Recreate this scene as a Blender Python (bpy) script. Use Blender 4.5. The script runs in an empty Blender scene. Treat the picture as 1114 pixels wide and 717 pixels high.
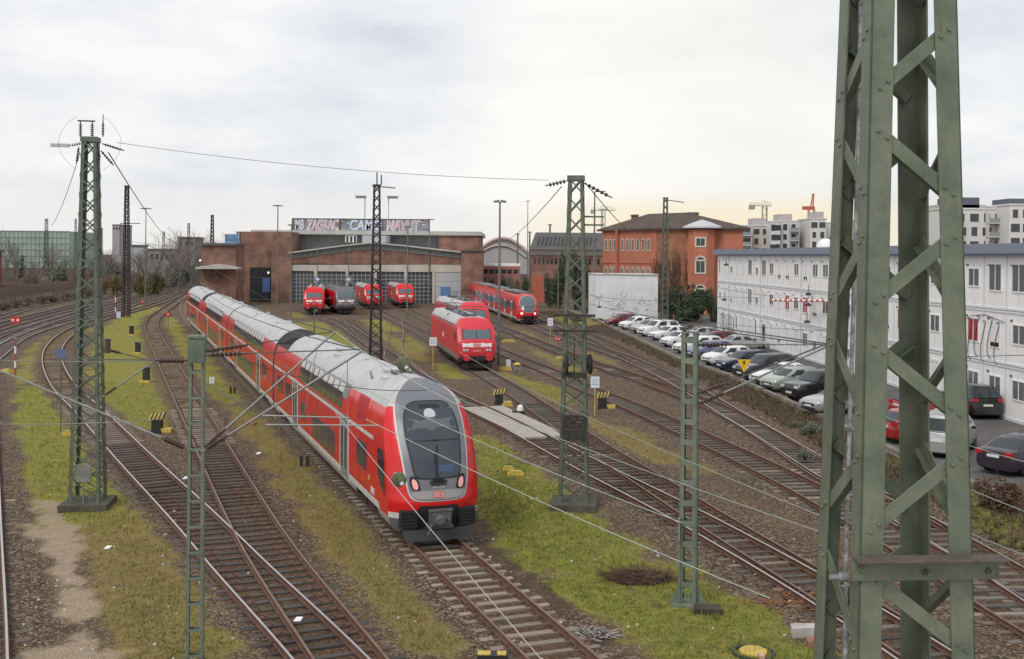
import bpy, math, random
import numpy as np
from mathutils import Vector, Matrix
random.seed(7); RNG = np.random.default_rng(11)
SC = bpy.context.scene; COL = SC.collection
V = Vector; R = math.radians
# ---------------------------------------------------------------- camera model (also used to survey the photo)
CH, CF, RHO, UC, VC = 9.07, 1160.0, 0.0078, 557.0, 278.0
def ray(u, v):
    dx, dy = u - UC, VC - v
    c, s = math.cos(RHO), math.sin(RHO)
    return ((dx*c - dy*s)/CF, (dx*s + dy*c)/CF)
def at(u, v, z=0.0):
    """point of the plane of height z seen at photo pixel (u, v)"""
    rx, rz = ray(u, v)
    d = (z - CH)/rz
    return V((rx*d, d, z))
def atd(u, v, d):
    rx, rz = ray(u, v)
    return V((rx*d, d, CH + rz*d))
# ---------------------------------------------------------------- materials
MATS = {}
def mat(name, col, rough=.6, metal=0., var=0., scale=2., bump=0., bscale=30., col2=None, detail=6, spec=None, rand=0., stretch=None, emit=None):
    if name in MATS: return MATS[name]
    m = bpy.data.materials.new(name); m.use_nodes = True
    nt = m.node_tree; N = nt.nodes; L = nt.links
    b = N['Principled BSDF']
    b.inputs['Base Color'].default_value = (*col, 1)
    b.inputs['Roughness'].default_value = rough
    b.inputs['Metallic'].default_value = metal
    if spec is not None: b.inputs['Specular IOR Level'].default_value = spec
    if emit:
        b.inputs['Emission Color'].default_value = (*emit[0], 1); b.inputs['Emission Strength'].default_value = emit[1]
    tc = N.new('ShaderNodeTexCoord'); src = tc.outputs['Object']
    if stretch:
        mp = N.new('ShaderNodeMapping'); mp.inputs['Scale'].default_value = stretch
        L.new(src, mp.inputs['Vector']); src = mp.outputs['Vector']
    if var or col2 or rand:
        no = N.new('ShaderNodeTexNoise'); no.inputs['Scale'].default_value = scale; no.inputs['Detail'].default_value = detail
        no.inputs['Roughness'].default_value = .65
        L.new(src, no.inputs['Vector'])
        rp = N.new('ShaderNodeValToRGB')
        a = [c*(1 - var) for c in col]; z = [min(1, c*(1 + var)) for c in (col2 or col)]
        rp.color_ramp.elements[0].position = .3; rp.color_ramp.elements[1].position = .7
        rp.color_ramp.elements[0].color = (*a, 1); rp.color_ramp.elements[1].color = (*z, 1)
        L.new(no.outputs['Fac'], rp.inputs['Fac'])
        out = rp.outputs['Color']
        if rand:
            oi = N.new('ShaderNodeObjectInfo'); mr = N.new('ShaderNodeMapRange')
            mr.inputs['To Min'].default_value = 1 - rand; mr.inputs['To Max'].default_value = 1 + rand
            L.new(oi.outputs['Random'], mr.inputs['Value'])
            mx = N.new('ShaderNodeVectorMath'); mx.operation = 'SCALE'
            L.new(out, mx.inputs[0]); L.new(mr.outputs['Result'], mx.inputs['Scale']); out = mx.outputs['Vector']
        L.new(out, b.inputs['Base Color'])
        if rough > .25:
            mr2 = N.new('ShaderNodeMapRange'); mr2.inputs['To Min'].default_value = max(.05, rough - .1); mr2.inputs['To Max'].default_value = min(1, rough + .12)
            L.new(no.outputs['Fac'], mr2.inputs['Value']); L.new(mr2.outputs['Result'], b.inputs['Roughness'])
    if bump:
        nb = N.new('ShaderNodeTexNoise'); nb.inputs['Scale'].default_value = bscale; nb.inputs['Detail'].default_value = 4
        L.new(src, nb.inputs['Vector'])
        bp = N.new('ShaderNodeBump'); bp.inputs['Strength'].default_value = bump; bp.inputs['Distance'].default_value = .03
        L.new(nb.outputs['Fac'], bp.inputs['Height']); L.new(bp.outputs['Normal'], b.inputs['Normal'])
    MATS[name] = m
    return m
def brick_mat(name, c1, c2, mortar, scale=1., rough=.85, var=.42):
    if name in MATS: return MATS[name]
    m = bpy.data.materials.new(name); m.use_nodes = True
    N = m.node_tree.nodes; L = m.node_tree.links; b = N['Principled BSDF']; b.inputs['Roughness'].default_value = rough
    tc = N.new('ShaderNodeTexCoord'); sx = N.new('ShaderNodeSeparateXYZ'); L.new(tc.outputs['Object'], sx.inputs[0])
    ad = N.new('ShaderNodeMath'); ad.operation = 'ADD'; L.new(sx.outputs['X'], ad.inputs[0]); L.new(sx.outputs['Y'], ad.inputs[1])
    cb = N.new('ShaderNodeCombineXYZ'); L.new(ad.outputs[0], cb.inputs['X']); L.new(sx.outputs['Z'], cb.inputs['Y'])
    br = N.new('ShaderNodeTexBrick'); br.inputs['Scale'].default_value = 1.
    br.inputs['Brick Width'].default_value = .26*scale; br.inputs['Row Height'].default_value = .09*scale; br.inputs['Mortar Size'].default_value = .012*scale
    br.inputs['Color1'].default_value = (*c1, 1); br.inputs['Color2'].default_value = (*c2, 1); br.inputs['Mortar'].default_value = (*mortar, 1)
    L.new(cb.outputs[0], br.inputs['Vector'])
    no = N.new('ShaderNodeTexNoise'); no.inputs['Scale'].default_value = .5; no.inputs['Detail'].default_value = 8; L.new(tc.outputs['Object'], no.inputs['Vector'])
    mr = N.new('ShaderNodeMapRange'); mr.inputs['From Min'].default_value = .3; mr.inputs['From Max'].default_value = .7
    mr.inputs['To Min'].default_value = 1 - var; mr.inputs['To Max'].default_value = 1 + var; L.new(no.outputs['Fac'], mr.inputs['Value'])
    mx = N.new('ShaderNodeVectorMath'); mx.operation = 'SCALE'; L.new(br.outputs['Color'], mx.inputs[0]); L.new(mr.outputs['Result'], mx.inputs['Scale'])
    L.new(mx.outputs['Vector'], b.inputs['Base Color'])
    MATS[name] = m; return m
# ---------------------------------------------------------------- mesh builder
UP = V((0, 0, 1))
def frame(d, up=UP):
    d = d.normalized()
    if abs(d.dot(up)) > .98: up = V((0, 1, 0))
    s = d.cross(up).normalized(); u = s.cross(d).normalized()
    return s, u
class MB:
    def __init__(s): s.v = []; s.f = []; s.m = []
    def add(s, vs, fs, mi=0):
        n = len(s.v); s.v.extend([tuple(p) for p in vs])
        for k, f in enumerate(fs):
            s.f.append(tuple(i + n for i in f)); s.m.append(mi[k] if isinstance(mi, (list, tuple)) else mi)
        return s
    def box(s, x0, x1, y0, y1, z0, z1, mi=0):
        v = [(x0,y0,z0),(x1,y0,z0),(x1,y1,z0),(x0,y1,z0),(x0,y0,z1),(x1,y0,z1),(x1,y1,z1),(x0,y1,z1)]
        return s.add(v, [(0,3,2,1),(4,5,6,7),(0,1,5,4),(1,2,6,5),(2,3,7,6),(3,0,4,7)], mi)
    def obox(s, c, a, b, h, mi=0):
        c, a, b, h = V(c), V(a), V(b), V(h)
        v = [c-a-b-h, c+a-b-h, c+a+b-h, c-a+b-h, c-a-b+h, c+a-b+h, c+a+b+h, c-a+b+h]
        return s.add(v, [(0,3,2,1),(4,5,6,7),(0,1,5,4),(1,2,6,5),(2,3,7,6),(3,0,4,7)], mi)
    def bar(s, p, q, w, h=None, up=UP, mi=0):
        p, q = V(p), V(q); h = h or w; d = q - p
        sd, u = frame(d, V(up))
        return s.obox((p+q)/2, sd*w/2, d/2, u*h/2, mi)
    def tube(s, p, q, r, n=8, mi=0, r2=None, cap=True):
        return s.path([p, q], r, n, mi, [r, r if r2 is None else r2], cap)
    def path(s, pts, r, n=6, mi=0, rs=None, cap=True):
        pts = [V(p) for p in pts]; m = len(pts); vs = []; fs = []
        for i, p in enumerate(pts):
            d = pts[min(i+1, m-1)] - pts[max(i-1, 0)]
            sd, u = frame(d); rr = rs[i] if rs else r
            for k in range(n):
                a = 2*math.pi*k/n; vs.append(p + sd*(rr*math.cos(a)) + u*(rr*math.sin(a)))
        for i in range(m-1):
            for k in range(n):
                fs.append((i*n+k, i*n+(k+1)%n, (i+1)*n+(k+1)%n, (i+1)*n+k))
        if cap: fs.append(tuple(range(n-1, -1, -1))); fs.append(tuple((m-1)*n+k for k in range(n)))
        return s.add(vs, fs, mi)
    def lathe(s, prof, o=(0,0,0), ax=(0,0,1), n=14, mi=0):
        o = V(o); ax = V(ax).normalized(); sd, u = frame(ax); vs = []; fs = []
        for r, h in prof:
            for k in range(n):
                a = 2*math.pi*k/n; vs.append(o + ax*h + sd*(r*math.cos(a)) + u*(r*math.sin(a)))
        for i in range(len(prof)-1):
            for k in range(n): fs.append((i*n+k, i*n+(k+1)%n, (i+1)*n+(k+1)%n, (i+1)*n+k))
        fs.append(tuple(range(n-1, -1, -1))); fs.append(tuple((len(prof)-1)*n+k for k in range(n)))
        return s.add(vs, fs, mi)
    def ext(s, poly, o, a, b, c, mi=0):
        """polygon (2D, axes a,b at o) extruded by vector c"""
        o, a, b, c = V(o), V(a), V(b), V(c); n = len(poly)
        lo = [o + a*x + b*y for x, y in poly]; hi = [p + c for p in lo]
        fs = [tuple(range(n)), tuple(range(2*n-1, n-1, -1))] + [(k, n+k, n+(k+1)%n, (k+1)%n) for k in range(n)]
        return s.add(lo + hi, fs, mi)
    def build(s, name, ms, parent=None, loc=None, sharp=38, smooth=True):
        me = bpy.data.meshes.new(name); me.from_pydata(s.v, [], s.f)
        for m in (ms if isinstance(ms, (list, tuple)) else [ms]): me.materials.append(m)
        me.polygons.foreach_set('material_index', s.m)
        if smooth:
            me.polygons.foreach_set('use_smooth', [True]*len(s.f)); me.update(calc_edges=True)
            me.set_sharp_from_angle(angle=R(sharp))
        me.update()
        o = bpy.data.objects.new(name, me); COL.objects.link(o)
        if parent: o.parent = parent
        if loc is not None: o.location = loc
        return o
def fixn(o):
    import bmesh
    bm = bmesh.new(); bm.from_mesh(o.data); bmesh.ops.recalc_face_normals(bm, faces=bm.faces[:]); bm.to_mesh(o.data); bm.free()
    return o
# ---------------------------------------------------------------- tagging
def tag(o, label=None, cat=None, group=None, kind=None):
    if label: o['label'] = label
    if cat: o['category'] = cat
    if group: o['group'] = group
    if kind: o['kind'] = kind
    return o
def thing(name, label, cat, loc=(0,0,0), rz=0., group=None):
    o = bpy.data.objects.new(name, None); COL.objects.link(o); o.empty_display_size = .2
    o.location = loc; o.rotation_euler = (0, 0, rz)
    return tag(o, label, cat, group)
def dup(root, loc, rz, label, group=None, scale=None):
    def cp(o, par):
        c = o.copy(); COL.objects.link(c); c.parent = par
        for ch in list(o.children): cp(ch, c)
        return c
    r = cp(root, None); r.location = loc; r.rotation_euler = (0, 0, rz); r['label'] = label
    if group: r['group'] = group
    if scale: r.scale = scale
    return r
def heading(d):  # rotation that takes local +Y to the direction d
    return math.atan2(-d.x, d.y)
def text(body, size, m, parent, mtx, name='lettering', ext=.003, off=0., shear=0., align='CENTER'):
    cu = bpy.data.curves.new(name, 'FONT'); cu.body = body; cu.size = size; cu.extrude = ext; cu.align_x = align; cu.align_y = 'CENTER'
    cu.offset = off; cu.shear = shear; cu.resolution_u = 3
    tmp = bpy.data.objects.new(name, cu); COL.objects.link(tmp); me = bpy.data.meshes.new_from_object(tmp); bpy.data.objects.remove(tmp); bpy.data.curves.remove(cu)
    me.name = name; me.materials.clear(); me.materials.append(m); o = bpy.data.objects.new(name, me); COL.objects.link(o)
    if parent: o.parent = parent
    o.matrix_local = mtx
    return o
def basis(o, x, y):
    x = V(x).normalized(); y = V(y).normalized(); z = x.cross(y)
    return Matrix(((x.x, y.x, z.x, o[0]), (x.y, y.y, z.y, o[1]), (x.z, y.z, z.z, o[2]), (0, 0, 0, 1)))
def lerp(a, b, t): return a + (b - a)*t
def interp(x, xs, ys): return float(np.interp(x, xs, ys))
# ---------------------------------------------------------------- shared materials
def grime(m, col, stretch, lo, hi, amt, scale=2.2):
    """stains and runs of another colour laid over a paint by noise"""
    N = m.node_tree.nodes; L = m.node_tree.links; b = N['Principled BSDF']; lk = b.inputs['Base Color'].links
    tc = N.new('ShaderNodeTexCoord'); mp = N.new('ShaderNodeMapping'); mp.inputs['Scale'].default_value = stretch; L.new(tc.outputs['Object'], mp.inputs['Vector'])
    no = N.new('ShaderNodeTexNoise'); no.inputs['Scale'].default_value = scale; no.inputs['Detail'].default_value = 9; no.inputs['Roughness'].default_value = .72; L.new(mp.outputs['Vector'], no.inputs['Vector'])
    mr = N.new('ShaderNodeMapRange'); mr.inputs['From Min'].default_value = lo; mr.inputs['From Max'].default_value = hi; mr.inputs['To Max'].default_value = amt; L.new(no.outputs['Fac'], mr.inputs['Value'])
    mx = N.new('ShaderNodeMix'); mx.data_type = 'RGBA'; L.new(mr.outputs['Result'], mx.inputs['Factor'])
    if lk: L.new(lk[0].from_socket, mx.inputs['A'])
    else: mx.inputs['A'].default_value = b.inputs['Base Color'].default_value
    mx.inputs['B'].default_value = (*col, 1); L.new(mx.outputs['Result'], b.inputs['Base Color']); return m
M_RED = grime(mat('train_red', (.60, .016, .018), .2, var=.10, scale=.8), (.20, .10, .08), (1.4, .5, .35), .56, .74, .38)
M_LRED = mat('loco_red', (.58, .035, .05), .38, var=.12, scale=.9)
M_SILVER = grime(mat('roof_grey', (.43, .43, .435), .4, var=.14, scale=1.2, stretch=(1.5, .5, 1)), (.20, .18, .165), (.7, 1.6, .7), .48, .72, .55)
M_LGREY = mat('light_grey_paint', (.52, .51, .49), .45, var=.15, scale=2)
M_SKIRT = grime(mat('skirt_grey', (.40, .38, .35), .6, var=.2, scale=2.5), (.15, .11, .085), (.8, .8, 2.5), .45, .7, .7)
M_DGREY = mat('dark_grey_paint', (.10, .10, .105), .5, var=.2, scale=3)
M_MASK = mat('mask_grey', (.155, .165, .185), .35, var=.06, scale=2)
M_BLACK = mat('black_rubber', (.014, .014, .015), .6)
M_UNDER = mat('underframe_black', (.028, .026, .025), .8, var=.4, scale=4)
M_GLASS = mat('dark_glass', (.03, .033, .038), .06)
M_WGLASS = mat('window_glass', (.05, .057, .065), .07)
M_WHITE = mat('white_paint', (.78, .78, .77), .5, var=.05, scale=3)
M_STEEL = mat('rail_head_steel', (.50, .49, .48), .3, metal=.85, var=.15, scale=3)
M_RUST = mat('rail_rust', (.115, .058, .038), .85, var=.35, scale=3, bump=.2, bscale=20)
M_RUSTTOP = mat('rail_rusty_top', (.20, .135, .10), .55, metal=.3, var=.3, scale=2)
M_MAST = mat('mast_green', (.082, .112, .085), .55, var=.25, scale=2.5, bump=.08, bscale=15, col2=(.11, .128, .095))
M_MASTL = mat('mast_green_light', (.13, .165, .13), .6, var=.2, scale=2.5, col2=(.145, .17, .13))
M_MASTN = grime(grime(mat('mast_green_near', (.090, .112, .074), .5, var=.22, scale=4, bump=.14, bscale=45, col2=(.122, .138, .094)), (.10, .055, .035), (9, 9, 2.2), .60, .70, .75, 2.6), (.20, .21, .17), (14, 14, 3), .62, .72, .45, 3.1)
M_MASTD = mat('mast_dark', (.03, .028, .026), .7, var=.3, scale=3)
M_GALV = mat('galvanised', (.24, .25, .245), .5, metal=.5, var=.2, scale=4)
M_WIRE = mat('copper_wire', (.27, .32, .29), .5, metal=.3)
M_WIRED = mat('dark_wire', (.06, .065, .065), .6)
M_INS = mat('insulator_brown', (.06, .035, .028), .25)
M_INSW = mat('insulator_grey', (.42, .43, .44), .3)
M_CONC = mat('concrete', (.26, .245, .22), .9, var=.3, scale=2, bump=.25, bscale=12)
M_MOSSC = mat('mossy_concrete', (.075, .068, .052), .95, var=.45, scale=3, bump=.4, bscale=10)
M_YEL = mat('yellow_paint', (.50, .37, .07), .6, var=.3, scale=6)
M_BLUE = mat('blue_paint', (.06, .10, .26), .5)
M_SLG = mat('sleeper_grey_wood', (.118, .10, .086), .9, var=.4, scale=3, bump=.4, bscale=14, rand=.4, stretch=(1, 6, 6))
M_WOOD = mat('sleeper_dark_wood', (.072, .060, .053), .9, var=.4, scale=3, bump=.4, bscale=14, rand=.35, stretch=(1, 6, 6))
M_PALE = mat('sleeper_pale', (.25, .205, .165), .9, var=.35, scale=3, bump=.4, bscale=14, rand=.28, stretch=(1, 5, 5))
M_LED = mat('head_lamp', (.9, .85, .8), .1, emit=((1, .85, .75), .9))
M_LEDR = mat('lamp_red_lens', (.6, .05, .05), .15, emit=((1, .1, .08), .5))
# ---------------------------------------------------------------- camera, sky, sun
cam_d = bpy.data.cameras.new('camera'); cam = bpy.data.objects.new('camera', cam_d); COL.objects.link(cam); SC.camera = cam
cam_d.sensor_fit = 'HORIZONTAL'; cam_d.sensor_width = 36.; cam_d.lens = CF/1114*36
cam_d.shift_y = -(358.5 - VC)/1114; cam_d.clip_start = .1; cam_d.clip_end = 6000
c_, s_ = math.cos(RHO), math.sin(RHO)
cam.matrix_world = Matrix(((c_, -s_, 0, 0), (0, 0, -1, 0), (s_, c_, 0, CH), (0, 0, 0, 1)))
SUN_EL, SUN_AZ = R(48), R(215)      # azimuth clockwise from +Y (north): behind the camera, to the left
W = bpy.data.worlds.new('World'); SC.world = W; W.use_nodes = True
N = W.node_tree.nodes; L = W.node_tree.links; bg = N['Background']
sky = N.new('ShaderNodeTexSky'); sky.sky_type = 'NISHITA'; sky.sun_disc = False
sky.sun_elevation = SUN_EL; sky.sun_rotation = SUN_AZ; sky.air_density = 1.2; sky.dust_density = 2.5
tc = N.new('ShaderNodeTexCoord')
def world_noise(scale, st, seed, det=7, rough=.55):
    mp = N.new('ShaderNodeMapping'); mp.inputs['Scale'].default_value = st; mp.inputs['Location'].default_value = seed
    L.new(tc.outputs['Generated'], mp.inputs['Vector'])
    no = N.new('ShaderNodeTexNoise'); no.inputs['Scale'].default_value = scale; no.inputs['Detail'].default_value = det; no.inputs['Roughness'].default_value = rough
    L.new(mp.outputs['Vector'], no.inputs['Vector']); return no.outputs['Fac']
n1 = world_noise(2.3, (1, 1, 3.0), (3.1, 0.4, 1.7), 9, .6)
rp = N.new('ShaderNodeValToRGB'); e = rp.color_ramp.elements
e[0].position = .33; e[0].color = (.62, .665, .74, 1); e[1].position = .60; e[1].color = (1.0, 1.0, 1.0, 1)
m_ = e.new(.45); m_.color = (.81, .83, .87, 1)
L.new(n1, rp.inputs['Fac'])
sp = N.new('ShaderNodeSeparateXYZ'); L.new(tc.outputs['Generated'], sp.inputs[0])
# pale band low over the horizon
hr = N.new('ShaderNodeMapRange'); hr.interpolation_type = 'SMOOTHSTEP'
hr.inputs['From Min'].default_value = .015; hr.inputs['From Max'].default_value = .075; hr.inputs['To Min'].default_value = .8; hr.inputs['To Max'].default_value = 0
L.new(sp.outputs['Z'], hr.inputs['Value'])
mxh = N.new('ShaderNodeMix'); mxh.data_type = 'RGBA'; L.new(hr.outputs['Result'], mxh.inputs['Factor']); L.new(rp.outputs['Color'], mxh.inputs['A']); mxh.inputs['B'].default_value = (.95, .93, .90, 1)
# warm light behind the clouds, low on the right
def glow(prev, d, lo, hi, amount, col):
    d = V(d).normalized(); dt = N.new('ShaderNodeVectorMath'); dt.operation = 'DOT_PRODUCT'; dt.inputs[1].default_value = d
    sc = N.new('ShaderNodeVectorMath'); sc.operation = 'NORMALIZE'; L.new(tc.outputs['Generated'], sc.inputs[0]); L.new(sc.outputs['Vector'], dt.inputs[0])
    mr = N.new('ShaderNodeMapRange'); mr.interpolation_type = 'SMOOTHSTEP'; mr.inputs['From Min'].default_value = lo; mr.inputs['From Max'].default_value = hi; mr.inputs['To Max'].default_value = amount
    L.new(dt.outputs['Value'], mr.inputs['Value'])
    mx = N.new('ShaderNodeMix'); mx.data_type = 'RGBA'; L.new(mr.outputs['Result'], mx.inputs['Factor']); L.new(prev, mx.inputs['A']); mx.inputs['B'].default_value = (*col, 1)
    return mx.outputs['Result']
g = mxh.outputs['Result']
rx, rz = ray(740, 130); g = glow(g, (rx, 1, rz), .970, .9995, .6, (1.10, 1.06, .96))
# yellow streak at the horizon: limited by height
rx, rz = ray(800, 222)
gd = V((rx, 1, 0)).normalized()
dt = N.new('ShaderNodeVectorMath'); dt.operation = 'DOT_PRODUCT'; dt.inputs[1].default_value = gd; L.new(tc.outputs['Generated'], dt.inputs[0])
m1 = N.new('ShaderNodeMapRange'); m1.interpolation_type = 'SMOOTHSTEP'; m1.inputs['From Min'].default_value = .972; m1.inputs['From Max'].default_value = .999; L.new(dt.outputs['Value'], m1.inputs['Value'])
m2 = N.new('ShaderNodeMapRange'); m2.interpolation_type = 'SMOOTHSTEP'; m2.inputs['From Min'].default_value = .066; m2.inputs['From Max'].default_value = .036; L.new(sp.outputs['Z'], m2.inputs['Value'])
mm = N.new('ShaderNodeMath'); mm.operation = 'MULTIPLY'; L.new(m1.outputs['Result'], mm.inputs[0]); L.new(m2.outputs['Result'], mm.inputs[1])
mm2 = N.new('ShaderNodeMath'); mm2.operation = 'MULTIPLY'; mm2.inputs[1].default_value = .7; L.new(mm.outputs[0], mm2.inputs[0])
mxg = N.new('ShaderNodeMix'); mxg.data_type = 'RGBA'; L.new(mm2.outputs[0], mxg.inputs['Factor']); L.new(g, mxg.inputs['A']); mxg.inputs['B'].default_value = (1.0, .86, .58, 1)
sc_ = N.new('ShaderNodeVectorMath'); sc_.operation = 'SCALE'; sc_.inputs['Scale'].default_value = 8.1; L.new(mxg.outputs['Result'], sc_.inputs[0])
mxs = N.new('ShaderNodeMix'); mxs.data_type = 'RGBA'; mxs.inputs['Factor'].default_value = .93
L.new(sky.outputs['Color'], mxs.inputs['A']); L.new(sc_.outputs['Vector'], mxs.inputs['B'])
L.new(mxs.outputs['Result'], bg.inputs['Color']); bg.inputs['Strength'].default_value = .1
sd = bpy.data.lights.new('sun', 'SUN'); sd.energy = 1.5; sd.angle = R(22); sd.color = (1, .95, .88)
so = bpy.data.objects.new('sun', sd); COL.objects.link(so)
tosun = V((math.sin(SUN_AZ)*math.cos(SUN_EL), math.cos(SUN_AZ)*math.cos(SUN_EL), math.sin(SUN_EL)))
so.rotation_euler = tosun.to_track_quat('Z', 'Y').to_euler(); so.location = (0, 0, 60)
vs = SC.view_settings; vs.view_transform = 'Standard'; vs.look = 'None'; vs.exposure = .3; vs.gamma = 1.; vs.use_curve_mapping = False
SC.cycles.use_denoising = True
SC.cycles.max_bounces = 6; SC.cycles.diffuse_bounces = 3; SC.cycles.glossy_bounces = 3; SC.cycles.transparent_max_bounces = 6
# ---------------------------------------------------------------- railway tracks
def spline(pts, ds=1.):
    P = [np.array(p[:2], float) for p in pts]
    P = [2*P[0]-P[1]] + P + [2*P[-1]-P[-2]]; out = []
    for i in range(1, len(P)-2):
        p0, p1, p2, p3 = P[i-1:i+3]
        t0 = 0; t1 = t0 + max(1e-6, np.linalg.norm(p1-p0))**.5; t2 = t1 + max(1e-6, np.linalg.norm(p2-p1))**.5; t3 = t2 + max(1e-6, np.linalg.norm(p3-p2))**.5
        n = max(4, int(np.linalg.norm(p2-p1)/.5))
        for t in np.linspace(t1, t2, n, endpoint=False):
            A1 = (t1-t)/(t1-t0)*p0 + (t-t0)/(t1-t0)*p1; A2 = (t2-t)/(t2-t1)*p1 + (t-t1)/(t2-t1)*p2; A3 = (t3-t)/(t3-t2)*p2 + (t-t2)/(t3-t2)*p3
            B1 = (t2-t)/(t2-t0)*A1 + (t-t0)/(t2-t0)*A2; B2 = (t3-t)/(t3-t1)*A2 + (t-t1)/(t3-t1)*A3
            out.append((t2-t)/(t2-t1)*B1 + (t-t1)/(t2-t1)*B2)
    out.append(P[-2]); return resample(np.array(out), ds)
def resample(C, ds):
    d = np.r_[0, np.cumsum(np.linalg.norm(np.diff(C, axis=0), axis=1))]
    s = np.linspace(0, d[-1], max(2, int(d[-1]/ds)+1))
    return np.c_[np.interp(s, d, C[:, 0]), np.interp(s, d, C[:, 1])]
def smooth(C, k):
    for _ in range(k): C[1:-1] = .25*C[:-2] + .5*C[1:-1] + .25*C[2:]
    return C
def normals(C):
    T = np.gradient(C, axis=0); T /= np.linalg.norm(T, axis=1)[:, None]
    return np.c_[-T[:, 1], T[:, 0]], T
RAILP = [(-.062, 0), (.062, 0), (.062, .015), (.014, .032), (.012, .105), (.036, .118), (.036, .145), (.028, .150), (-.028, .150), (-.036, .145), (-.036, .118), (-.012, .105), (-.014, .032), (-.062, .015)]
RZ = .02
def rail_mesh(C, off, z0=RZ):
    Nn, _ = normals(C); mb = MB(); n = len(RAILP); vs = []
    for p, nn in zip(C, Nn):
        c = p + nn*off
        for a, h in RAILP: vs.append((c[0] + nn[0]*a, c[1] + nn[1]*a, z0 + h))
    fs = []; mi = []
    for i in range(len(C)-1):
        for k in range(n):
            fs.append((i*n+k, (i+1)*n+k, (i+1)*n+(k+1) % n, i*n+(k+1) % n)); mi.append(1 if k in (7,) else 0)
    fs.append(tuple(range(n))); fs.append(tuple((len(C)-1)*n+k for k in range(n-1, -1, -1))); mi += [0, 0]
    return mb.add(vs, fs, mi)
sl_mesh = {}
def sleeper_mesh(key):
    if key not in sl_mesh:
        mb = MB(); b = .012
        mb.box(-1.25, 1.25, -.105, .105, -.16, .0)
        for s in (-1, 1):
            mb.box(s*.7525-.17, s*.7525+.17, -.075, .075, -.001, .018, 1)
            for q in (-.105, .105): mb.box(s*.7525+q-.022, s*.7525+q+.022, -.045, .045, .018, .05, 1)
        o = mb.build('sleeper', [{'p': M_PALE, 'd': M_WOOD, 'g': M_SLG}[key[0]], M_RUST], smooth=False); sl_mesh[key] = o.data; bpy.data.objects.remove(o)
    return sl_mesh[key]
TRACKS = []
def track(name_lab, pts, parts=0, top=M_STEEL, dark=None, spacing=.62, ds=1.2, zoff=0., partner=None, lead=True, skip=None, sleepers=True, group='tracks of the railway yard', k=6, maxd=230., bury=lambda p: 0., wood='g'):
    """pts: photo pixels of the centre line on the rail plane, near to far; parts: how many sleepers are separate parts"""
    W_ = [at(u, v, .1) for u, v in pts]
    C = smooth(spline(W_, ds), k)
    t = thing('railway_track', name_lab, 'railway track', (0, 0, 0), 0, group)
    for o_ in (-.7525, .7525):
        rail_mesh(C, o_, RZ+zoff).build('rail', [M_RUST, top], t, smooth=False)
    TRACKS.append(C)
    if sleepers:
        S = resample(C, spacing); Nn, T = normals(S); rest = MB(); cnt = 0
        order = np.argsort(S[:, 1])
        PC = partner
        for i in order:
            p = S[i]
            if p[1] > maxd: break
            off, ln = 0., 1.
            if PC is not None:
                dv = PC - p; la = dv @ T[i]; j = np.argmin(np.abs(la) + .2*np.abs(dv @ Nn[i])); d = float(dv[j] @ Nn[i])
                if abs(d) < 2.5:
                    if not lead: continue
                    off = d/2; ln = (2.6 + abs(d))/2.6
            if skip and skip(p): continue
            isd = dark(p) if dark else False; mi_ = 0 if isd else 1 if wood == 'p' or random.random() < .07 else 2
            z = (.012 if isd else .022) + zoff + random.uniform(-.008, .006) - bury(p)
            c = p + Nn[i]*off
            if cnt < parts:
                s = bpy.data.objects.new('sleeper', sleeper_mesh(('d', 'p', 'g')[mi_])); COL.objects.link(s); s.parent = t
                s.location = (c[0] + random.uniform(-.04, .04), c[1], z); s.scale = (ln*random.uniform(.93, 1.02), random.uniform(.85, 1.15), 1)
                s.rotation_euler = (0, 0, math.atan2(Nn[i][1], Nn[i][0]) + R(random.uniform(-1, 1))); cnt += 1
            else:
                a = V((Nn[i][0], Nn[i][1], 0)); b = V((T[i][0], T[i][1], 0))
                rest.obox((c[0], c[1], z-.08), a*1.25*ln, b*.105, V((0, 0, .08)), (1, 0, 2)[mi_])
        if rest.f:
            o = rest.build('sleeper', [M_PALE, M_WOOD, M_SLG], t, smooth=False); o['kind'] = 'stuff'
    return C
VPU = 130.
def tline(v):   # centre line of the train's track, straight towards its vanishing point
    return (VPU + (611 - VPU)*(v - 274.6)/(717 + 0 - 274.6), v)
YS = lambda d: VC + CH*CF/d
C_T = track('track under the long red double-decker train', [tline(1000), tline(800), tline(717), tline(600), tline(500), tline(430), tline(390), tline(367), tline(357), (207, 343), (203, 334), (206, 325), (215, 314), (228, 303.5)], 60, M_RUSTTOP, k=8, wood='p', group='tracks left of the depot')
DK_AB = lambda p: p[1] < 50.5
A_PX = [(560, 1000), (430, 800), (358.5, 717), (251.5, 608), (231.5, 585), (180.4, 533), (161, 514), (130, 482), (95.5, 446), (75, 427), (62.5, 409), (56.5, 392), (58, 380), (66, 369), (83, 357.5), (109, 347.5), (157, 334.5), (200, 319), (232, 306)]
B_PX = [(570, 1000), (440, 800), (379.5, 717), (295.6, 603), (251.5, 526), (217, 460), (203.5, 435), (180, 390), (168, 366), (164.5, 354), (168, 346), (178, 338), (190, 329.5), (203, 320.5), (230, 307)]
C_A0 = smooth(spline([at(u, v, .1) for u, v in A_PX], 1.2), 6)
C_B = track('track joining the curved track from the right at the wooden turnout, left of the train', B_PX, 90, M_RUSTTOP, DK_AB, partner=C_A0, lead=True, zoff=.003, wood='p', bury=lambda p: .05 if p[1] > 62 else 0., group='tracks left of the depot')
C_A = track('sharply curved track with bright rails that bends round the green mast on the left', A_PX, 90, M_STEEL, DK_AB, partner=C_B, lead=False, wood='p', bury=lambda p: .05 if p[1] > 64 else 0., group='tracks left of the depot')
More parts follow.
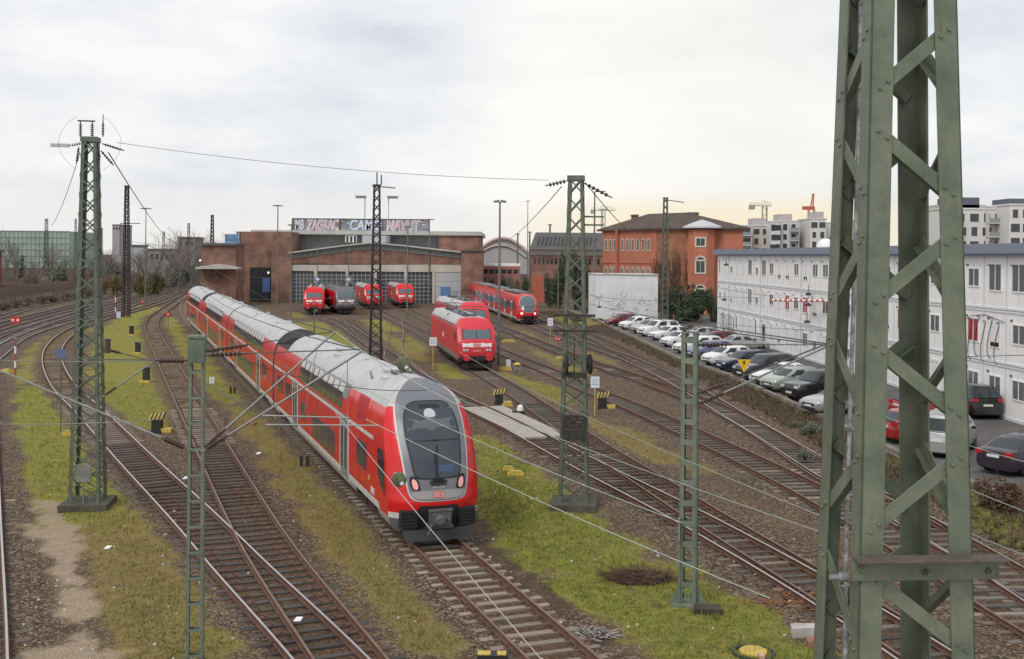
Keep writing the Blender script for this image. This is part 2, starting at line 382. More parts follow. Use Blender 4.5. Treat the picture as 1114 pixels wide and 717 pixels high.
C_L1 = track('track at the very left edge, only its bright right-hand rail in view', [(-60, 1000), (-40, 800), (-33, 717), (-27, 572), (-20, 450), (-14, 380), (-8, 340)], 60, M_STEEL, bury=lambda p: .02, group='tracks left of the depot')
for kx, (lab, px) in enumerate([
    ('farthest track of the five beside the brown embankment', [(-60, 366), (-30, 355), (0, 345), (43, 333), (83, 325), (150, 312), (222, 297)]),
    ('second track from the brown embankment', [(-60, 371), (-30, 362), (0, 353), (83, 332), (178, 309), (226, 298.5)]),
    ('middle track of the five running past the far bushes', [(-60, 382), (-30, 371), (0, 361.5), (83, 338), (171, 317), (226, 301)]),
    ('fourth track from the brown embankment', [(-60, 396), (-30, 383), (0, 371), (40, 354.5), (83, 342), (160, 322.5), (228, 302.5)]),
    ('nearest track of the five, bending down at the left edge', [(-50, 430), (-20, 399), (0, 383), (21, 367.5), (59, 354.5), (109, 341), (170, 324), (230, 304.5)])]):
    track(lab, px, 0, M_STEEL, None, .7, 2.2, .0015*kx, group='tracks left of the depot', maxd=260)
# right half of the yard
WB = lambda p: False
DK_CD = lambda p: p[1] < 62 and (int(p[1]/.62*1.0) % 3 != 0)
C_PX = [(1700, 1150), (1150, 810), (1010, 718), (975, 694), (885.5, 639.5), (744, 560), (640, 507.5), (576, 472.5), (531, 450), (485, 428), (455, 411), (428, 391), (400, 371), (372, 353), (341, 342), (322, 333.5)]
D_PX = [(1700, 1140), (1150, 800), (1010, 712), (975, 689), (885.5, 634.5), (744, 548), (715, 528.5), (647, 487), (604, 456), (556, 423.5), (518, 401), (484, 378), (440, 353), (406, 336.5), (385, 328)]
C_C0 = smooth(spline([at(u, v, .1) for u, v in C_PX], 1.2), 6)
cross_a, cross_b = at(535, 452, 0), at(578, 478, 0)
SK = lambda p: cross_b.y - .5 < p[1] < cross_a.y + 3
C_D = track('track on which the front red locomotive stands, running down to the right', D_PX, 90, M_RUSTTOP, DK_CD, partner=C_C0, lead=True, zoff=.003, group='tracks right of the train')
C_C = track('track passing just right of the train nose with pale boards between its rails', C_PX, 90, M_STEEL, DK_CD, partner=C_D, lead=False, skip=SK, group='tracks right of the train')
C_E = track('track of the second red locomotive, second from the train nose', [(1700, 980), (1150, 692), (1000, 601), (889.5, 538), (823, 504.5), (750, 470.5), (700, 447.5), (638, 422.5), (613.6, 410.5), (560, 389), (507, 366), (470, 350.5), (441, 336.5), (424, 328.5)], 80, M_RUSTTOP, group='tracks right of the train')
H_PX = [(1700, 970), (1250, 722), (1114, 636), (1057, 602), (1000, 570), (891, 508), (843, 477.5), (791, 447.5), (747, 421), (700, 397.5), (680, 389), (645, 377), (613, 367), (575, 352.5), (540, 338.5), (495, 321.5), (470, 312)]
C_H = track('track of the red railcar, running along the foot of the car park bank', H_PX, 80, M_STEEL, group='tracks right of the train', zoff=.003)
C_F = track('rusty track merging into the bank-side track from the left', [(1000, 574), (891, 511), (825, 467.5), (785, 446), (745, 430), (700, 413.5), (638, 393.5), (611, 383), (560, 363), (520, 346), (490, 333), (470, 325)], 60, M_RUSTTOP, partner=C_H, lead=False, group='tracks right of the train')
C_G = track('short siding nearest the white graffiti wall', [(747, 420.5), (716, 404), (680, 384.5), (645, 367), (616, 357), (587, 345.5), (560, 335), (525, 322), (495, 311)], 30, M_RUSTTOP, partner=C_H, lead=False, group='tracks right of the train')
C_L2 = track('track of the dark grey locomotive at the depot', [(455, 410), (428, 389), (400, 368.5), (387, 357), (376, 342.5), (366, 332)], 0, M_RUSTTOP, partner=C_C, lead=False, group='tracks right of the train', ds=2)
# loose bent rails near the depot
for lab, px in (('left one of two loose bent rails lying on the ballast behind the train roof', [(424.5, 347), (423.5, 352), (424.5, 359.5), (418.7, 383), (418, 388)]), ('right one of two loose bent rails lying on the ballast behind the train roof', [(437, 346), (438, 352), (439, 361), (437, 375), (442, 387), (460, 404), (479, 418.5)])):
    C = spline([at(u, v, .1) for u, v in px], 1.)
    tag(rail_mesh(C, 0, .0).build('spare_rail', [mat('spare_rail_rust', (.30, .21, .15), .8, var=.2), M_RUSTTOP]), lab, 'rail', 'loose bent rails')
# boarded crossing between the rails
cx = [p for p in C_C if cross_b.y - .3 < p[1] < cross_a.y + 2.5]
cx = np.array(cx); Nn, T = normals(cx)
panel = thing('crossing_panel', 'pale boarded crossing panel between the rails right of the train nose', 'crossing panel')
M_BOARD = mat('pale_board', (.36, .33, .29), .9, var=.2, scale=3, bump=.3, bscale=10)
for (o0, o1) in ((-.62, .62), (-1.75, -.9)):
    mb = MB(); n = 7 if o0 > -1 else 4
    for q in range(n):
        a0 = lerp(o0, o1, q/n) + .008; a1 = lerp(o0, o1, (q+1)/n) - .008
        P = []
        for p, nn in zip(cx, Nn): P += [(*(p + nn*a0), .13), (*(p + nn*a1), .13)]
        Q = [(x, y, .02) for x, y, z in P]; m = len(cx)
        fs = []
        for i in range(m-1):
            a = 2*i; b = 2*m
            fs += [(a, a+1, a+3, a+2), (b+a+2, b+a+3, b+a+1, b+a), (a, a+2, b+a+2, b+a), (a+1, b+a+1, b+a+3, a+3)]
        fs += [(0, 2*m, 2*m+1, 1), (2*m-2, 2*m-1, 4*m-1, 4*m-2)]
        mb.add(P+Q, fs)
    fixn(mb.build('board_panel', M_BOARD, panel, smooth=False))
# ---------------------------------------------------------------- ground sheet
PARK_Z = .5
CURB_PX = [(618, 337.5), (650, 348.5), (702, 373), (742, 392), (791, 407.5), (842, 430), (893, 452), (970, 490), (1060, 527), (1114, 552), (1300, 640), (1700, 830)]
CURB = np.array([at(u, v, PARK_Z)[:2] for u, v in CURB_PX])
rows = [-6.]; 
y = 4.
while y < 4500: rows.append(y); y *= 1.0118 if y < 330 else 1.07
rows = np.array(rows); tt = np.linspace(-1, 1, 421); tt = np.sign(tt)*np.abs(tt)**1.25*1.15
GX = (rows[:, None] + 9)*tt[None, :]; GY = np.repeat(rows[:, None], len(tt), 1)
nr, nc = GX.shape; P2 = np.c_[GX.ravel(), GY.ravel()]
def vnoise(p, sc, seed=0):
    q = p*sc + seed*17.13; i = np.floor(q).astype(int); f = q - i; f = f*f*(3-2*f)
    def h(a, b): 
        n = (a*374761393 + b*668265263 + seed*974711) & 0x7fffffff; n = ((n ^ (n >> 13))*1274126177) & 0x7fffffff
        return ((n ^ (n >> 16)) & 0xffff)/65535.
    a, b = i[:, 0], i[:, 1]
    return (h(a, b)*(1-f[:, 0]) + h(a+1, b)*f[:, 0])*(1-f[:, 1]) + (h(a, b+1)*(1-f[:, 0]) + h(a+1, b+1)*f[:, 0])*f[:, 1]
def fbm(p, sc, seed=0): return .5*vnoise(p, sc, seed) + .28*vnoise(p, sc*2.1, seed+1) + .15*vnoise(p, sc*4.3, seed+2) + .07*vnoise(p, sc*9, seed+3)
def seg_dist(P, A, B):
    d = B - A; t = np.clip(((P - A) @ d)/max(1e-9, d @ d), 0, 1); return np.linalg.norm(P - A - t[:, None]*d, axis=1)
def line_dist(P, C):
    D = np.full(len(P), 1e9)
    for a, b in zip(C[:-1], C[1:]): D = np.minimum(D, seg_dist(P, a, b))
    return D
def track_dist(P, C):   # coarse then exact only near
    D = np.full(len(P), 1e9); Cc = C[::2]
    lo, hi = C.min(0) - 6, C.max(0) + 6
    near = np.where((P[:, 0] > lo[0]) & (P[:, 0] < hi[0]) & (P[:, 1] > lo[1]) & (P[:, 1] < hi[1]))[0]
    if len(near): D[near] = line_dist(P[near], Cc)
    return D
def poly_sd(P, poly):
    poly = np.array(poly); n = len(poly); ins = np.zeros(len(P), bool)
    for i in range(n):
        a, b = poly[i], poly[(i+1) % n]
        c = ((a[1] > P[:, 1]) != (b[1] > P[:, 1]))
        with np.errstate(divide='ignore', invalid='ignore'):
            xi = (b[0]-a[0])*(P[:, 1]-a[1])/(b[1]-a[1] + 1e-12) + a[0]
        ins ^= c & (P[:, 0] < xi)
    D = line_dist(P, np.r_[poly, poly[:1]])
    return np.where(ins, D, -D)
sstep = lambda a, b, x: (lambda t: t*t*(3-2*t))(np.clip((x-a)/(b-a), 0, 1))
TD = np.full(len(P2), 1e9)
for C in TRACKS: TD = np.minimum(TD, track_dist(P2, C))
ballast = 1 - sstep(1.35, 2.3, TD + 1.1*(fbm(P2, .7, 3)-.5))
rust = (1 - sstep(.3, 1.5, TD))
def zone(px, soft=1.1, z=0., nz=.35, ex=.4):
    poly = [at(u, v, z)[:2] for u, v in px]
    sd = poly_sd(P2, poly) + ex + (fbm(P2, .55, 7)-.5)*2.6 + (fbm(P2, 2.2, 9)-.5)*1.0
    return sstep(-soft*.6, soft, sd)
GREEN = [([(18, 424), (46, 416), (78, 466), (100, 520), (150, 560), (60, 575), (28, 545), (20, 490)], 1., .15),
         ([(150, 332), (182, 334), (152, 346), (160, 365), (178, 400), (195, 445), (176, 468), (140, 462), (112, 440), (100, 400), (112, 360)], 1., .05),
         ([(30, 385), (60, 364), (100, 352), (104, 358), (66, 372), (48, 392), (44, 408), (22, 420), (10, 430)], 1., .4),
         ([(178, 345), (186, 346), (218, 388), (252, 428), (262, 452), (240, 440), (212, 408)], .95, .25),
         ([(235, 425), (262, 440), (330, 500), (370, 548), (330, 545), (270, 475)], 1., .7),
         ([(330, 520), (372, 548), (430, 625), (500, 717), (400, 717), (345, 610)], 1., .75),
         ([(523, 476), (552, 492), (590, 520), (640, 552), (690, 590), (745, 632), (800, 668), (852, 688), (900, 717), (905, 760), (735, 760), (690, 700), (620, 640), (560, 590), (522, 560)], 1., .12),
         ([(112, 553), (150, 556), (186, 586), (240, 660), (285, 760), (150, 760), (106, 640), (92, 565)], 1., .8),
         ([(225, 640), (250, 655), (262, 690), (240, 700)], .5, .1),
         ([(310, 352), (345, 350), (372, 362), (385, 378), (350, 376), (322, 366)], .9, .3), ([(352, 345), (372, 347), (366, 352)], .9, .2), ([(395, 348), (425, 348), (436, 360), (410, 358)], 1., .35), ([(395, 352), (440, 372), (470, 392), (455, 396), (420, 378)], .7, .6), ([(318, 340), (336, 338), (330, 346)], 1., .3), ([(575, 372), (612, 392), (640, 410), (615, 402), (580, 384)], .75, .6),
         ([(440, 352), (466, 368), (462, 384), (442, 372)], .7, .4),
         ([(475, 396), (510, 402), (520, 412), (490, 412)], 1., .3), ([(540, 404), (585, 416), (622, 436), (608, 444), (560, 422)], 1., .45),
         ([(640, 456), (700, 474), (752, 500), (765, 515), (700, 500), (650, 470)], .95, .9), ([(552, 356), (575, 362), (600, 375), (570, 372)], .7, .5),
         ([(640, 384), (662, 388), (676, 400), (650, 396)], .7, .8), ([(600, 345), (640, 345), (650, 356), (620, 352)], .8, .6), ([(520, 352), (550, 360), (552, 366), (524, 360)], .6, .5),
         ([(1050, 538), (1090, 545), (1200, 600), (1200, 640), (1114, 598), (1050, 568)], .9, .25), ([(960, 505), (1010, 515), (1040, 545), (1000, 535)], .6, .4)]
grass = np.zeros(len(P2)); dry = np.zeros(len(P2)); wsum = np.zeros(len(P2)) + 1e-6
for px, w, dr in GREEN:
    g_ = zone(px)*w; grass = np.maximum(grass, g_); dry += g_*dr; wsum += g_
dry = dry/wsum
sand = zone([(34, 543), (64, 543), (78, 580), (98, 640), (112, 690), (140, 760), (84, 760), (66, 650), (52, 590)], .6, ex=.12)
grass *= 1 - .85*sand
pth = line_dist(P2, np.array([at(u, v)[:2] for u, v in [(672, 618), (680, 630), (685, 635), (690, 640), (720, 660), (755, 690), (790, 717), (840, 760)]]))
soil = .62*(1 - sstep(.15, .5, pth + (fbm(P2, 1.1, 5)-.5)*.5))
grass *= 1 - .8*soil
soil = np.maximum(soil, zone([(520, 585), (560, 600), (640, 665), (700, 717), (660, 717), (600, 650), (540, 606)], 1.)*.65)
soil = np.maximum(soil, zone([(672, 625), (700, 618), (724, 626), (700, 640), (676, 640)], .6)*.9)
far = sstep(230, 330, P2[:, 1]); grass *= 1-far
grass *= 1 - sstep(.45, 1., ballast)*.75
# signed distance right of the kerb
x_curb = np.interp(P2[:, 1], CURB[::-1, 1], CURB[::-1, 0], left=CURB[-1, 0], right=CURB[0, 0])
dc = (x_curb - P2[:, 0])
inlot = (dc < 0) & (P2[:, 1] < CURB[0, 1] + 4)
bank = np.where(P2[:, 1] < CURB[0, 1] + 6, 1 - sstep(.1, 3.4, dc), 0.)
bank[inlot] = 1.
bank *= 1 - sstep(CURB[0, 1]-2, CURB[0, 1] + 12, P2[:, 1])
earth = np.where(P2[:, 1] < CURB[0, 1] + 8, sstep(7.5, 2.6, dc + (fbm(P2, .5, 21)-.5)*2), 0.)*(1-sstep(.3, 1., ballast))
# brown bank left of the far tracks
K1 = TRACKS[4]; dK = track_dist(P2, K1); xk = np.interp(P2[:, 1], K1[:, 1], K1[:, 0], left=K1[0, 0], right=K1[-1, 0])
lb = np.where(P2[:, 0] < xk, sstep(2.6, 9, xk - P2[:, 0]), 0)*sstep(75, 95, P2[:, 1])
earth = np.maximum(earth, far*.9)
earth = np.maximum(earth, np.where(P2[:, 0] < xk, sstep(2., 3.5, xk-P2[:, 0]), 0)*.85)
Z = (-.03 + .034*ballast*sstep(.75, 1.05, TD) + .02*ballast*(fbm(P2, 1.7, 31)-.5) + .03*(fbm(P2, 1.3, 2)-.5)*(1-ballast) + .02*(vnoise(P2, 3.1, 4)-.5) + .05*(1-ballast)*(fbm(P2, .3, 8)-.5)
     + .045*grass*(fbm(P2, 2.6, 6))) + bank*(PARK_Z-.06) + lb*2.6 - .05*soil
Z = np.where(P2[:, 1] > 700, -.05, Z)
me = bpy.data.meshes.new('ground'); nv = nr*nc
me.vertices.add(nv); me.vertices.foreach_set('co', np.c_[P2, Z].astype(np.float32).ravel())
ii = np.arange(nr*nc).reshape(nr, nc); q = np.stack([ii[:-1, :-1], ii[:-1, 1:], ii[1:, 1:], ii[1:, :-1]], -1).reshape(-1, 4)
me.loops.add(q.size); me.loops.foreach_set('vertex_index', q.ravel().astype(np.int32)); me.polygons.add(len(q))
me.polygons.foreach_set('loop_start', np.arange(0, q.size, 4, dtype=np.int32)); me.polygons.foreach_set('loop_total', np.full(len(q), 4, np.int32)); me.polygons.foreach_set('use_smooth', np.ones(len(q), bool))
me.update(calc_edges=True); me.validate()
for nm, arr in (('grass', grass), ('dry', dry), ('sand', sand), ('ballast', ballast), ('soil', soil), ('rust', rust), ('earth', earth)):
    a = me.attributes.new(nm, 'FLOAT', 'POINT'); a.data.foreach_set('value', arr.astype(np.float32))
ground = bpy.data.objects.new('ground', me); COL.objects.link(ground); tag(ground, kind='structure')
gm = bpy.data.materials.new('yard_ground'); gm.use_nodes = True; N = gm.node_tree.nodes; L = gm.node_tree.links; B = N['Principled BSDF']; B.inputs['Roughness'].default_value = .95; B.inputs['Specular IOR Level'].default_value = .15
tcg = N.new('ShaderNodeTexCoord')
def attr(n): a = N.new('ShaderNodeAttribute'); a.attribute_name = n; return a.outputs['Fac']
def noise(sc, det=6, rough=.6):
    n = N.new('ShaderNodeTexNoise'); n.inputs['Scale'].default_value = sc; n.inputs['Detail'].default_value = det; n.inputs['Roughness'].default_value = rough; L.new(tcg.outputs['Object'], n.inputs['Vector']); return n.outputs['Fac']
def ramp(f, stops):
    r = N.new('ShaderNodeValToRGB'); el = r.color_ramp.elements
    el[0].position, el[0].color = stops[0][0], (*stops[0][1], 1); el[1].position, el[1].color = stops[-1][0], (*stops[-1][1], 1)
    for p, c in stops[1:-1]: x = el.new(p); x.color = (*c, 1)
    L.new(f, r.inputs['Fac']); return r.outputs['Color']
def mix(f, a, b, mode='MIX'):
    m = N.new('ShaderNodeMix'); m.data_type = 'RGBA'; m.blend_type = mode
    if isinstance(f, float): m.inputs['Factor'].default_value = f
    else: L.new(f, m.inputs['Factor'])
    for s, k in ((a, 'A'), (b, 'B')):
        if isinstance(s, tuple): m.inputs[k].default_value = (*s, 1)
        else: L.new(s, m.inputs[k])
    return m.outputs['Result']
def math_(op, a, b=None, c=None):
    m = N.new('ShaderNodeMath'); m.operation = op
    for i, s in enumerate((a, b, c)):
        if s is None: continue
        if isinstance(s, (int, float)): m.inputs[i].default_value = s
        else: L.new(s, m.inputs[i])
    return m.outputs[0]
def sharpen(f, nz, amt, w=.18, mid=.5):
    v = math_('ADD', f, math_('MULTIPLY', math_('SUBTRACT', nz, .5), amt))
    r = N.new('ShaderNodeMapRange'); r.interpolation_type = 'SMOOTHSTEP'; r.inputs['From Min'].default_value = mid-w; r.inputs['From Max'].default_value = mid+w; L.new(v, r.inputs['Value']); return r.outputs['Result']
vo = N.new('ShaderNodeTexVoronoi'); vo.inputs['Scale'].default_value = 17; L.new(tcg.outputs['Object'], vo.inputs['Vector'])
vs_ = N.new('ShaderNodeSeparateColor'); L.new(vo.outputs['Color'], vs_.inputs[0]); stone = vs_.outputs[0]
big = noise(.35, 8, .7); fine = noise(9, 6, .7); mid_ = noise(2.2, 7, .65); vfine = noise(42, 3, .7)
st = ramp(stone, [(0, (.030, .021, .017)), (.35, (.074, .054, .042)), (.7, (.13, .10, .078)), (1., (.28, .24, .20))])
st = mix(math_('MULTIPLY', attr('rust'), .62), st, mix(mid_, (.066, .037, .024), (.12, .076, .050)))
drt = ramp(math_('MULTIPLY_ADD', fine, .5, math_('MULTIPLY', big, .5)), [(.3, (.052, .036, .025)), (.5, (.10, .073, .051)), (.7, (.158, .120, .087))])
drt = mix(math_('MULTIPLY', sharpen(stone, fine, .3, .04, .86), .7), drt, (.27, .25, .225))
base = mix(sharpen(attr('ballast'), mid_, .7, .3), drt, st)
brt = ramp(math_('MULTIPLY_ADD', mid_, .6, math_('MULTIPLY', fine, .4)), [(.3, (.032, .023, .017)), (.5, (.062, .044, .032)), (.72, (.115, .088, .062))])
base = mix(sharpen(attr('earth'), mid_, .6), base, brt)
base = mix(sharpen(attr('soil'), fine, .5), base, ramp(fine, [(.3, (.045, .032, .025)), (.7, (.095, .070, .055))]))
snd = ramp(math_('MULTIPLY_ADD', fine, .6, math_('MULTIPLY', mid_, .4)), [(.3, (.19, .16, .125)), (.5, (.32, .275, .215)), (.7, (.42, .365, .295))])
base = mix(math_('MULTIPLY', sharpen(attr('sand'), mid_, .6, .4, .42), .9), base, snd)
gn = math_('MULTIPLY_ADD', vfine, .35, math_('MULTIPLY_ADD', fine, .35, math_('MULTIPLY', mid_, .3)))
gg = ramp(gn, [(.3, (.09, .10, .020)), (.48, (.195, .21, .040)), (.62, (.27, .27, .062)), (.75, (.33, .30, .10))])
gd_ = ramp(gn, [(.3, (.105, .088, .038)), (.5, (.20, .17, .066)), (.72, (.28, .235, .11))])
gcol = mix(sharpen(attr('dry'), mid_, .7, .35), gg, gd_)
gcol = mix(math_('MULTIPLY', sharpen(big, mid_, .6, .12, .56), .5), gcol, (.26, .22, .085))
gcol = mix(math_('MULTIPLY', sharpen(noise(.8, 8, .75), fine, .5, .1, .62), .4), gcol, (.11, .08, .045))
gmask = math_('MULTIPLY', sharpen(attr('grass'), math_('MULTIPLY_ADD', fine, .45, math_('MULTIPLY', mid_, .55)), 1.4, .34, .38), .93)
base = mix(gmask, base, gcol)
wm = N.new('ShaderNodeVectorMath'); wm.operation = 'MULTIPLY'; wm.inputs[1].default_value = (1.12, 1.04, .94); L.new(base, wm.inputs[0]); L.new(wm.outputs['Vector'], B.inputs['Base Color'])
bp = N.new('ShaderNodeBump'); bp.inputs['Strength'].default_value = .9; bp.inputs['Distance'].default_value = .05
hh = math_('ADD', math_('MULTIPLY', vo.outputs['Distance'], -.9), math_('MULTIPLY', fine, 1.2)); L.new(hh, bp.inputs['Height']); L.new(bp.outputs['Normal'], B.inputs['Normal'])
me.materials.append(gm)
def gz(x, y):
    j = np.argmin(np.abs(rows - y)); i = np.argmin(np.abs(GX[j] - x)); return float(Z[j*nc+i])
# short grass blades and weeds where the turf grows
cell = np.where((grass > .45) & (P2[:, 1] > 18) & (P2[:, 1] < 75) & (np.abs(P2[:, 0]) < P2[:, 1]*.62))[0]
pick = RNG.choice(cell, 26000); vs2 = []; fs2 = []; mi2 = []
for n_, i in enumerate(pick):
    x, y = P2[i] + RNG.uniform(-.2, .2, 2); z = Z[i] - .01
    if grass[i] < RNG.uniform(.3, 1.0): continue
    m3 = 1 if dry[i] > RNG.uniform(.25, .9) else 0
    for b in range(3):
        a = RNG.uniform(0, 6.28); h = RNG.uniform(.03, .10) if RNG.random() < .93 else RNG.uniform(.12, .26); w = .012 + .006*RNG.random(); lx, ly = RNG.normal(0, .05, 2)
        ox, oy = RNG.normal(0, .05, 2); k = len(vs2)
        vs2 += [(x+ox-w*math.cos(a), y+oy-w*math.sin(a), z), (x+ox+w*math.cos(a), y+oy+w*math.sin(a), z), (x+ox+lx, y+oy+ly, z+h)]; fs2.append((k, k+1, k+2)); mi2.append(m3)
gb = MB(); gb.v = vs2; gb.f = fs2; gb.m = mi2
M_BL1 = mat('grass_blade', (.16, .19, .036), .8, var=.3, scale=1.5); M_BL2 = mat('dry_blade', (.22, .18, .07), .85, var=.3, scale=1.5)
tag(gb.build('grass', [M_BL1, M_BL2], smooth=False), kind='stuff')
ub = MB(); cell2 = np.where((P2[:, 1] > 30) & (P2[:, 1] < 112) & (dc > .15) & (dc < 4.2) & (earth > .35))[0]
for i in RNG.choice(cell2, 2600):
    x, y = P2[i] + RNG.uniform(-.2, .2, 2); z = Z[i] - .02
    for b in range(4):
        a = RNG.uniform(0, 6.28); h = RNG.uniform(.06, .34); k = len(ub.v); lx, ly = RNG.normal(0, .14, 2); w = RNG.uniform(.012, .035)
        ub.v += [(x-w*math.cos(a), y-w*math.sin(a), z), (x+w*math.cos(a), y+w*math.sin(a), z), (x+lx, y+ly, z+h)]; ub.f.append((k, k+1, k+2)); ub.m.append(0 if RNG.random() < .8 else 1)
tag(ub.build('undergrowth', [mat('dead_stalks', (.12, .085, .055), .95, var=.5, scale=1.2), mat('bank_weed', (.13, .13, .06), .9, var=.4, scale=1.2)], smooth=False), kind='stuff')
# car park: asphalt sheet and concrete kerb
FA = at(780.5, 361.8, PARK_Z); FB = at(1114, 462.5, PARK_Z)
M_ASPH = mat('asphalt', (.085, .082, .08), .9, var=.3, scale=.9, bump=.3, bscale=40, col2=(.10, .096, .092))
cu = resample(CURB, 2.); mb = MB(); vs3 = []
for x, y in cu: vs3 += [(x+.02, y, PARK_Z-.01), (x + 40, y, PARK_Z-.01)]
fs3 = [(2*i, 2*i+2, 2*i+3, 2*i+1) for i in range(len(cu)-1)]
mb.add(vs3, fs3); o = mb.build('car_park_surface', M_ASPH, smooth=False); fixn(o); tag(o, kind='structure')
for p in o.data.polygons: pass
kb = MB(); prof = [(-.18, -.55), (-.18, .14), (.10, .14), (.10, -.3)]; vs4 = []; Nn, T = normals(cu)
for p, n_ in zip(cu, Nn):
    s = 1 if n_[0] > 0 else -1
    for a, h in prof: vs4.append((p[0] + s*n_[0]*a, p[1] + s*n_[1]*a, PARK_Z + h + .03*math.sin(p[1]*1.7)))
fs4 = [(4*i+k, 4*i+(k+1) % 4, 4*i+4+(k+1) % 4, 4*i+4+k) for i in range(len(cu)-1) for k in range(4)]
kb.add(vs4, fs4); o = kb.build('kerb', mat('old_kerb', (.20, .175, .145), .95, var=.4, scale=1.2, bump=.5, bscale=6), smooth=False); fixn(o); tag(o, kind='structure')
# ---------------------------------------------------------------- rail vehicles
HD = None
class Hull:
    """body with a given half-width profile hw(z) and a front surface set back by F(x, z); local +Y is forward, z = 0 is the rail top"""
    def __init__(s, prof, fz, fy, rnd, hwmax, pw=3.5):
        s.prof = prof; s.zs = [p[1] for p in prof]; s.hs = [p[0] for p in prof]; s.fz = fz; s.fy = fy; s.rnd = rnd; s.hm = hwmax; s.pw = pw
    def hw(s, z): return interp(z, s.zs, s.hs)
    def F(s, x, z): return interp(z, s.fz, s.fy) + s.rnd*min(1.2, abs(x)/s.hm)**s.pw
    def levels(s, z0, z1, dz=.09):
        n = max(1, int(math.ceil((z1-z0)/dz))); return [lerp(z0, z1, k/n) for k in range(n+1)]
    def side(s, mb, z0, z1, ys0, y1, mi=0, dz=.14, front=True, rows=None):
        """both side strips between z0 and z1 from the front surface (or y = ys0) back to y1"""
        zs = s.levels(z0, z1, dz)
        for sg in (-1, 1):
            pts = []
            for z in zs:
                x = s.hw(z)*sg; ya = -s.F(x, z) if front else ys0
                pts.append([(x, ya, z)] + [(x, lerp(ya, y1, t), z) for t in (.03, .08, .2, .5, 1.)])
            w = len(pts[0]); vs = [p for r in pts for p in r]; fs = []
            for i in range(len(zs)-1):
                for k in range(w-1):
                    f = (i*w+k, i*w+k+1, (i+1)*w+k+1, (i+1)*w+k); fs.append(f if sg < 0 else f[::-1])
            mb.add(vs, fs, mi)
    def top(s, mb, z0, ys0, y1, mi=0, front=True, dz=.07):
        """roof arch above z0 as one strip from side to side"""
        zs = s.levels(z0, s.zs[-1], dz); ring = [(-s.hw(z), z) for z in zs] + [(s.hw(z), z) for z in zs[::-1][1:]]
        vs = []; w = len(ring)
        for t in (0, .03, .1, .4, 1.):
            for x, z in ring:
                ya = -s.F(x, z) if front else ys0; vs.append((x, lerp(ya, y1, t), z))
        fs = [(r*w+k, r*w+k+1, (r+1)*w+k+1, (r+1)*w+k) for r in range(4) for k in range(w-1)]
        mb.add(vs, fs, mi)
    def cap(s, mb, z0, z1, mi=0, dz=.07, nx=28):
        zs = s.levels(z0, z1, dz); vs = []; w = nx+1
        for z in zs:
            h = s.hw(z)
            for k in range(w):
                x = lerp(-h, h, k/nx); vs.append((x, -s.F(x, z), z))
        fs = [(i*w+k, (i+1)*w+k, (i+1)*w+k+1, i*w+k+1) for i in range(len(zs)-1) for k in range(nx)]
        mb.add(vs, fs, mi)
    def patch(s, mb, outline, off, mi=0, rings=7, center=None):
        """front patch: outline in (x, z), mapped on the front surface and lifted by off"""
        n = len(outline); cx = sum(p[0] for p in outline)/n; cz = sum(p[1] for p in outline)/n
        if center: cx, cz = center
        vs = [(cx, -s.F(cx, cz) + off, cz)]
        for r in range(1, rings+1):
            for x, z in outline:
                X = lerp(cx, x, r/rings); Zz = lerp(cz, z, r/rings); X = max(-s.hw(Zz), min(s.hw(Zz), X)); vs.append((X, -s.F(X, Zz) + off, Zz + (off*1.3 if Zz > 3.9 and s is HD else 0)))
        for x, z in outline:
            X = max(-s.hw(z), min(s.hw(z), x)); vs.append((X, -s.F(X, z) - .03, z))
        fs = [(0, 1+(k+1) % n, 1+k) for k in range(n)]
        for r in range(rings):
            a = 1 + r*n; b = a + n
            for k in range(n): fs.append((a+k, a+(k+1) % n, b+(k+1) % n, b+k))
        mb.add(vs, fs, mi)
    def spatch(s, mb, sg, y0, y1, z0, z1, off=.008, mi=0, ch=.08, dz=.1):
        """side patch with cut corners on side sg"""
        zs = [z0, z0+ch*.4, z0+ch] + s.levels(z0+ch, z1-ch, dz)[1:-1] + [z1-ch, z1-ch*.4, z1]
        L_, R_ = [], []
        for z in zs:
            e = 0.
            dd = min(z-z0, z1-z)
            if dd < ch: e = ch - math.sqrt(max(0, ch*ch - (ch-dd)**2))
            dzv = .02; nx_ = -(s.hw(z+dzv)-s.hw(z-dzv))/(2*dzv); ln = math.sqrt(1+nx_*nx_)
            x = (s.hw(z) + off/ln)*sg; zz = z + off*nx_/ln
            L_.append((x, y0+e, zz)); R_.append((x, y1-e, zz))
        n = len(zs); vs = L_ + R_ + [(p[0]-.03*sg, p[1], p[2]) for p in L_] + [(p[0]-.03*sg, p[1], p[2]) for p in R_]; fs = []
        for i in range(n-1):
            f = (i, i+1, n+i+1, n+i); fs.append(f if sg < 0 else f[::-1])
            for a, b in ((0, 2*n), (3*n, n)):
                g_ = (a+i, b+i, b+i+1, a+i+1); fs.append(g_ if sg < 0 else g_[::-1])
        for i in (0, n-1): fs.append((i, n+i, 3*n+i, 2*n+i))
        mb.add(vs, fs, mi)
def mirror(pl): return pl + [(-x, z) for x, z in pl[::-1] if abs(x) > 1e-6]
def curve_pl(pl, n=4):
    """soften a closed outline (Chaikin)"""
    for _ in range(2):
        q = []
        for a, b in zip(pl, pl[1:] + pl[:1]): q += [(a[0]*.75+b[0]*.25, a[1]*.75+b[1]*.25), (a[0]*.25+b[0]*.75, a[1]*.25+b[1]*.75)]
        pl = q
    return pl
